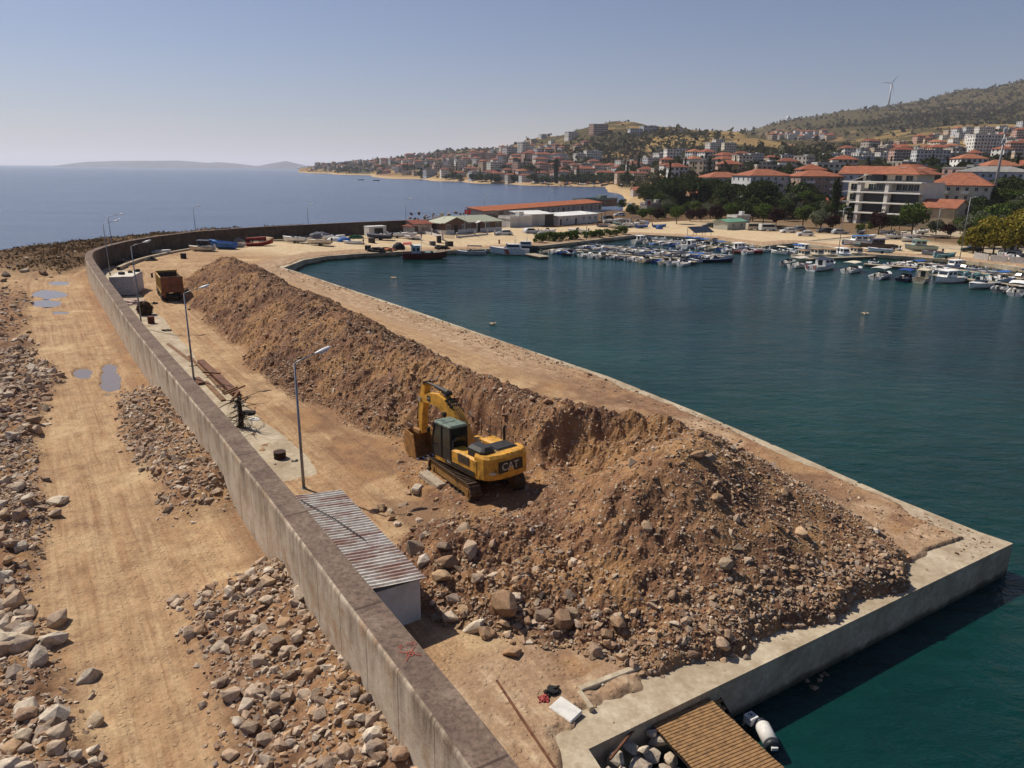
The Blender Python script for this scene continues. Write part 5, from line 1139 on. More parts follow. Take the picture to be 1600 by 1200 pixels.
for kind, h_, tr, tp, L, W, ds in (('skiff', WHT, BLU, None, 4.4, 1.7, 'white open skiff with blue trim'), ('skiff', WHT, RED_, None, 4.3, 1.7, 'white open skiff with red trim'), ('skiff', CRM, TAN, None, 4.6, 1.75, 'cream open skiff with tan trim'),
        ('dinghy', BLU, WHT, None, 4.0, 1.6, 'blue dinghy with white gunwale'), ('dinghy', WHT, GRN, None, 4.1, 1.6, 'white dinghy with green gunwale'), ('dinghy', TEAL, WHT, None, 4.2, 1.65, 'teal wooden dinghy with pale gunwale'), ('dinghy', GRY, RED_, None, 4.0, 1.6, 'grey dinghy with red gunwale'),
        ('speed', WHT, NVY, None, 5.0, 2.0, 'white runabout with navy rail'), ('speed', WHT, GRY, None, 4.8, 1.9, 'white runabout with grey rail'), ('speed', NVY, WHT, None, 5.2, 2.0, 'navy runabout with white rail'),
        ('canopy', WHT, BLU, BLU, 4.9, 1.9, 'white boat under a blue canopy'), ('canopy', WHT, TAN, CRM, 4.9, 1.9, 'white boat under a cream canopy'), ('canopy', CRM, TAN, NVY, 4.8, 1.9, 'cream boat under a navy canopy'),
        ('cuddy', WHT, RED_, None, 5.2, 2.0, 'white cuddy boat with red rail'), ('cuddy', WHT, NVY, None, 5.4, 2.05, 'white cuddy boat with navy rail'), ('cabin', WHT, BLU, WHT, 5.8, 2.2, 'white cabin boat with blue rail'), ('cabin', CRM, TAN, TAN, 5.8, 2.2, 'cream cabin boat with a tan roof')):
    PROTO.append((make_boat(kind, h_, tr, tp, L, W), ds, L, W, kind))
used_proto = [False] * len(PROTO)
def put_boat(k, p, rz, where, group, sc=1.0, roll=0):
    t, ds, L, W, kd = PROTO[k]
    o = t if not used_proto[k] else copy_tree(t); used_proto[k] = True
    o.location = (p[0], p[1], p[2]); o.rotation_euler = (roll, 0, rz); o.scale = (sc,) * 3; o['label'] = ds + ' ' + where; o['group'] = group; o['category'] = 'boat'; return o
M_PONT = paint('a1927c', .85, 0, .25, 2)
def pontoon(a, c, label, wd=1.3):
    L = np.hypot(*(c - a)[:2]); rz = math.atan2(c[1] - a[1], c[0] - a[0]); t = thing('pontoon', label, 'pontoon', ((a[0] + c[0]) / 2, (a[1] + c[1]) / 2, 0), rz, 'pontoons of the marina')
    b = MB(); b.bbox((0, 0, .48), (L, wd, .14), .03); b.build('deck', M_PONT, t); b = MB(); b.box((0, 0, .18), (L - .4, wd * .7, .46)); b.build('float', paint('5b5750', .8), t); return t
def moor(a, c, n, side, where, group, seed, setback=.9, kinds=None, jit=.25):
    r = random.Random(seed); u = (c - a)[:2]; L = np.hypot(*u); u = u / L; nv = np.array([u[1], -u[0]]) * side
    for i in range(n):
        k = r.choice(kinds) if kinds else r.choice((0, 0, 1, 1, 2, 2, 3, 4, 5, 6, 7, 8, 8, 9, 10, 11, 12, 13, 14, 15)); Lb = PROTO[k][2]; sc = r.uniform(.86, 1.0)
        q = a[:2] + u * (L * (i + .5) / n + r.uniform(-jit, jit)) + nv * (setback + Lb * sc / 2); hd = math.atan2(-nv[1], -nv[0]) + r.uniform(-.08, .08)
        put_boat(k, (q[0], q[1], -.02), hd, where, group, sc)
PA = (G(862, 390, .4), G(1088, 410, .4)); PB = (G(915, 384, .4), G(1132, 402, .4)); PC = (G(1008, 375, .4), G(1192, 393, .4))
for (a, c), lb in ((PA, 'long low pontoon nearest the open basin in the left marina'), (PB, 'middle pontoon of the left marina between two boat rows'), (PC, 'farthest pontoon of the left marina reaching out to the right')): pontoon(a, c, lb)
moor(*PA, 17, 1, 'in the left marina front row', 'boats of the left marina', 1); moor(*PA, 16, -1, 'behind the nearest pontoon', 'boats of the left marina', 2)
moor(*PB, 16, 1, 'before the middle pontoon', 'boats of the left marina', 3, .9, (0, 1, 2, 3, 4, 6, 8)); moor(*PB, 15, -1, 'behind the middle pontoon', 'boats of the left marina', 4, .9, (0, 1, 2, 7, 8, 10, 12, 13))
moor(*PC, 13, 1, 'before the far pontoon', 'boats of the left marina', 5); moor(*PC, 13, -1, 'behind the far pontoon', 'boats of the left marina', 6)
# boats stern-to along the sand of the back quay
ed = [G(px, py, 1.6) for px, py in ((1060, 369), (1100, 371), (1195, 384), (1243, 380))]
for i in range(3): moor(ed[i] + (0, 0, 0), ed[i + 1], (3, 7, 4)[i], 1, 'along the back quay between the marinas', 'boats along the back quay', 10 + i, .8)
# right marina
PR = [(G(1262, 405, .4), G(1385, 400, .4)), (G(1350, 413, .4), G(1460, 421, .4)), (G(1420, 411, .4), G(1600, 437, .4)), (G(1460, 430, .4), G(1605, 449, .4))]
for (a, c), lb in zip(PR, ('short pontoon at the left end of the right marina', 'second pontoon of the right marina behind the bimini boat', 'long pontoon at the back of the right marina', 'front pontoon of the right marina behind the big speedboat')): pontoon(a, c, lb, 1.5)
moor(*PR[0], 6, -1, 'behind the short pontoon', 'boats of the right marina', 21, .8, (15, 16, 15, 11, 0))
moor(*PR[2], 11, -1, 'in the right marina back row', 'boats of the right marina', 22); moor(*PR[2], 11, 1, 'in the right marina middle row', 'boats of the right marina', 23, .8, (0, 2, 5, 7, 8, 10, 13))
moor(*PR[1], 5, -1, 'at the second right pontoon', 'boats of the right marina', 24)
def ashore(px, py, k, deg, where, sc=1.0, lift=.45, trailer=True, roll=0):
    p = G(px, py, 1.7); o = put_boat(k, (p[0], p[1], 1.7 + lift), math.radians(deg), where, 'boats laid up ashore', sc, roll)
    if trailer:
        t = thing('boat_trailer', 'trailer under the ' + PROTO[k][1].split(' with ')[0].split(' under ')[0] + ' ' + where, 'trailer', (p[0], p[1], 1.72), math.radians(deg), 'boat trailers'); L = PROTO[k][2] * sc
        b = MB()
        for y in (-.35, .35): b.box((.2, y, .3), (L * .9, .07, .08))
        b.box((L * .62, 0, .3), (L * .3, .08, .08)); b.box((-.3, 0, .27), (.08, 1.4, .08)); b.box((-.8, 0, .36), (.1, 1.0, .1)); b.build('frame', M_GALV, t)
        for y in (-.75, .75): w_ = MB(); w_.cyl((-.3, y, .26), .28, .18, 12, 'y'); w_.build('wheel', M_BLK, t)
    return o
ashore(461, 380, 7, 170, 'on a trailer near the far wall', 1.05, .6); ashore(499, 384, 2, 178, 'on a trailer on the sand', 1.1, .6); ashore(522, 376, 8, 10, 'beached beside the covered boat')
ashore(593, 375, 9, 175, 'trailered before the white container', 1.1, .6); ashore(623, 372, 14, 5, 'beside the container', .9); ashore(640, 369, 4, 8, 'near the red-roofed hut', .9, .3, False)
ashore(645, 375, 1, 170, 'on the sand behind the red fishing boat', .9, .4); ashore(552, 382, 4, 185, 'alone on the sand without a trailer', 1.0, .15, False); ashore(250, 397, 0, 5, 'lying under the curved wall', .9, .2, False)
ashore(316, 393, 12, 178, 'left of the blue wooden boat', 1.0, .3, False); ashore(372, 387, 6, 30, 'between the blue and the red boat', .8, .25, False)
ashore(855, 366, 8, 20, 'by the bushes before the shed', 1.0); ashore(903, 366, 7, 160, 'beside the thin waterside pole', 1.1); ashore(944, 355, 6, 20, 'near the road end', 1.1, .3, False); ashore(962, 358, 2, 190, 'near the road end'); ashore(955, 349, 8, 10, 'at the road end', 1.1); ashore(975, 347, 0, 170, 'at the road end', 1.0)
ashore(985, 356, 13, 15, 'under the street trees', 1.1); ashore(1003, 357, 3, 20, 'under the street trees', 1.0, .4); ashore(1030, 356, 3, 0, 'nearest the tree row', 1.0, .4); ashore(968, 352, 5, 150, 'crowded near the road end', 1.0, .3, False); ashore(996, 351, 12, 5, 'at the back of the yard', 1.0)
for k, (px, py, kk, dg) in enumerate(((1358, 372, 0, 20), (1385, 366, 4, 190), (1405, 368, 2, 15), (1425, 371, 1, 170), (1345, 366, 6, 40), (1395, 374, 8, 200), (1330, 383, 3, 10), (1352, 388, 5, 170), (1375, 396, 0, 160), (1395, 391, 4, 100), (1468, 373, 2, 175), (1440, 366, 8, 20), (1420, 378, 7, 200), (1476, 404, 5, 10), (1455, 400, 6, 185), (1565, 402, 8, 60), (1578, 408, 13, 70))):
    ashore(px, py, kk, dg, 'laid up in the right yard', 1.05, .4 if k % 3 else .2, bool(k % 3))
# larger boats one by one
def afloat(px, py, clear):
    p = G(px, py, 0)
    for _ in range(60):
        E = float(seg_sd(np.array([p[0]]), np.array([p[1]]), EDGE)[1][0])
        if E > clear: break
        p = p - np.array([p[0], p[1], 0]) / np.hypot(p[0], p[1]) * .3
    return p
def big_boat(px, py, deg, kind, hullc, trim, top, L, W, label, z=0.0, name='motor_boat'):
    p = afloat(px, py, W * .6) if z == 0 else G(px, py, z); t = make_boat(kind, hullc, trim, top, L, W, name); t.location = (p[0], p[1], z); t.rotation_euler = (0, 0, math.radians(deg)); t['label'] = label; t['group'] = 'larger boats of the harbour'; return t
big_boat(1232, 414, 40, 'speed', GRY, NVY, None, 4.6, 1.8, 'small grey open boat at the left end of the right marina')
big_boat(1252, 417, 35, 'canopy', WHT, TAN, 'd9c9bd', 6.4, 2.3, 'white boat with pinkish canopy left of the lifebuoy boat')
lb_ = big_boat(1285, 421, 38, 'cabin', WHT, NVY, NVY, 8.2, 2.8, 'white cabin boat with two red lifebuoys on its stern')
for y in (-.75, .75): b = MB(); b.tube([(-4.15, y + .26 * math.cos(a), .75 + .26 * math.sin(a)) for a in np.linspace(0, 2 * PI, 17)], .07, 6); b.build('lifebuoy', paint('b8402c', .6), lb_)
big_boat(1333, 425, 42, 'canopy', WHT, GRY, CRM, 6.2, 2.3, 'white motorboat with a cream bimini and slanted stern')
big_boat(1378, 434, 45, 'canopy', WHT, NVY, 'c9c4ba', 7.0, 2.5, 'white motorboat with pale bimini and black outboards')
big_boat(1415, 438, 48, 'canopy', NVY, NVY, '223f86', 5.6, 2.2, 'navy boat fully covered by a bright blue canopy')
big_boat(1442, 440, 48, 'cabin', CRM, '7a4f38', 'cdc0a6', 5.8, 2.2, 'cream cabin boat with brown wooden stern')
big_boat(1481, 441, 205, 'cabin', WHT, NVY, WHT, 6.6, 2.5, 'white cabin cruiser with its bow to the basin')
big_boat(1533, 449, 215, 'cuddy', WHT, NVY, None, 8.0, 2.6, 'big white speedboat with a navy hull stripe')
big_boat(1562, 455, 50, 'speed', GRY, WHT, None, 5.0, 2.1, 'grey inflatable-looking boat with white outboard by the speedboat')
big_boat(1590, 459, 50, 'canopy', WHT, TAN, WHT, 7.0, 2.5, 'white boat with a white sun roof at the right edge')
big_boat(1117, 409, 8, 'speed', NVY, WHT, None, 7.6, 2.4, 'dark navy motorboat moored at the tip of the left marina')
big_boat(1168, 396, -10, 'speed', RED_, WHT, None, 6.2, 2.1, 'white and red motorboat moored beyond the far pontoon')
big_boat(1068, 410, 20, 'canopy', WHT, GRY, '2a2c2e', 6.0, 2.3, 'white boat with a black bimini near the pontoon tip')
big_boat(1345, 382, 185, 'cabin', WHT, GRY, '2f6fb0', 8.5, 2.8, 'large white cruiser ashore under a blue canopy', 2.1)
big_boat(1372, 388, 175, 'cabin', '4b3f38', '3a2f45', '3d3a55', 7.6, 2.8, 'dark wooden cabin boat ashore beside the large cruiser', 2.0)
big_boat(1438, 390, 175, 'cabin', 'a9b5a8', GRN, '6e8f80', 6.6, 2.5, 'pale green cruiser with glazed cabin ashore on the sand', 2.1)
big_boat(1577, 396, 80, 'cabin', WHT, GRY, '8fa3b8', 6.5, 2.4, 'white cruiser ashore under the yellow-green trees', 2.0)
big_boat(736, 397, 178, 'canopy', 'b8bcc0', NVY, '3a3430', 6.0, 2.1, 'grey open boat with a canopy frame left of the patrol boat')
# blue and red wooden boats by the wall
def wooden(px, py, deg, hullc, trim, L, label, roll=0, z=1.75):
    p = G(px, py, z); t = thing('wooden_boat', label, 'boat', (p[0], p[1], z + .35), math.radians(deg)); t.rotation_euler = (roll, 0, math.radians(deg))
    b, d, r = hull_mb(L, L * .4, .95, .25, bowup=.55); b.build('hull', paint(hullc, .55, 0, .2, 1.5), t); d.build('foredeck', paint(trim, .6, 0, .2), t); r.build('rub_rail', paint(trim, .6), t)
    b = MB(); 
    for x in (-L * .3, 0, L * .2): b.box((x, 0, .62), (.3, L * .3, .06))
    b.build('thwart', M_DKW, t); return t
wooden(349, 389, 170, '2563ab', '3f7fc4', 5.4, 'bright blue wooden boat beached near the curved wall')
rb = wooden(406, 384, 20, '8f2a25', 'b08a64', 5.4, 'red wooden boat tipped over showing its tan inside', .5)
b = MB(); b.bbox((0, 0, .55), (2.4, 1.3, .08), .03); b.build('floorboard', paint('b89c78', .7), rb)
def tarp(px, py, L, W, H, deg, col, label, z=1.72):
    p = G(px, py, z); b = MB(); b.sm = True; n, m = 14, 8; V = []
    for i in range(n + 1):
        t = i / n; k = math.sin(PI * (t * .9 + .05)) ** .55
        for j in range(m + 1):
            a = PI * j / m; V.append((-L / 2 + L * t, W / 2 * k * math.cos(a), H * k * math.sin(a) ** .8 * (1 + .06 * math.sin(i * 1.9 + j))))
    b.add(V, [(i * (m + 1) + j, i * (m + 1) + j + 1, (i + 1) * (m + 1) + j + 1, (i + 1) * (m + 1) + j) for i in range(n) for j in range(m)])
    return tag(b.build('covered_boat', paint(col, .8, 0, .2, 1.2), None, tuple(p), math.radians(deg)), label, 'boat', 'boats under tarpaulins')
tarp(370, 380, 3.6, 1.8, 1.3, 5, '8f837a', 'small boat under a grey tarpaulin by the curved wall'); tarp(500, 373, 5.6, 2.2, 1.6, 4, '5c606c', 'boat under an arched dark grey tarpaulin near the far lamp'); tarp(538, 378, 3.0, 1.8, 1.1, 10, '2f68ad', 'small boat under a blue tarpaulin on the sand'); tarp(523, 377, 3.6, 1.9, 1.0, 0, 'd2cec6', 'boat under a white tarpaulin beside the blue one')
tarp(845, 372, 3.4, 1.9, 1.7, 30, '8e8b88', 'boat under a peaked grey tarpaulin behind the patrol boats'); tarp(1003, 350, 5, 2, 1.2, 12, '9fb4d6', 'boat under a pale blue tarpaulin at the back of the yard')
tarp(623, 390, 2.6, 2.0, 1.5, 0, '24262a', 'domed black net heap on the quay left of the fishing boat'); tarp(1030, 358, 2.0, 1.5, 1.3, 0, '3a62a0', 'small blue covered load near the tree row')
heap('net_pile', 'green fishing nets heaped between the boats by the far wall', 'nets', G(556, 373, 1.7), 2.0, .8, paint('2f5f44', .9), 20); heap('net_pile', 'dark gear heaped on the quay edge left of the fishing boat', 'nets', G(590, 392, 1.7), 2.0, .6, paint('3a3230', .9), 21)
heap('net_pile', 'orange nets spread beside the black net heap', 'nets', G(607, 391, 1.7), 1.6, .5, paint('a86a4c', .9), 22); heap('net_pile', 'dark gear heaped on the quay right of the fishing boat', 'nets', G(690, 388, 1.7), 1.6, .8, paint('352c28', .9), 23)
def fishing_boat():
    p = afloat(664, 404, 1.8); t = thing('fishing_boat', 'red fishing boat with white wheelhouse and red awning moored at the quay', 'boat', (p[0], p[1], 0), .12)
    Rh = paint('5c1a1c', .5, 0, .25, 1); L = 8.8
    b, d, r = hull_mb(L, 3.0, 1.15, .32, bowup=.25, pts=12); b.build('hull', Rh, t); d.build('foredeck', paint('8a7a6c', .8), t); r.build('rub_rail', paint('3a1516', .6), t)
    b = MB(); b.extrude([(-2.7, .5), (-.9, .5), (-.9, 2.6), (-2.7, 2.6)], -.95, .95, 'y'); wh = b.build('wheelhouse', paint('b7c6c9', .5, 0, .15), t)
    for sy in (1, -1):
        for x in (-2.4, -1.6): q = MB(); q.quad((x, sy * .962, 1.6), (x + .5, sy * .962, 1.6), (x + .5, sy * .962, 2.2), (x, sy * .962, 2.2)); q.build('window', M_SCR, wh)
    b = MB(); b.bbox((-1.8, 0, 2.66), (2.2, 2.2, .12), .04); b.build('roof', paint('cfd4d4', .6), wh)
    canopy(t, -4.3, -2.6, 2.3, 1.0, 2.9, paint('a52c35', .7), .35)
    b = MB(); b.tube([(-.7, 0, .8), (-.7, 0, 4.2)], [.07, .04], 8); b.tube([(-.7, 0, 3.2), (2.2, 0, 2.4)], .04, 6); b.build('mast', paint('d8d2c8', .6), t)
    b = MB(); b.bbox((.6, 0, 1.0), (1.4, 1.3, .7), .06); b.bbox((2.1, .3, 1.1), (.8, .8, .6), .06); b.build('net_box', paint('8fa8a4', .7), t)
    b = MB(); b.cyl((1.4, -.7, 1.2), .35, .9, 14, 'y'); b.build('winch', M_BLK, t)
    b = MB(); b.sm = True
    b.tube([(-4.5, 1.2, -.05), (-4.5, 1.2, .12), (-4.5, 1.2, .32), (-4.5, 1.2, .42)], [.1, .24, .24, .08], 10); b.build('white_fender', M_WHITE, t)
fishing_boat()
def patrol(px, py, rz, hullc, L, label, stripe, dark):
    p = afloat(px, py, L * .17); t = thing('patrol_boat', label, 'boat', (p[0], p[1], 0), rz); H = paint(hullc, .4, 0, .1)
    b, d, r = hull_mb(L, L * .3, 1.25, .55, bowup=.35, pts=12); b.build('hull', H, t); d.build('foredeck', paint('cfd0d2', .6, 0, .1), t); r.build('rub_rail', paint('23262c', .6), t)
    b = MB(); b.extrude([(-L * .3, .9), (L * .16, 1.3), (L * .04, 2.3), (-L * .28, 2.3)], -L * .1, L * .1, 'y'); c = b.build('wheelhouse', paint('d7d8da', .45), t)
    for sy in (1, -1): q = MB(); q.quad((-L * .26, sy * (L * .1 + .012), 1.7), (L * .07, sy * (L * .1 + .012), 1.72), (L * .035, sy * (L * .1 + .012), 2.15), (-L * .26, sy * (L * .1 + .012), 2.15)); q.build('window', M_SCR, c)
    q = MB(); q.quad((L * .148, -L * .08, 1.45), (L * .148, L * .08, 1.45), (L * .065, L * .08, 2.15), (L * .065, -L * .08, 2.15)); q.build('window', M_SCR, c)
    b = MB(); b.tube([(-L * .15, -.9, 2.3), (-L * .15, -.7, 3.1), (-L * .15, .7, 3.1), (-L * .15, .9, 2.3)], .05, 6); b.tube([(-L * .15, 0, 3.1), (-L * .15, 0, 4.0)], .03, 5); b.build('radar_arch', M_WHITE, t)
    if stripe:
        w2 = L * .15
        for sy in (1, -1):
            for x0, wd, m in ((L * .02, .55, paint('b5482c', .5)), (L * .10, .22, paint('b5482c', .5))):
                q = MB(); yb = sy * (w2 * .865 + .02); q.quad((x0 - .45, yb * .985, .18), (x0 - .45 + wd, yb * .985, .18), (x0 + wd, sy * (w2 * .99 + .05), 1.22), (x0, sy * (w2 * .99 + .05), 1.22)); q.build('hull_stripe', m, t)
    return t
patrol(796, 398, math.radians(172), 'd5d7da', 8.4, 'white patrol boat with slanting orange hull stripe', True, False)
patrol(816, 388, math.radians(176), '2b3038', 7.0, 'dark hulled launch with white wheelhouse behind the patrol boat', False, True)
pontoon(G(828, 397, .4), G(852, 402, .4), 'short wooden float right of the patrol boat', 2.4); pontoon(G(700, 391, .4), G(765, 391, .4), 'low brown jetty along the quay between two boats', 1.6)
p = G(780, 381, 1.7); t = thing('bollard', 'small orange-brown mooring post on the sandy quay', 'bollard', tuple(p)); b = MB(); b.sm = True; b.tube([(0, 0, 0), (0, 0, .7), (0, 0, .8), (0, 0, .95)], [.2, .17, .26, .2], 12); b.build('post', paint('8a4524', .7), t)
b = MB(); b.cyl((0, 0, .03), .32, .08, 12); b.build('base', M_RUST, t)
def small_box(px, py, d, col, label, name='gear_box', cat='box'):
    p = G(px, py, 1.7); t = thing(name, label, cat, tuple(p), px * .01); b = MB(); b.bbox((0, 0, d[2] / 2), d, .05); b.build('body', paint(col, .7, 0, .2), t); b = MB(); b.bbox((0, 0, d[2] + .04), (d[0] + .08, d[1] + .08, .1), .03); b.build('lid', paint(col, .6, 0, .3), t)
small_box(702, 385, (1.6, 1.0, 1.0), '2b2624', 'square dark crate on the quay right of the net gear'); small_box(686, 381, (.9, .8, 1.7), '201d1c', 'tall dark cabinet on the quay behind the red fishing boat'); small_box(575, 391, (1.0, .8, .9), '26282b', 'dark box at the quay edge left of the gear heap'); small_box(581, 381, (1.2, 1.0, 1.2), '3a322c', 'dark cart on the sand beside the trailer boat'); small_box(676, 384, (1.2, 1.0, .9), '4d4a4c', 'grey crate on the quay just right of the fishing boat')
# white shipping container by the wall
def container():
    a = G(577, 370, 1.75); c = G(604, 368.5, 1.75); L = np.hypot(*(c - a)[:2]); rz = math.atan2(c[1] - a[1], c[0] - a[0])
    t = thing('container', 'white box container with a doorway painted dark as shade against the far wall', 'container', (a[0], a[1], 1.75), rz); H = 2.3
    b = MB(); b.box((L / 2, 1.2, H / 2), (L, 2.4, H)); 
    for k in range(16): b.box((L * (k + .5) / 16, -.02, H / 2), (L / 34, .05, H - .1))
    b.build('wall', paint('cfccc6', .7, 0, .15), t); b = MB(); b.bbox((L / 2, 1.2, H + .05), (L + .1, 2.6, .1), .03); b.build('roof', paint('d8d6d2', .6), t)
    b = MB(); b.box((L * .55, -.06, 1.0), (L * .5, .04, 1.9)); b.build('doorway', paint('39352f', .9), t)  # shade of the opening painted as a dark panel, wall behind is solid
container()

# ------------------------------------------------------------------ buildings
M_PANE = paint('2a3136', .12, 0, .12, .6); M_FRAME = paint('d9d7d2', .6, 0, .06)
def tile_mat(c):
    key = ('tile', c)
    if key in _mats: return _mats[key]
    b = NB('roof_tiles'); o = b.obj(); n = b.noise(o, .7, 5, .7); l = lin(c)
    k = b.ramp(n, [(.3, tuple(x * .6 for x in l[:3])), (.55, l[:3]), (.75, tuple(min(1, x * 1.35) for x in l[:3]))])
    sx = b.n('ShaderNodeSeparateXYZ'); b.L(o, sx.inputs[0]); fr = b.math('FRACT', b.math('MULTIPLY', sx.outputs[0], 3.2)); k = b.mix(b.ramp(fr, [(.0, .45), (.25, 0.), (.8, 0.), (1, .45)]), k, tuple(x * .4 for x in l[:3]))
    _mats[key] = b.fin(k, .85, 0, .2); return _mats[key]
_win = {}
def window_mesh(w_, h_, style=0):
    k = (round(w_, 2), round(h_, 2), style)
    if k not in _win:
        b = MB(); b.mat(0); f = .07
        for x in (-w_ / 2 + f / 2, w_ / 2 - f / 2): b.box((x, -.02, 0), (f, .08, h_))
        b.box((0, -.02, h_ / 2 - f / 2), (w_ - 2 * f, .08, f)); b.box((0, -.05, -h_ / 2), (w_ + .1, .16, f)); 
        if style == 0: b.box((0, -.015, 0), (f * .7, .06, h_ - f))
        b.mat(1); b.quad((-w_ / 2, -.01, -h_ / 2), (w_ / 2, -.01, -h_ / 2), (w_ / 2, -.01, h_ / 2), (-w_ / 2, -.01, h_ / 2))
        _win[k] = b.mesh('window', [M_FRAME, M_PANE])
    return _win[k]
def add_window(t, x, y, z, rz, w_=1.1, h_=1.3, style=0, name='window'):
    o = bpy.data.objects.new(name, window_mesh(w_, h_, style)); C.objects.link(o); o.parent = t; o.location = (x, y, z); o.rotation_euler = (0, 0, rz); return o
def roof_mb(W, D, z, kind, rise, ov=.45):
    b = MB(); w, d = W / 2 + ov, D / 2 + ov
    if kind == 'hip':
        r = max(.2, w - d) if w > d else 0; r2 = max(.2, d - w) if d >= w else 0
        b.add([(-w, -d, z), (w, -d, z), (w, d, z), (-w, d, z), (-r, -r2, z + rise), (r, r2, z + rise)] if w > d else [(-w, -d, z), (w, -d, z), (w, d, z), (-w, d, z), (0, -r2, z + rise), (0, r2, z + rise)],
              [(0, 1, 5, 4), (1, 2, 5), (2, 3, 4, 5), (3, 0, 4)] if w > d else [(0, 1, 4), (1, 2, 5, 4), (2, 3, 5), (3, 0, 4, 5)])
        b.add([(-w, -d, z), (w, -d, z), (w, d, z), (-w, d, z), (-w, -d, z - .18), (w, -d, z - .18), (w, d, z - .18), (-w, d, z - .18)], [(0, 4, 5, 1), (1, 5, 6, 2), (2, 6, 7, 3), (3, 7, 4, 0), (4, 7, 6, 5)])
    elif kind == 'gable':
        b.extrude([(-d, z - .1), (0, z + rise - .1), (d, z - .1), (d, z + .06), (0, z + rise + .08), (-d, z + .06)], -w, w, 'x')
    elif kind == 'front_gable':
        b.extrude([(-w, z - .1), (0, z + rise - .1), (w, z - .1), (w, z + .06), (0, z + rise + .08), (-w, z + .06)], -d, d, 'y')
    elif kind == 'mono':
        b.add([(-w, -d, z), (w, -d, z), (w, d, z + rise), (-w, d, z + rise), (-w, -d, z - .14), (w, -d, z - .14), (w, d, z + rise - .14), (-w, d, z + rise - .14)], [(0, 1, 2, 3), (4, 7, 6, 5), (0, 4, 5, 1), (1, 5, 6, 2), (2, 6, 7, 3), (3, 7, 4, 0)])
    else:
        b.box((0, 0, z + .1), (W + .3, D + .3, .24))
        for x, y, a, c in ((0, -D / 2, W + .2, .18), (0, D / 2, W + .2, .18), (-W / 2, 0, .18, D - .2), (W / 2, 0, .18, D - .2)): b.box((x, y, z + .48), (a, c, .5))
        b.box((W * .2, 0, z + 1.0), (W * .22, D * .3, 1.6))
    return b
def gable_walls(b, W, D, z, kind, rise):
    if kind == 'gable':
        for x in (-W / 2, W / 2): b.extrude([(-D / 2, z), (D / 2, z), (0, z + rise * .93)], x - .01, x + .01, 'x')
    if kind == 'front_gable':
        for y in (-D / 2, D / 2): b.extrude([(-W / 2, z), (W / 2, z), (0, z + rise * .93)], y - .01, y + .01, 'y')
    if kind == 'mono': b.extrude([(-D / 2, z - .1), (D / 2, z - .1), (D / 2, z + rise - .14), (-D / 2, z - .14 + .05)], -W / 2, W / 2, 'x')
def face_cam(p): return -math.atan2(p[0], p[1])
def building(name, p, W, D, H, kind, wallc, roofc, label, cat, rz=None, rise=1.6, win=None, group=None, wh=1.25, ww=1.1, storeys=None, skip=lambda s, i: False, sides=True, balcony=False, door=False, base=2.0):
    """building with each window, the roof and doors as its own part; local -y faces the viewer"""
    t = thing(name, label, cat, tuple(p), face_cam(p) if rz is None else rz, group); S = storeys or max(1, round(H / 3)); fh = H / S
    b = MB(); b.box((0, 0, H / 2 - base / 2), (W, D, H + base)); gable_walls(b, W, D, H, kind, rise)
    wl = b.build('wall', paint(wallc, .85, 0, .1, .35), t)
    roof_mb(W, D, H, kind, rise).build('roof', tile_mat(roofc) if kind != 'flat' else paint(roofc, .85, 0, .2), t)
    n = win if win is not None else max(1, int(W / 2.8)); nd = max(1, int(D / 3.4)) if sides else 0
    for s in range(S):
        z = fh * (s + .56)
        for i in range(n):
            if not skip(s, i): add_window(t, -W / 2 + W * (i + .5) / n, -D / 2 - .02, z, 0, ww, wh)
        for i in range(nd):
            for sx in (-1, 1): add_window(t, sx * (W / 2 + .02), -D / 2 + D * (i + .5) / nd, z, sx * PI / 2, ww * .9, wh)
        if balcony and s:
            for k, (bx, bw) in enumerate(balcony):
                q = MB(); q.box((bx * W, -D / 2 - .6, fh * s + .02), (bw * W, 1.2, .16)); q.box((bx * W, -D / 2 - 1.16, fh * s + .5), (bw * W, .06, .8)); q.build('balcony', paint('d6d2ca', .7, 0, .08), t)
    if door: q = MB(); q.box((W * door, -D / 2 - .02, 1.05), (1.0, .08, 2.1)); q.build('door', paint('5b4030', .6), t)
    return t
def px_building(name, px, py, wpx, hpx, Dm, kind, wc, rc, label, cat='apartment block', yaw=0, **k):
    p = hit(px, py); _, _, dz = proj(p); return building(name, p + np.array([p[0], p[1], 0]) / np.hypot(p[0], p[1]) * Dm / 2, wpx * dz / FPX, Dm, hpx * dz / FPX, kind, wc, rc, label, cat, rz=face_cam(p) + math.radians(yaw), **k)
RT, RT2, RT3 = '96553f', '9c624a', '7f4636'
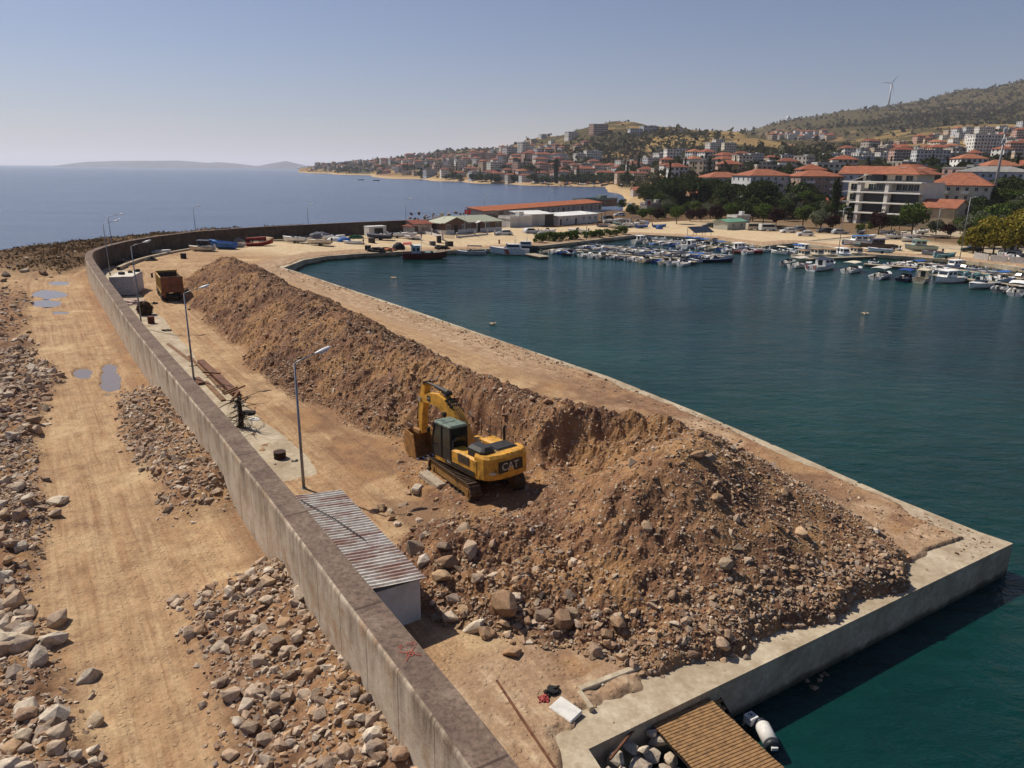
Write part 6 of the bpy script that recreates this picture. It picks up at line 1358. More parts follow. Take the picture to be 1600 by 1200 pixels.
# cottage by the fish quay
def cottage():
    a, c = G(690, 366, 1.7), G(784, 361, 1.7); rz = math.atan2(c[1] - a[1], c[0] - a[0]); W = np.hypot(*(c - a)[:2]); m = (a + c) / 2
    cen = m + np.array([-math.sin(rz), math.cos(rz), 0]) * 3.2
    t = thing('cottage', 'brown and white harbour cottage with a pale green hipped roof behind a white fence', 'house', (cen[0], cen[1], 1.7), rz); D, H = 6.4, 2.7
    br = paint('6e5347', .8, 0, .15); wt = paint('d5d0c9', .7, 0, .08); gr = paint('a9ab97', .8, 0, .15)
    b = MB(); b.box((0, 0, 1.9), (W, D, 1.7)); b.box((-W * .32, -D / 2 - .7, 1.9), (W * .34, 1.4, 1.7)); b.extrude([(-W * .49, 2.7), (-W * .15, 2.7), (-W * .32, 3.95)], -D / 2 - 1.4, -D / 2 + .5, 'y'); b.build('wall', br, t)
    b = MB(); b.box((0, 0, .4), (W + .06, D + .06, 1.3)); b.box((-W * .32, -D / 2 - .7, .4), (W * .34 + .06, 1.46, 1.3)); b.build('plinth', wt, t)
    rf = roof_mb(W, D, H + .03, 'hip', 1.5, .5).build('roof', gr, t)
    b = MB(); w2 = W * .19; b.extrude([(-W * .32 - w2, H), (-W * .32, H + 1.35), (-W * .32 + w2, H), (-W * .32 + w2, H + .14), (-W * .32, H + 1.5), (-W * .32 - w2, H + .14)], -D / 2 - 1.8, -D / 2 + 2.4, 'y'); b.build('gable_roof', gr, rf)
    for x in (-W * .44, -W * .20): add_window(t, x, -D / 2 - 1.44, 1.75, 0, 1.0, 1.3)
    for x in (-W * .06, W * .25, W * .42): add_window(t, x, -D / 2 - .05, 1.75, 0, 1.0, 1.3)
    for x, y in ((-W * .32, -D / 2 - 1.42), (W * .10, -D / 2 - .03)): b = MB(); b.box((x, y, 1.15), (1.0, .08, 2.1)); b.build('door', paint('2b1e18', .6), t)
    b = MB(); b.extrude([(W * .02, H - .25), (W * .10, H + .15), (W * .18, H - .25), (W * .18, H - .15), (W * .10, H + .27), (W * .02, H - .15)], -D / 2 - 1.3, -D / 2, 'y'); pr = b.build('porch', wt, t)
    for x in (W * .03, W * .17): b = MB(); b.box((x, -D / 2 - 1.2, 1.2), (.14, .14, 2.5)); b.build('post', wt, pr)
    return t
cottage()
def fence(pts, label, z=1.7, h=.75, post=1.5, m=None):
    P = [G(px, py, z) for px, py in pts]; t = thing('garden_wall', label, 'fence', tuple(P[0])); m = m or paint('c9c2bb', .8, 0, .15); o = P[0]
    for a, c in zip(P[:-1], P[1:]):
        L = np.hypot(*(c - a)[:2]); rz = math.atan2(c[1] - a[1], c[0] - a[0]); q = (a + c) / 2 - o
        b = MB(); b.box((q[0], q[1], h / 2), (L - .36, .18, h), rz); b.build('low_wall', m, t)
        if post: b = MB(); [b.box((q[0], q[1], h + .15 + .28 * k), (L - .36, .05, .06), rz) for k in range(3)]; b.build('railing', paint('3a332f', .6), t)
    if post:
        for p in P: q = p - o; b = MB(); b.box((q[0], q[1], post / 2), (.38, .38, post)); b.box((q[0], q[1], post + .06), (.48, .48, .12)); b.build('pillar', m, t)
    return t
fence([(657, 365), (675, 368), (692, 374)], 'white pillared garden wall with dark railings left of the cottage gate'); fence([(714, 374), (743, 371.5), (763, 369.5)], 'long white pillared garden wall in front of the brown cottage'); fence([(773, 369), (786, 368)], 'short white garden wall piece beside the white car', post=1.3)
def gate():
    a, c = G(693, 374, 1.7), G(713, 374, 1.7); rz = math.atan2(c[1] - a[1], c[0] - a[0]); L = np.hypot(*(c - a)[:2]); t = thing('garden_gate', 'tan barred gate between the two white garden walls', 'gate', tuple((a + c) / 2), rz); m = paint('8a6a52', .7)
    for k in range(2):
        b = MB(); x0 = -L / 2 + .25 + k * (L / 2 - .2); w_ = L / 2 - .35
        for i in range(8): b.box((x0 + w_ * i / 7, 0, .65), (.06, .05, 1.2))
        b.box((x0 + w_ / 2, 0, .2), (w_ + .1, .07, .08)); b.box((x0 + w_ / 2, 0, 1.15), (w_ + .1, .07, .08)); b.build('gate_leaf', m, t)
gate()
def flag():
    p = G(726, 366, 1.7); t = thing('flagpole', 'tall thin pole with a red flag in front of the cottage roof', 'flag', tuple(p)); b = MB(); b.tube([(0, 0, 0), (0, 0, 6.2)], [.05, .03], 6); b.build('pole', M_LAMPW, t)
    b = MB(); V = [(x, .12 * math.sin(x * 3.5), z) for x in np.linspace(.03, 1.6, 9) for z in (5.0, 6.1)]; b.add(V, [(2 * i, 2 * i + 2, 2 * i + 3, 2 * i + 1) for i in range(8)]); f = b.build('flag_cloth', paint('b5281f', .8, 0, .1), t)
    b = MB(); cr = [(.62 + .26 * math.cos(a), 5.55 + .26 * math.sin(a)) for a in np.linspace(.6, 2 * PI - .6, 14)] + [(.68 + .2 * math.cos(a), 5.55 + .2 * math.sin(a)) for a in np.linspace(2 * PI - .6, .6, 14)]
    b.tube([(.62 + .22 * math.cos(a), .1 - .16, 5.55 + .22 * math.sin(a)) for a in np.linspace(.7, 2 * PI - .7, 14)], .045, 5); st = [(1.0 + (.14 if k % 2 == 0 else .055) * math.cos(k * PI / 5 + PI), 5.55 + (.14 if k % 2 == 0 else .055) * math.sin(k * PI / 5 + PI)) for k in range(10)]; b.extrude(st, -.2, -.16, 'y'); b.build('emblem', M_LAMPW, f)
flag()
def px_shed(a, c, Dm, H, kind, wc, rc, label, rise=.5, win=(), doors=(), name='shed', z=1.7, cat='shed', tin=True, roofm=None):
    A, B = G(*a, z), G(*c, z); W = np.hypot(*(B - A)[:2]); rz = math.atan2(B[1] - A[1], B[0] - A[0]); cen = (A + B) / 2 + np.array([-math.sin(rz), math.cos(rz), 0]) * Dm / 2
    t = thing(name, label, cat, (cen[0], cen[1], z), rz); b = MB(); b.box((0, 0, H / 2), (W, Dm, H)); gable_walls(b, W, Dm, H, kind, rise); b.build('wall', paint(wc, .8, 0, .12, .4), t)
    roof_mb(W, Dm, H + .02, kind, rise, .35).build('roof', roofm or paint(rc, .6, 0, .15, .5), t)
    for x in win: add_window(t, (x - .5) * W, -Dm / 2 - .02, H * .6, 0, .95, .95)
    for x in doors: q = MB(); q.box(((x - .5) * W, -Dm / 2 - .02, .98), (.9, .08, 1.95)); q.build('door', paint('4c3f38', .6), t)
    return t, W, Dm, H
h1 = px_shed((648, 366), (675, 365), 4.5, 2.5, 'mono', 'c6b4a6', RT3, 'small pinkish hut with a red roof and two ring emblems', .7, (), (.1,), 'hut', roofm=tile_mat(RT3))[0]
for x in (-.1, 1.2): b = MB(); b.tube([(x + .3 * math.cos(a), -2.32, 1.5 + .3 * math.sin(a)) for a in np.linspace(0, 2 * PI, 17)], .05, 5); b.build('ring_emblem', paint('7a3a34', .6), h1)
px_shed((630, 365), (648, 366), 4.0, 1.9, 'mono', '8d9196', RT3, 'lower grey shed with a dark red roof left of the ring emblem hut', .5, (), (), roofm=tile_mat(RT3)); px_shed((676, 361), (688, 362), 3.2, 2.9, 'flat', 'a89a90', 'b0a59a', 'plain beige box shed between the red-roofed hut and the cottage', .3)
t, W, D, H = px_shed((756, 345), (940, 327.5), 6.5, 3.0, 'mono', 'b7aca0', RT2, 'very long low block with an orange tiled roof along the shore', 1.0, (), (), 'terrace_block', cat='building', roofm=tile_mat('a5603f'))
for k in range(22):
    x = -W / 2 + W * (k + .5) / 22
    if k % 2: b = MB(); b.box((x, -D / 2 - .02, 1.05), (1.5, .08, 2.1)); b.build('door', paint('57534c', .7) if k % 4 == 1 else paint('7f8a86', .7), t)
    else: add_window(t, x, -D / 2 - .02, 1.7, 0, 1.2, 1.0)
px_shed((760, 352), (800, 349), 4.0, 2.2, 'flat', '6a5c54', '7b6a5c', 'dark brown stone outbuilding behind the cottage', .3, (.55, .7))
px_shed((797, 356), (831, 354), 5.0, 2.4, 'flat', 'c9c3bb', 'd3cec6', 'small flat-roofed white cabin left of the tall white shed', .3)
t, W, D, H = px_shed((822, 354), (866, 352), 8, 3.5, 'mono', 'c5beb5', 'dcd9d4', 'taller white tin shed with an open bay painted dark as shade on its right', .6); b = MB(); b.box((W * .33, -D / 2 - .03, 1.65), (W * .32, .08, 3.2)); b.build('bay_shade', paint('4a443e', .9), t)  # dark panel on the closed wall paints the shade inside the bay
t, W, D, H = px_shed((872, 353), (936, 347.5), 7, 2.9, 'mono', 'd0cac2', 'e0ddd8', 'long white shed with a broad white roof and dark carport at its end', .5, (.2, .62, .78, .92), (.42, .05)); b = MB(); b.box((W / 2 + 2.3, 0, 2.95), (4.4, D + .6, .12)); [b.box((W / 2 + x, y, 1.45), (.12, .12, 2.9)) for x in (2.2, 4.3) for y in (-D / 2, D / 2)]; b.box((W / 2 + 2.2, D / 2 - .3, 1.3), (4.2, .1, 2.6)); b.build('carport', paint('7b746c', .8, 0, .2), t)
px_shed((1136, 360), (1166, 358), 5, 2.3, 'gable', 'b9b8a8', '6a9c82', 'little pale hut with a green roof by the sandy yard', .7, (.3, .75), ()); px_shed((1150, 351), (1172, 350), 4, 2.2, 'flat', 'd2d0ca', 'dedcd6', 'white flat shelter just behind the green-roofed hut', .3)
px_shed((916, 324), (964, 322), 8, 3.0, 'flat', '7d6657', '7f8a82', 'low brown beach cafe with a flat greenish roof at the road end', .3, (.3, .6)); px_shed((1010, 331), (1040, 330), 4, 3.0, 'flat', '9b948a', 'b5afa6', 'grey kiosk with a flat slab roof among the street trees', .3)
def billboard(): 
    p = G(1012, 333, 1.7); t = thing('billboard', 'small red and white hoarding standing beside the grey kiosk', 'sign', tuple(p)); b = MB(); b.box((0, 0, 4.2), (2.6, .12, 2.4)); b.build('panel', paint('b7b4b0', .6), t); b = MB(); b.box((.3, -.08, 4.0), (1.3, .04, 1.6)); b.build('red_field', paint('8e2b2a', .6), t)
    b = MB(); [b.tube([(x, 0, 0), (x, 0, 3.2)], .06, 6) for x in (-.9, .9)]; b.build('post', M_GALV, t)
billboard()
def awning():
    p = G(1092, 368, 1.7); t = thing('solar_panels', 'tilted dark panels on a stand in the sandy yard', 'solar panels', tuple(p), .5)
    for k in range(3): b = MB(); b.bbox((k * 2.2 - 2.2, 0, 1.5), (2.1, 3.2, .08), .02); q = b.build('panel', paint('20242c', .2), t); q.rotation_euler = (.42, 0, 0); q.location = (0, 0, .2)
    b = MB(); [b.tube([(x, 1, 0), (x, 1, 2.1)], .06, 6) for x in (-3, 0, 3)]; [b.tube([(x, -1.2, 0), (x, -1.2, 1.1)], .06, 6) for x in (-3, 0, 3)]; b.build('frame', M_GALV, t)
awning()
# the big cream apartment building with balconies
def big_block():
    p = hit(1388, 350); _, _, dz = proj(p); W = 128 * dz / FPX; D = 15; rz = face_cam(p) - .50; H = 13.2; fh = 3.3
    cen = p + np.array([p[0], p[1], 0]) / np.hypot(p[0], p[1]) * D / 2; cr = paint('dcd3c3', .85, 0, .1, .3); dkg = paint('232a30', .15, 0, .15, .8); sl = paint('e2ddd3', .8, 0, .08)
    t = thing('apartment_building', 'large cream five-storey apartment building with deep balconies above the right marina', 'apartment block', tuple(cen), rz)
    b = MB(); b.box((0, 1, H / 2 - 1), (W, D - 2, H + 2)); b.box((W * .02, 1, H + 1.3), (W * .70, D - 4, 2.6)); b.build('wall', cr, t)
    for s in range(1, 5):
        b = MB(); b.bbox((0, -D / 2 - .2, fh * s), (W + 1.6, 3.0, .42), .05); b.build('balcony', sl, t)
    for x in (-W * .27, W * .10): b = MB(); b.box((x, -D / 2 - .35, H / 2 - .5), (1.2, 2.2, H + 1)); b.build('pier', sl, t)
    for s in range(4):
        z = fh * s + 1.75
        for k, (x, w_) in enumerate(((-.42, 1.9), (-.34, .9))): add_window(t, x * W, -D / 2 + 1.98, z, 0, w_ * 1.2, 2.0)
        for x, w_ in ((-.085, .31), (.295, .34)):
            if s in (0, 1, 2):
                b = MB(); b.box((x * W, -D / 2 + .9, z - .05), (w_ * W, .1, 2.5)); b.build('glazed_loggia', dkg if (s + (x > 0)) % 3 != 2 else paint('3a3733', .3), t)
            else:
                for q in (-.32, -.1, .12, .32): add_window(t, x * W + q * w_ * W, -D / 2 + 1.98, z, 0, 1.9, 2.0)
    for x in (-.25, -.05, .14, .28): add_window(t, x * W, -D / 2 + 2.98, H + 1.35, 0, 2.4, 1.7)
    b = MB(); b.bbox((-W * .12, -D / 2 + 2.6, H + 1.3), (W * .16, 1.0, 2.0), .05); b.build('glazed_attic', dkg, t)
    rf = roof_mb(W * .62, D + .5, H + 2.6, 'hip', 3.2, .6).build('roof', tile_mat(RT2), t); rf.location = (W * .12, 1, 0)
    b = MB(); b.add([(-W * .5, -D / 2 + 2, H), (-W * .2, -D / 2 + 2, H + 3.0), (-W * .2, D / 2, H + 3.0), (-W * .5, D / 2, H), (-W * .5, -D / 2 + 2, H - .2), (-W * .2, -D / 2 + 2, H + 2.7), (-W * .2, D / 2, H + 2.7), (-W * .5, D / 2, H - .2)], [(0, 1, 2, 3), (4, 7, 6, 5), (0, 4, 5, 1), (1, 5, 6, 2), (2, 6, 7, 3), (3, 7, 4, 0)]); b.build('side_roof', paint('a9a49c', .7), t)
    for x in (W * .02, W * .25): b = MB(); b.box((x, -D * .2, H + 4.6), (2.6, 1.4, .12)); q = b.build('skylight', M_LAMPW, rf)
    return p, dz, rz
bp_, bdz, brz = big_block()
px_building('apartment_building', 1492, 343, 92, 54, 14, 'hip', 'c5bba9', RT2, 'cream apartment wing with a broad red hip roof right of the deep balconies', yaw=-6, rise=4.2, win=7, balcony=((-.2, .12), (.12, .12)))
px_building('house', 1470, 357, 54, 32, 16, 'gable', 'a8977c', RT2, 'tan two-storey house with red roof in front of the cream wing', 'house', yaw=-14, rise=2.4, win=1, skip=lambda s, i: True)
o = px_building('apartment_building', 1352, 318, 76, 44, 14, 'gable', 'c3c4c6', RT2, 'grey-white block with a broad gable behind the cream apartment building', yaw=-14, rise=3.0, win=6)
px_building('apartment_building', 1545, 308, 98, 38, 14, 'hip', 'c4c6ca', '8f8c88', 'long white block with grey roof behind the tall mast', yaw=4, rise=2.2, win=10)
px_building('apartment_building', 1187, 318, 76, 42, 14, 'hip', 'c9c9c8', RT2, 'white four-storey block with red hip roof behind the big pines', yaw=34, rise=2.6, win=6, balcony=((-.1, .2),))
px_building('apartment_building', 1268, 318, 74, 41, 14, 'hip', '9f8577', RT2, 'pinkish brown block with red hip roof and white balconies', yaw=28, rise=2.4, win=6, balcony=((-.3, .2), (.2, .15)))
px_building('apartment_building', 1125, 300, 66, 22, 14, 'hip', 'bfbab3', RT2, 'white block with wide red roof left of the white four-storey block', yaw=30, rise=2.6, win=5)
px_building('apartment_building', 1312, 305, 34, 24, 12, 'front_gable', 'cac5ba', RT, 'cream gabled block with red roof left of the grey-white block', yaw=10, rise=2.2, win=3)
px_building('house', 1268, 333, 42, 15, 9, 'gable', 'b08c80', RT, 'low pink house with red roof among trees left of the poplar', 'house', yaw=20, rise=2.2, win=3); px_building('house', 1318, 332, 34, 16, 9, 'hip', 'a5705c', RT3, 'low red-roofed house just right of the poplar', 'house', rise=2.0, win=3)
px_building('house', 1078, 318, 16, 16, 8, 'gable', 'b98f6f', RT, 'small orange house with red gable deep among the pines', 'house', yaw=25, rise=1.8, win=1); px_building('house', 1000, 305, 26, 7, 10, 'gable', 'b5aaa0', RT2, 'small house with orange roof left of the pines', 'house', yaw=10, rise=2.0, win=2)
px_building('house', 1072, 331, 20, 4, 6, 'flat', 'd8d5d0', 'dcd9d4', 'low white flat canopy building among the pines', 'house', win=1); px_building('house', 1596, 335, 20, 24, 9, 'hip', 'cdc8c0', 'b9b2a6', 'white house with pale roof at the right edge', 'house', rise=1.6, win=2)

# ------------------------------------------------------------------ trees
def fol(cols): return scrub_mat(cols)
LEAF = {'pine': fol([(0, '1f2815'), (.4, '2c391c'), (.75, '3b4825'), (1, '4b552e')]), 'broad': fol([(0, '2c3a18'), (.4, '40521f'), (.75, '566829'), (1, '6a7834')]), 'dark': fol([(0, '253017'), (.5, '384722'), (1, '525f30')]),
        'plum': fol([(0, '241518'), (.5, '37201f'), (1, '4d302b')]), 'gold': fol([(0, '4a4a18'), (.4, '6c661f'), (.75, '8a7d2c'), (1, 'a08f3c')]), 'olive': fol([(0, '4a4f3a'), (.5, '646850'), (1, '7d8066')]), 'poplar': fol([(0, '1f2a14'), (.5, '2e3c1c'), (1, '435128')])}
M_BARK = paint('4d3b2c', .9, 0, .3)
def crown_pts(shape, n, seed):
    r = np.random.default_rng(seed); P = []
    if shape == 'umbrella': cl = [(r.uniform(-1, 1), r.uniform(-1, 1), 0, r.uniform(.3, .5)) for _ in range(60)]; cl = [(x, y, .55 * math.sqrt(max(0, 1 - x * x - y * y)) + r.uniform(-.12, .05), q) for x, y, _, q in cl if x * x + y * y < .92]; sq = .55
    elif shape == 'column': cl = [(r.normal(0, .12), r.normal(0, .12), z, .28 * (1.15 - abs(z * 2 - .8) ** 2 * .7)) for z in np.linspace(0, 1, 26)]; sq = 1.0
    elif shape == 'cone': cl = [(r.normal(0, .05), r.normal(0, .05), z, .30 * (1.05 - z)) for z in np.linspace(0, 1, 20)]; sq = 1
    else:
        cl = []
        while len(cl) < 26:
            v = r.uniform(-1, 1, 3)
            if .25 < v @ v < 1: cl.append((v[0] * .8, v[1] * .8, v[2] * .72, r.uniform(.26, .46)))
        sq = .9
    for i in range(n):
        x, y, z, q = cl[r.integers(len(cl))]; d = r.normal(size=3); d /= np.linalg.norm(d); rr = q * r.uniform(.55, 1) ** .5; P.append((x + d[0] * rr, y + d[1] * rr, z + d[2] * rr * sq))
    return np.array(P)
def tree_proto(name, shape, leaf, R, Hc, ztop, trunk, n, card, label, seed, limbs=6):
    """R radius, Hc crown height scale, ztop height of the crown's base point"""
    t = thing(name, label, 'tree', (0, 0, -999)); P = crown_pts(shape, n, seed) * np.array([R, R, Hc]) + np.array([0, 0, ztop])
    V, F = cards(P, np.full(len(P), card), seed, .6); c = npmesh('crown', V, F, LEAF[leaf]); c.parent = t
    b = MB(); r = random.Random(seed); b.tube([(0, 0, -.6), (.05, .04, ztop * .5), (0, .1, ztop + Hc * .15)], [trunk, trunk * .75, trunk * .45], 8)
    for i in range(limbs): a = r.uniform(0, 6.28); z = ztop * r.uniform(.6, 1); b.tube([(0, 0, z), (math.cos(a) * R * .35, math.sin(a) * R * .35, z + Hc * .25), (math.cos(a) * R * .65, math.sin(a) * R * .65, z + Hc * .45)], [trunk * .45, trunk * .3, trunk * .1], 5)
    b.build('trunk', M_BARK, t); return t
TP = {'pine': tree_proto('pine_tree', 'umbrella', 'pine', 5.2, 5.0, 5.2, .35, 5200, .36, 'pine', 1), 'pine2': tree_proto('pine_tree', 'umbrella', 'pine', 5.0, 6.0, 4.6, .35, 5200, .36, 'pine', 2), 'broad': tree_proto('street_tree', 'ball', 'broad', 2.6, 2.4, 4.0, .16, 2600, .24, 'tree', 3),
      'broad2': tree_proto('street_tree', 'ball', 'dark', 2.8, 2.6, 3.8, .16, 2600, .25, 'tree', 4), 'plum': tree_proto('plum_tree', 'ball', 'plum', 2.4, 2.3, 3.6, .14, 2600, .23, 'tree', 5), 'gold': tree_proto('broadleaf_tree', 'ball', 'gold', 2.8, 2.7, 3.8, .16, 2800, .25, 'tree', 6),
      'olive': tree_proto('olive_tree', 'ball', 'olive', 2.6, 2.3, 3.0, .18, 2400, .24, 'tree', 7), 'poplar': tree_proto('poplar_tree', 'column', 'poplar', 3.4, 12.5, 1.5, .25, 3600, .28, 'tree', 8, 0), 'shrub': tree_proto('shrub', 'ball', 'broad', 1.6, 1.3, 1.1, .06, 1200, .18, 'shrub', 9, 3),
      'fardark': tree_proto('tree', 'ball', 'dark', 3.4, 3.2, 4.2, .2, 480, .8, 'tree', 10, 0), 'farpine': tree_proto('pine_tree', 'umbrella', 'pine', 4.4, 5.0, 4.2, .25, 420, .8, 'tree', 11, 0), 'farcone': tree_proto('cypress_tree', 'cone', 'poplar', 3.2, 11, 1.0, .2, 420, .7, 'tree', 12, 0)}
_tu = {}
def put_tree(k, p, s, label, group, rz=None, same=False):
    o = TP[k] if k not in _tu else copy_tree(TP[k]); _tu[k] = 1; o.location = tuple(p); o.scale = (s, s, s) if not isinstance(s, tuple) else s; o.rotation_euler = (0, 0, random.uniform(0, 6.28) if rz is None else rz); o['label'] = label; o['group'] = group; o['category'] = 'shrub' if k == 'shrub' else 'tree'
    if same: o['_same'] = 1
    if k.startswith('pine'): o.scale = o.scale * 1.15
    return o
def gp(px, py):
    p = G(px, py, 1.0)
    if p[1] < 212 or not in_poly(np.array([p[0]]), np.array([p[1]]), LAND)[0] or p[1] > 250: 
        q = hit(px, py)
        if q is not None and q[1] > 225: return q
    return np.array([p[0], p[1], .95])
for k, px, py, s, lb in (('pine', 1026, 325, .95, 'dark umbrella pine at the left end of the pine grove'), ('pine2', 1058, 322, 1.15, 'tall dark umbrella pine in the middle of the grove'), ('pine', 1090, 326, 1.2, 'broad dark umbrella pine at the right of the grove'), ('pine2', 1040, 316, 1.0, 'dark pine behind the grove beside the small orange house'), ('pine', 1110, 318, 1.0, 'dark pine behind the white canopy building'),
        ('pine', 1140, 331, 1.05, 'round dark pine before the white four-storey block'), ('pine2', 1185, 338, 1.2, 'largest dark pine covering the white block corner'), ('pine', 1012, 318, .8, 'dark pine beside the small house left of the grove'), ('pine2', 1075, 310, 1.0, 'dark pine rising behind the middle of the grove')): put_tree(k, gp(px, py), s, lb, 'umbrella pines behind the yard')
for k, px, py, s in (('broad', 1003, 347, .8), ('plum', 1028, 347, .85), ('broad', 1057, 350, 1.0), ('plum', 1078, 348, .8), ('broad2', 1040, 342, .8), ('plum', 1095, 348, .9), ('broad', 1088, 344, .8), ('plum', 1118, 350, 1.1), ('broad', 1140, 345, 1.0), ('broad2', 1150, 341, 1.0), ('broad', 1192, 352, 1.15), ('broad2', 1172, 345, .9), ('plum', 1212, 354, 1.0), ('broad2', 1226, 344, 1.1), ('broad', 1254, 356, 1.15), ('olive', 1282, 360, 1.25), ('plum', 1300, 362, .9), ('broad2', 1270, 346, 1.0),
                     ('plum', 1372, 366, 1.15), ('broad2', 1392, 363, .8), ('broad', 1424, 368, 1.5), ('broad2', 1405, 360, .7), ('olive', 1462, 368, .9), ('plum', 1480, 372, .7), ('broad2', 1330, 346, 1.0), ('broad2', 1240, 330, 1.4), ('broad2', 1262, 326, 1.5), ('broad2', 1222, 336, 1.0), ('olive', 1500, 352, 1.5), ('broad2', 1520, 350, 1.3), ('broad2', 1545, 340, 1.6), ('broad', 1560, 334, 1.4), ('broad2', 1580, 330, 1.5), ('broad', 1572, 352, 1.2), ('olive', 1556, 362, 1.2),
                     ('broad2', 985, 338, .7), ('broad2', 970, 330, .8), ('broad', 1165, 338, .8), ('broad2', 1208, 340, .9), ('broad2', 1600, 350, 1.4), ('broad2', 1530, 362, 1.2), ('olive', 1590, 340, 1.4), ('broad2', 1535, 330, 1.3), ('broad', 1500, 366, .8)):
    put_tree(k, gp(px, py), s, {'broad': 'bright green street tree', 'broad2': 'dark green garden tree', 'plum': 'purple-leaved plum tree', 'olive': 'grey-green olive tree'}[k] + ' between the sandy yard and the buildings', 'trees behind the yard')
for px, py, s in ((1520, 396, 1.0), (1535, 398, 1.1), (1552, 396, 1.25), (1568, 400, 1.2), (1588, 398, 1.35), (1604, 402, 1.3), (1545, 388, 1.2), (1575, 386, 1.4), (1600, 384, 1.4), (1525, 388, .9)): put_tree('gold', gp(px, py), s, 'yellow-green broadleaf tree above the grey fence at the right edge', 'yellow-green trees at the right edge')
put_tree('poplar', gp(1301, 345), 1.0, 'tall narrow dark poplar beside the cream apartment building', 'poplars'); put_tree('poplar', hit(868, 286), (2.2, 2.2, 1.9), 'tall dark poplar standing on the far beach front', 'poplars')
for px, py in ((850, 376), (862, 377), (874, 376), (886, 375), (898, 374), (925, 371), (935, 371), (948, 369), (960, 368), (842, 379), (915, 372), (972, 366), (1505, 384), (1345, 362), (1360, 358)): put_tree('shrub', gp(px, py), random.uniform(.7, 1.1), 'low green shrub along the waterside edge of the sandy yard', 'shrubs along the yard edge')
fence([(1520, 404), (1545, 408), (1575, 411), (1606, 414)], 'pale grey fence below the yellow-green trees', 1.0, 1.3, 0, paint('a8a29c', .8))
# mast and wind turbines
p = hit(1548, 330); _, _, dz = proj(p); t = thing('tall_mast', 'very tall grey tapered mast among trees right of the red-roofed wing', 'mast', tuple(p)); h = 124 * dz / FPX
b = MB(); b.sm = True; b.tube([(0, 0, -1), (0, 0, h * .5), (0, 0, h)], [.55, .42, .26], 12); b.build('pole', paint('8b8a8a', .5, .3, .15), t); b = MB(); [b.box((x, 0, z), (.3, .2, 1.5)) for x, z in ((.5, h - 1), (-.5, h - 1), (.5, h - 4.5), (-.5, h - 4.5))]; b.tube([(0, 0, h), (0, 0, h + 1.5)], .05, 5); b.build('antenna', M_LAMPW, t)
def turbine(px, py, hpx, label, blades=True):
    p = hit(px, py); _, _, dz = proj(p); h = hpx * dz / FPX; t = thing('wind_turbine', label, 'wind turbine', tuple(p), face_cam(p)); m = paint('c3c5ca', .5, 0, .05)
    b = MB(); b.sm = True; b.tube([(0, 0, -8), (0, 0, h * .5), (0, 0, h)], [3.2, 2.7, 2.0] if blades else [5, 5, 5], 14); b.build('tower', m, t)
    if blades:
        b = MB(); b.bbox((0, 1, h + 1.6), (4, 10, 4), .8); nc = b.build('nacelle', m, t); b = MB(); b.sm = True; b.tube([(0, -4, h + 1.6), (0, -6.5, h + 1.6), (0, -8, h + 1.6)], [2, 1.6, .3], 12); b.build('hub', m, t)
        for an in (175, 290, 55):
            a = math.radians(an); L = h * .40; dx, dz_ = math.cos(a), math.sin(a); px_, pz_ = -dz_, dx; V = []
            for k, (r_, wd) in enumerate(((.02, .7), (.2, 1.3), (.5, .9), (1.0, .25))):
                for y in (-6.2, -5.6): V += [(dx * L * r_ - px_ * wd, y, h + 1.6 + dz_ * L * r_ - pz_ * wd), (dx * L * r_ + px_ * wd, y, h + 1.6 + dz_ * L * r_ + pz_ * wd)]
            F = []
            for k in range(3): o = k * 4; F += [(o, o + 1, o + 5, o + 4), (o + 2, o + 6, o + 7, o + 3), (o, o + 4, o + 6, o + 2), (o + 1, o + 3, o + 7, o + 5)]
            b = MB(); b.add(V, F); b.build('blade', m, t)
turbine(1388, 163.5, 34, 'white three-bladed wind turbine standing on the ridge'); turbine(1231, 190, 8, 'short grey tower on the ridge left of the wind turbine', False)
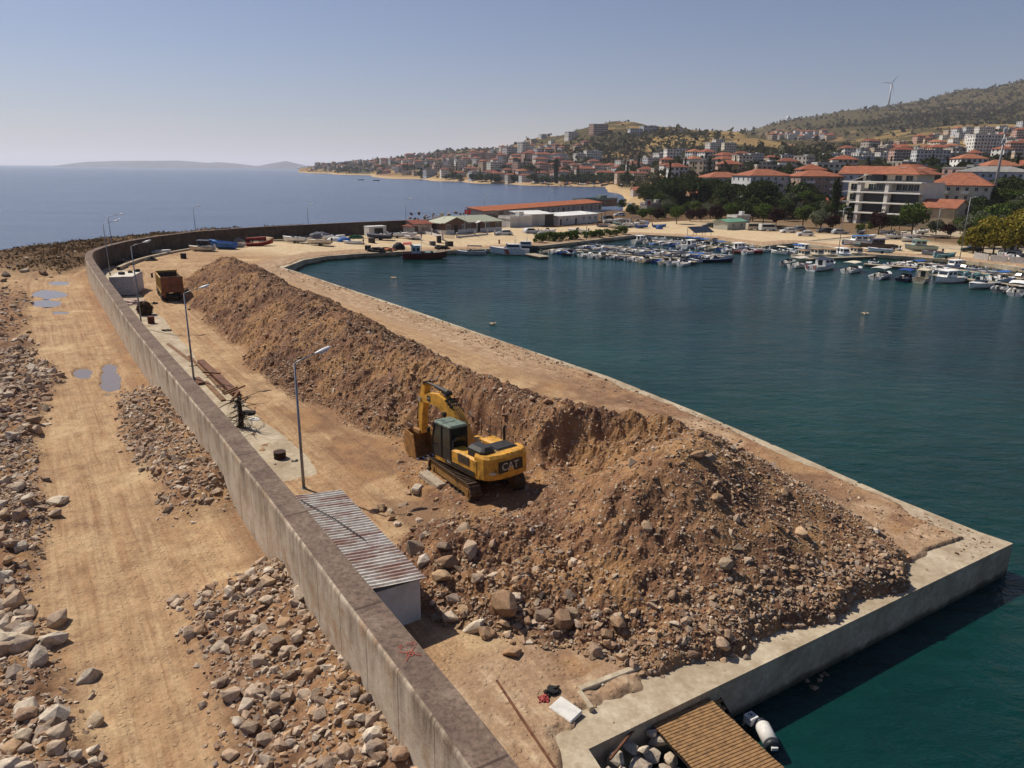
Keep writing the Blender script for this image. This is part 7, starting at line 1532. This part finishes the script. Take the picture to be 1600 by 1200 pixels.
# cars and vans
def car(px, py, deg, col, label, kind='car', z=1.7, ter=False):
    p = gp(px, py) if ter else G(px, py, z); t = thing('parked_car' if kind == 'car' else 'parked_van', label, kind, tuple(p), math.radians(deg), 'vehicles parked round the yard'); m = paint(col, .3, .1, .08); gl = paint('1f262b', .1, 0, .05)
    L, W, H = (4.2, 1.75, 1.45) if kind == 'car' else (4.9, 1.9, 2.05)
    if kind == 'car': pr = [(-2.1, .3), (2.1, .3), (2.12, .62), (1.95, .82), (1.0, .93), (.35, 1.42), (-1.35, 1.45), (-1.95, .95), (-2.12, .85)]; gw = [(.88, .95), (.32, 1.36), (-1.3, 1.38), (-1.75, .98)]
    else: pr = [(-2.45, .35), (2.4, .35), (2.45, .8), (2.2, 1.15), (1.5, 2.0), (1.3, 2.06), (-2.4, 2.06), (-2.45, 1.9)]; gw = [(2.05, 1.2), (1.45, 1.92), (-2.2, 1.92), (-2.2, 1.2)]
    b = MB(); b.extrude(pr, -W / 2, W / 2, 'y'); b.build('body', m, t)
    for sy in (-1, 1): q = MB(); q.extrude(gw, sy * (W / 2 + .004) - .006, sy * (W / 2 + .004) + .006, 'y'); q.build('side_window', gl, t)
    (xa, za), (xb, zb) = (gw[0], gw[1]); q = MB(); q.quad((xa + .13, -W * .42, za), (xa + .13, W * .42, za), (xb + .12, W * .38, zb), (xb + .12, -W * .38, zb)); q.build('windscreen', gl, t)
    for x in (-1.3, 1.35):
        for sy in (-1, 1): q = MB(); q.cyl((x, sy * (W / 2 - .08), .32), .32, .22, 16, 'y'); w_ = q.build('wheel', M_BLK, t); q = MB(); q.cyl((x, sy * (W / 2 + .035), .32), .18, .02, 12, 'y'); q.build('rim', paint('9a9c9e', .4, .5), w_)
    for sy in (-1, 1): q = MB(); q.box((2.1 if kind == 'car' else 2.42, sy * W * .36, .68), (.06, .3, .14)); q.build('headlight', M_LAMPW, t)
    return t
car(787, 368, 195, 'd8d8d8', 'white hatchback parked beside the cottage garden wall'); car(830, 365, 25, 'c3c6ca', 'silver car parked on the sand before the small white cabin'); car(948, 343, 200, '2c3138', 'dark car under the carport end of the long white shed'); car(968, 338, 190, 'd4d6d8', 'white car at the road end behind the beached boats'); car(990, 334, 100, '6e747c', 'grey car on the road beside the trees'); car(984, 322, 95, 'b9bcc0', 'pale car farther up the road to the beach'); car(975, 315, 95, '4a4f57', 'dark car farthest up the beach road', 'car')
car(1179, 360, 5, 'b9ae9c', 'tan minivan parked beside the green-roofed hut', 'van'); car(1199, 361, 10, 'cfcfcb', 'white small van right of the tan minivan', 'van'); car(1231, 364, 185, 'd6d6d4', 'white car parked under the purple trees'); car(1258, 369, 170, 'd9dadb', 'white hatchback nearest the quay under the trees'); car(1288, 364, 180, '3d4046', 'dark car under the grey-green olive tree'); car(1215, 360, 8, '4b443f', 'brown car in the shade beside the vans'); car(1246, 361, 185, '8f959c', 'grey car between the white cars')
car(1518, 394, 160, '26382f', 'dark green car parked under the yellow-green trees'); car(1312, 366, 0, 'a5a8ac', 'silver car before the cream apartment building'); car(1108, 356, 180, '2a2c30', 'black car in the shade of the plum trees')
# big rocks behind the cottage
for k in range(46):
    px = 600 + 155 * RNG.random() ** .8; py = 341 - (px - 600) * .03 + RNG.uniform(-4, 3); p = G(px, py, 1.6)
    if px < 640: continue
    o = bpy.data.objects.new('boulder', BM['d' if k % 2 else 'n'][k % 16]); C.objects.link(o); sz = RNG.uniform(1.0, 2.1); o.matrix_world = Matrix.Translation((p[0], p[1], 1.4 + RNG.uniform(-.3, .9))) @ rock_rot(k + 700).to_4x4() @ Matrix.Scale(sz, 4)
    tag(o, 'big armour boulder in the row behind the cottage roof', 'boulder', 'armour boulders behind the cottage', same=True)

# ------------------------------------------------------------------ far town
WALLC = [('dcd8d0', 'white'), ('d2c7b6', 'cream'), ('c2ac95', 'tan'), ('b9978a', 'pinkish'), ('c3c4c6', 'grey'), ('b5aba0', 'beige'), ('e0ded9', 'white')]
ROOFC = [('955842', 'red'), ('86503f', 'dark red'), ('a0684e', 'orange'), ('8f8d8a', 'flat grey'), ('b8b4ae', 'flat pale')]
_fm = {}
def far_mesh(wi, ri, S, n, balc):
    """one far block of unit storey height 3 m: walls with recessed windows and balconies"""
    k = (wi, S, n, balc)
    if k in _fm: return _fm[k]
    W, D, H = n * 3.0, 11.0, S * 3.0; b = MB(); b.mat(0); b.box((0, 0, H / 2 - 3), (W, D, H + 6)); b.mat(1)
    for s in range(S):
        for i in range(n):
            x = -W / 2 + 3 * (i + .5); b.box((x, -D / 2, 3 * s + 1.75), (1.5 if (i + s) % 3 else 2.0, .12, 1.5))
        for i in range(3):
            for sx in (-1, 1): b.box((sx * W / 2, -D / 2 + 11 * (i + .5) / 3, 3 * s + 1.75), (.12, 1.3, 1.5))
    b.mat(2)
    if balc:
        for s in range(1, S):
            for i in range(0, n, 2): b.box((-W / 2 + 3 * (i + .5), -D / 2 - .55, 3 * s + .35), (2.7, 1.2, .8))
    _fm[k] = (b.mesh('house', [paint(WALLC[wi][0], .85, 0, .1, .3), M_PANE, paint('c9c5be', .8, 0, .08)]), W, D, H); return _fm[k]
_rm = {}
def far_house(p, wi, ri, S, n, yaw, sc, where, balc=False, special=None):
    me, W, D, H = far_mesh(wi, ri, S, n, balc); o = bpy.data.objects.new('house' if S < 3 else 'apartment_building', me); C.objects.link(o)
    o.location = tuple(p); o.rotation_euler = (0, 0, face_cam(p) + math.radians(yaw)); o.scale = (sc, sc, sc)
    flat = ri >= 3; k = (ri, W, H)
    if k not in _rm: _rm[k] = roof_mb(W, D, H, 'flat' if flat else 'hip', 2.6, .5).mesh('roof', tile_mat(ROOFC[ri][0]) if not flat else paint(ROOFC[ri][0], .85, 0, .2))
    r = bpy.data.objects.new('roof', _rm[k]); C.objects.link(r); r.parent = o
    sn = {1: 'one', 2: 'two', 3: 'three', 4: 'four', 5: 'five', 6: 'six', 7: 'seven', 8: 'eight'}[S]
    tag(o, special or f"{WALLC[wi][1]} {sn}-storey {'house' if S < 3 else 'block'}, {ROOFC[ri][1]} roof, {where}", 'house' if S < 3 else 'apartment block', 'houses of the far town'); return o
rt = random.Random(5); occ = []
def free(px, py, wpx, hpx):
    for a, c, w_, h_ in occ:
        if abs(px - a) < (wpx + w_) * .40 and abs(py - c) < 4.0 + min(hpx, h_) * .16: return False
    return True
def far_at(px, py, wi, ri, S, n, yaw=0, where='', wpx=None, balc=None, special=None, force=False):
    p = hit(px, py, 255)
    if p is None or p[2] < .9: return None
    _, _, dz = proj(p); sc = 1.0 if wpx is None else wpx * dz / FPX / (n * 3.0); w_ = n * 3 * sc * FPX / dz; h_ = S * 3 * sc * FPX / dz
    if not force and not free(px, py, w_, h_): return None
    occ.append((px, py, w_, h_)); return far_house(p, wi, ri, S, n, yaw, sc, where, (S > 2) if balc is None else balc, special)
for a in ((935, 208, 3, 4, 4, 10, 12, 'on the hilltop', 30), (997, 210, 4, 3, 2, 8, -10, 'on the hilltop', 30), (1013, 208, 4, 3, 3, 8, 5, 'on the hilltop', 26), (1062, 209, 4, 3, 2, 6, 0, 'alone on the crest', 17), (893, 216, 0, 4, 3, 7, 10, 'below the hilltop', 20), (848, 216, 4, 4, 2, 4, 0, 'high on the left slope', 10), (818, 240, 0, 4, 5, 5, 15, 'on the left slope', 16), (797, 244, 4, 3, 4, 7, 10, 'on the left slope', 22),
          (848, 256, 0, 0, 4, 9, 10, 'in the middle town', 32), (826, 257, 3, 1, 5, 6, 0, 'in the middle town', 20), (905, 254, 0, 4, 4, 5, 5, 'below the wooded slope', 16), (926, 252, 0, 4, 4, 7, -8, 'below the wooded slope', 26), (886, 262, 3, 1, 3, 8, 0, 'below the wooded slope', 22), (1110, 246, 0, 4, 6, 4, 8, 'standing tall below the grassy hill', 14), (1122, 232, 0, 4, 4, 5, 0, 'standing tall below the grassy hill', 16), (1137, 248, 1, 4, 6, 5, -8, 'standing tall below the grassy hill', 19),
          (1157, 255, 3, 1, 4, 6, 0, 'below the grassy hill', 22), (1178, 256, 4, 4, 4, 6, 5, 'below the grassy hill', 22), (1018, 259, 4, 4, 3, 7, 10, 'behind the pines', 26), (1055, 254, 0, 3, 4, 7, -10, 'behind the pines', 34), (1083, 266, 0, 4, 2, 12, 5, 'behind the pines', 44), (1048, 266, 0, 0, 2, 9, 5, 'behind the pines', 34), (1030, 270, 2, 4, 2, 8, 0, 'behind the pines', 24), (1205, 256, 2, 0, 3, 6, 8, 'below the grassy hill', 20),
          (1340, 259, 4, 4, 3, 15, 5, 'above the grey-white block', 66), (1406, 258, 3, 1, 5, 7, 0, 'above the cream building', 32), (1450, 265, 4, 3, 5, 9, -5, 'above the cream building', 50), (1430, 246, 2, 4, 3, 8, 0, 'on the lower slope', 30), (1535, 244, 0, 4, 6, 9, 6, 'on the slope left of the mast top', 46), (1520, 226, 0, 4, 4, 6, 0, 'on the slope above', 22), (1502, 218, 4, 4, 3, 5, 0, 'on the upper right slope', 16), (1536, 214, 0, 4, 4, 7, 4, 'on the upper right slope', 24), (1585, 242, 3, 1, 4, 6, 0, 'on the right slope', 26),
          (1565, 216, 4, 3, 3, 6, 0, 'on the upper right slope', 18), (1592, 218, 3, 0, 4, 5, 0, 'on the upper right slope', 18), (1462, 214, 0, 4, 2, 4, 0, 'on the upper right slope', 9), (1475, 218, 0, 4, 2, 4, 0, 'on the upper right slope', 11), (1300, 250, 4, 4, 2, 6, 0, 'on the lower slope', 26), (1375, 243, 2, 4, 3, 8, 0, 'on the lower slope', 28), (1413, 240, 3, 1, 2, 7, 0, 'on the lower slope', 20), (1360, 240, 2, 1, 2, 6, 0, 'on the lower slope', 18),
          (716, 278, 1, 0, 3, 9, 8, 'on the far beach front', 24), (745, 281, 4, 4, 4, 8, 5, 'on the far beach front', 24), (778, 282, 0, 0, 4, 9, 8, 'on the far beach front', 24), (800, 283, 1, 0, 4, 9, 5, 'on the far beach front', 22), (822, 284, 0, 0, 4, 9, 5, 'on the far beach front', 22), (842, 284, 4, 3, 4, 8, 0, 'on the far beach front', 20), (858, 284, 4, 3, 3, 7, 0, 'on the far beach front', 18), (945, 280, 1, 0, 3, 9, -8, 'behind the beach', 30), (978, 281, 2, 0, 3, 10, -8, 'behind the beach', 34), (1000, 281, 1, 1, 3, 8, -8, 'behind the beach', 26),
          (498, 264, 5, 3, 3, 14, 0, 'on the far headland', 18), (520, 265, 5, 3, 3, 10, 0, 'on the far headland', 16), (548, 262, 4, 3, 3, 9, 5, 'on the far headland', 14), (578, 268, 0, 4, 3, 7, 5, 'on the far headland', 12), (636, 266, 2, 0, 4, 10, 5, 'along the far shore', 22), (590, 264, 2, 1, 3, 9, 0, 'along the far shore', 16), (672, 276, 4, 3, 4, 8, 5, 'along the far shore', 20), (652, 274, 2, 3, 3, 9, 0, 'along the far shore', 16)):
    far_at(*a[:6], yaw=a[6] + 28, where=a[7], wpx=a[8], force=True)
def fill(n, x0, x1, top, bot, where, storeys, nn, wmin, roofs=(0, 0, 1, 1, 2, 3, 4), tries=40):
    made = 0
    for _ in range(n * tries):
        if made >= n: break
        px = rt.uniform(x0, x1); py = rt.uniform(top(px), bot(px)); S = rt.choice(storeys); k = rt.choice(nn)
        if far_at(px, py, rt.randrange(7), rt.choice(roofs), S, k, rt.uniform(8, 60), where): made += 1
lerp = lambda pts: (lambda x: float(np.interp(x, [p[0] for p in pts], [p[1] for p in pts])))
HT = lerp([(480, 256), (560, 253), (640, 246), (700, 241), (760, 235), (830, 230), (880, 240), (1000, 258)])
fill(95, 600, 880, lambda x: HT(x) + 4, lambda x: min(lerp([(600, 270), (700, 280), (760, 284), (880, 286)])(x) - 2, 283), 'in the crowded left town', (2, 3, 3, 4, 4, 5), (4, 5, 6, 7, 8), 8)
fill(30, 495, 640, lambda x: HT(x) + 3, lambda x: lerp([(495, 263), (560, 267), (640, 275)])(x), 'along the far shore', (2, 3, 3), (5, 7, 9), 8)
fill(34, 840, 1010, lambda x: 262, lambda x: 281, 'between beach and wooded slope', (2, 3, 3, 4), (4, 5, 6, 8), 8)
fill(26, 1010, 1230, lambda x: 252, lambda x: 276, 'behind the pines', (2, 2, 3, 3), (4, 5, 6, 8), 8)
fill(26, 1205, 1300, lambda x: 209, lambda x: 221, 'in the cluster under the ridge', (2, 3, 3), (4, 5, 6), 8, (0, 0, 1, 1, 4))
fill(44, 1320, 1600, lambda x: lerp([(1320, 240), (1450, 215), (1600, 200)])(x), lambda x: 252, 'scattered over the right slope', (1, 2, 2, 3, 3), (3, 4, 5, 6), 8, (0, 1, 2, 3, 3, 4, 4))
fill(14, 1230, 1600, lambda x: 262, lambda x: 300, 'among gardens behind the marina', (2, 3, 3), (4, 5, 6), 8)
fill(8, 830, 920, lambda x: 222, lambda x: 240, 'high on the left slope', (2, 3), (3, 4), 8, (3, 4, 1))
# town trees one can tell apart, then the wooded slopes as one mass
nt_ = 0
def town_tree(px, py, s=1.0, k=None):
    global nt_
    p = hit(px, py, 255)
    if p is None or p[2] < 1.0: return
    nt_ += 1; put_tree(k or rt.choice(('fardark', 'fardark', 'farpine', 'farcone')), p, s * rt.uniform(.75, 1.25), 'dark green tree standing among the far town houses', 'trees among the far town houses', same=True)
for _ in range(150): px = rt.uniform(500, 1000); py = rt.uniform(HT(px) + 8, lerp([(500, 268), (600, 273), (700, 283), (780, 287), (1000, 290)])(px)); town_tree(px, py, 1.3)
for _ in range(30): px = rt.uniform(690, 960); town_tree(px, lerp([(690, 280.5), (760, 285.5), (860, 288), (960, 288)])(px) - rt.uniform(.2, 2), 1.3, 'fardark')
for _ in range(110): px = rt.uniform(1000, 1600); town_tree(px, rt.uniform(248, 330), .9)
for _ in range(75): px = rt.uniform(985, 1330); put_tree(rt.choice(('broad', 'broad2', 'broad2', 'shrub', 'olive')), gp(px, rt.uniform(322, 345)), rt.uniform(.7, 1.3), 'garden tree in the green belt behind the street trees', 'garden trees of the green belt', same=True)
for _ in range(45): px = rt.uniform(1500, 1610); put_tree(rt.choice(('broad', 'broad2', 'olive')), gp(px, rt.uniform(310, 372)), rt.uniform(.8, 1.4), 'garden tree on the bank right of the cream buildings', 'garden trees on the right bank', same=True)
n = 150000; a = RNG.uniform(az_of(470), az_of(1660), n); y = np.exp(RNG.uniform(math.log(280), math.log(4200), n)); x = a * y; z = terrain(x, y); pxs = 800 + a * 1.042 * FPX
dens = np.clip(fbm(x, y, 210, 5, 501) * 2.2 + .10, 0, 1) + .10 * np.clip(fbm(x, y, 40, 3, 502) * 3, 0, 1)
wood = np.exp(-((pxs - 1265) / 60) ** 2) * np.exp(-((y - 780) / 230) ** 2) + np.exp(-((pxs - 930) / 90) ** 2) * np.exp(-((y - 1120) / 110) ** 2) + .9 * np.exp(-((pxs - 1500) / 140) ** 2) * np.exp(-((y - 2000) / 350) ** 2) + .8 * np.exp(-((pxs - 530) / 60) ** 2) * np.exp(-((y - 2150) / 350) ** 2) + .35 * sstep(2450, 2700, y) * (pxs > 1100)
k = (z > 3) & (RNG.random(n) < np.clip(dens * .45 + wood * .8, 0, 1)); x, y, z = x[k], y[k], z[k]; m = 3
P = np.repeat(np.stack([x, y, z], 1), m, 0); sz = np.repeat(np.clip(RNG.lognormal(.45, .45, len(x)) * np.clip(y / 900, .8, 1.9), .8, 6), m); P += RNG.normal(size=P.shape) * sz[:, None] * .45; P[:, 2] += sz * .6
V, F = cards(P, sz, 77, .7); tag(npmesh('hill_scrub', V, F, fol([(0, '1f2318'), (.35, '2d3120'), (.7, '42432c'), (1, '5c5639')])), 'dark green scrub and woodland spread over the hillsides', 'scrub', kind='stuff')
# people and parasols on the beach, one patch of colour each
for i in range(34):
    px = rt.uniform(770, 985); p = hit(px, lerp([(770, 286.5), (880, 289), (985, 291.5)])(px) + rt.uniform(-.6, .4), 300)
    if p is None or p[2] > 3.5 or p[2] < .5: continue
    t = thing('beach_parasol', 'beach parasol open on the far sand', 'parasol', tuple(p), 0, 'parasols along the far beach'); t['label'] = rt.choice(('red', 'white', 'straw coloured', 'blue')) + ' beach parasol open on the far sand'; t['_same'] = 1
    col = {'red': 'a8342c', 'white': 'd6d2ca', 'straw': 'b8955f', 'blue': '3a62a0'}[t['label'].split()[0]]; b = MB(); b.tube([(0, 0, 1.7), (0, 0, 2.5)], [1.5, .05], 9); b.build('canopy', paint(col, .8), t); b = MB(); b.tube([(0, 0, 0), (0, 0, 1.9)], .05, 5); b.build('pole', M_LAMPW, t)
for px, py in ((564, 281.5), (588, 282.5)): p = G(px, py, 0); b, d, r = hull_mb(9, 2.6, 1.0, .4); o = b.build('small_boat', paint('22252b', .6), None, (p[0], p[1], 0), .1); r.build('rub_rail', paint('3b3f45', .6), o); tag(o, 'tiny dark boat anchored off the far shore' + (', the left one' if px < 570 else ', the right one'), 'boat')

# ------------------------------------------------------------------ lower quay: settle what stands on it, then finish labels
bpy.context.view_layer.update()
for o in list(scene.objects):
    if o.parent is None and o.type in ('MESH', 'EMPTY') and o.get('kind') is None and 113 < o.location.y < 330 and 1.3 < o.location.z < 4.2 and o.name.split('.')[0] not in ('sea_wall', 'wall_ledge', 'boulder', 'puddle') and in_poly(np.array([o.location.x]), np.array([o.location.y]), LAND)[0]:
        dd = float(drop(o.location.y, seg_sd(np.array([o.location.x]), np.array([o.location.y]), WALL)[1][0])); z = o.location.z; f = (CAMZ - z + dd) / (CAMZ - z); o.location = (o.location.x * f, o.location.y * f, z - dd)
bpy.context.view_layer.update()
from collections import defaultdict
gl = defaultdict(list)
for o in scene.objects:
    if o.parent is None and o.get('label') and not o.get('_same') and o.get('kind') is None: gl[o['label']].append(o)
ORD = lambda n: f"{n}{'th' if 10 <= n % 100 <= 20 else {1: 'st', 2: 'nd', 3: 'rd'}.get(n % 10, 'th')}"
for lb, os_ in gl.items():
    if len(os_) < 2: continue
    os_.sort(key=lambda o: proj(o.matrix_world.translation)[0])
    for i, o in enumerate(os_): o['label'] = ' '.join((lb + f", {ORD(i + 1)} from left").split())
for o in scene.objects:
    if '_same' in o: del o['_same']
for k, (t, *_r) in enumerate(PROTO):
    if not used_proto[k]:
        for ch in list(t.children_recursive): bpy.data.objects.remove(ch)
        bpy.data.objects.remove(t)
for k, t in TP.items():
    if k not in _tu:
        for ch in list(t.children_recursive): bpy.data.objects.remove(ch)
        bpy.data.objects.remove(t)

# ------------------------------------------------------------------ haze
hz = MB(); hz.box((2000, 31500, 270), (150000, 64000, 560)); hm = bpy.data.materials.new('haze'); hm.use_nodes = True; ht = hm.node_tree
ht.nodes.remove(ht.nodes['Principled BSDF']); pv = ht.nodes.new('ShaderNodeVolumePrincipled'); pv.inputs['Color'].default_value = (.90, .91, 1.0, 1); pv.inputs['Density'].default_value = 6.5e-5; pv.inputs['Anisotropy'].default_value = .2
ht.links.new(pv.outputs[0], ht.nodes['Material Output'].inputs['Volume'])
ho = hz.build('haze', hm); ho['kind'] = 'stuff'; ho['label'] = 'thin summer haze over the sea and the far town'
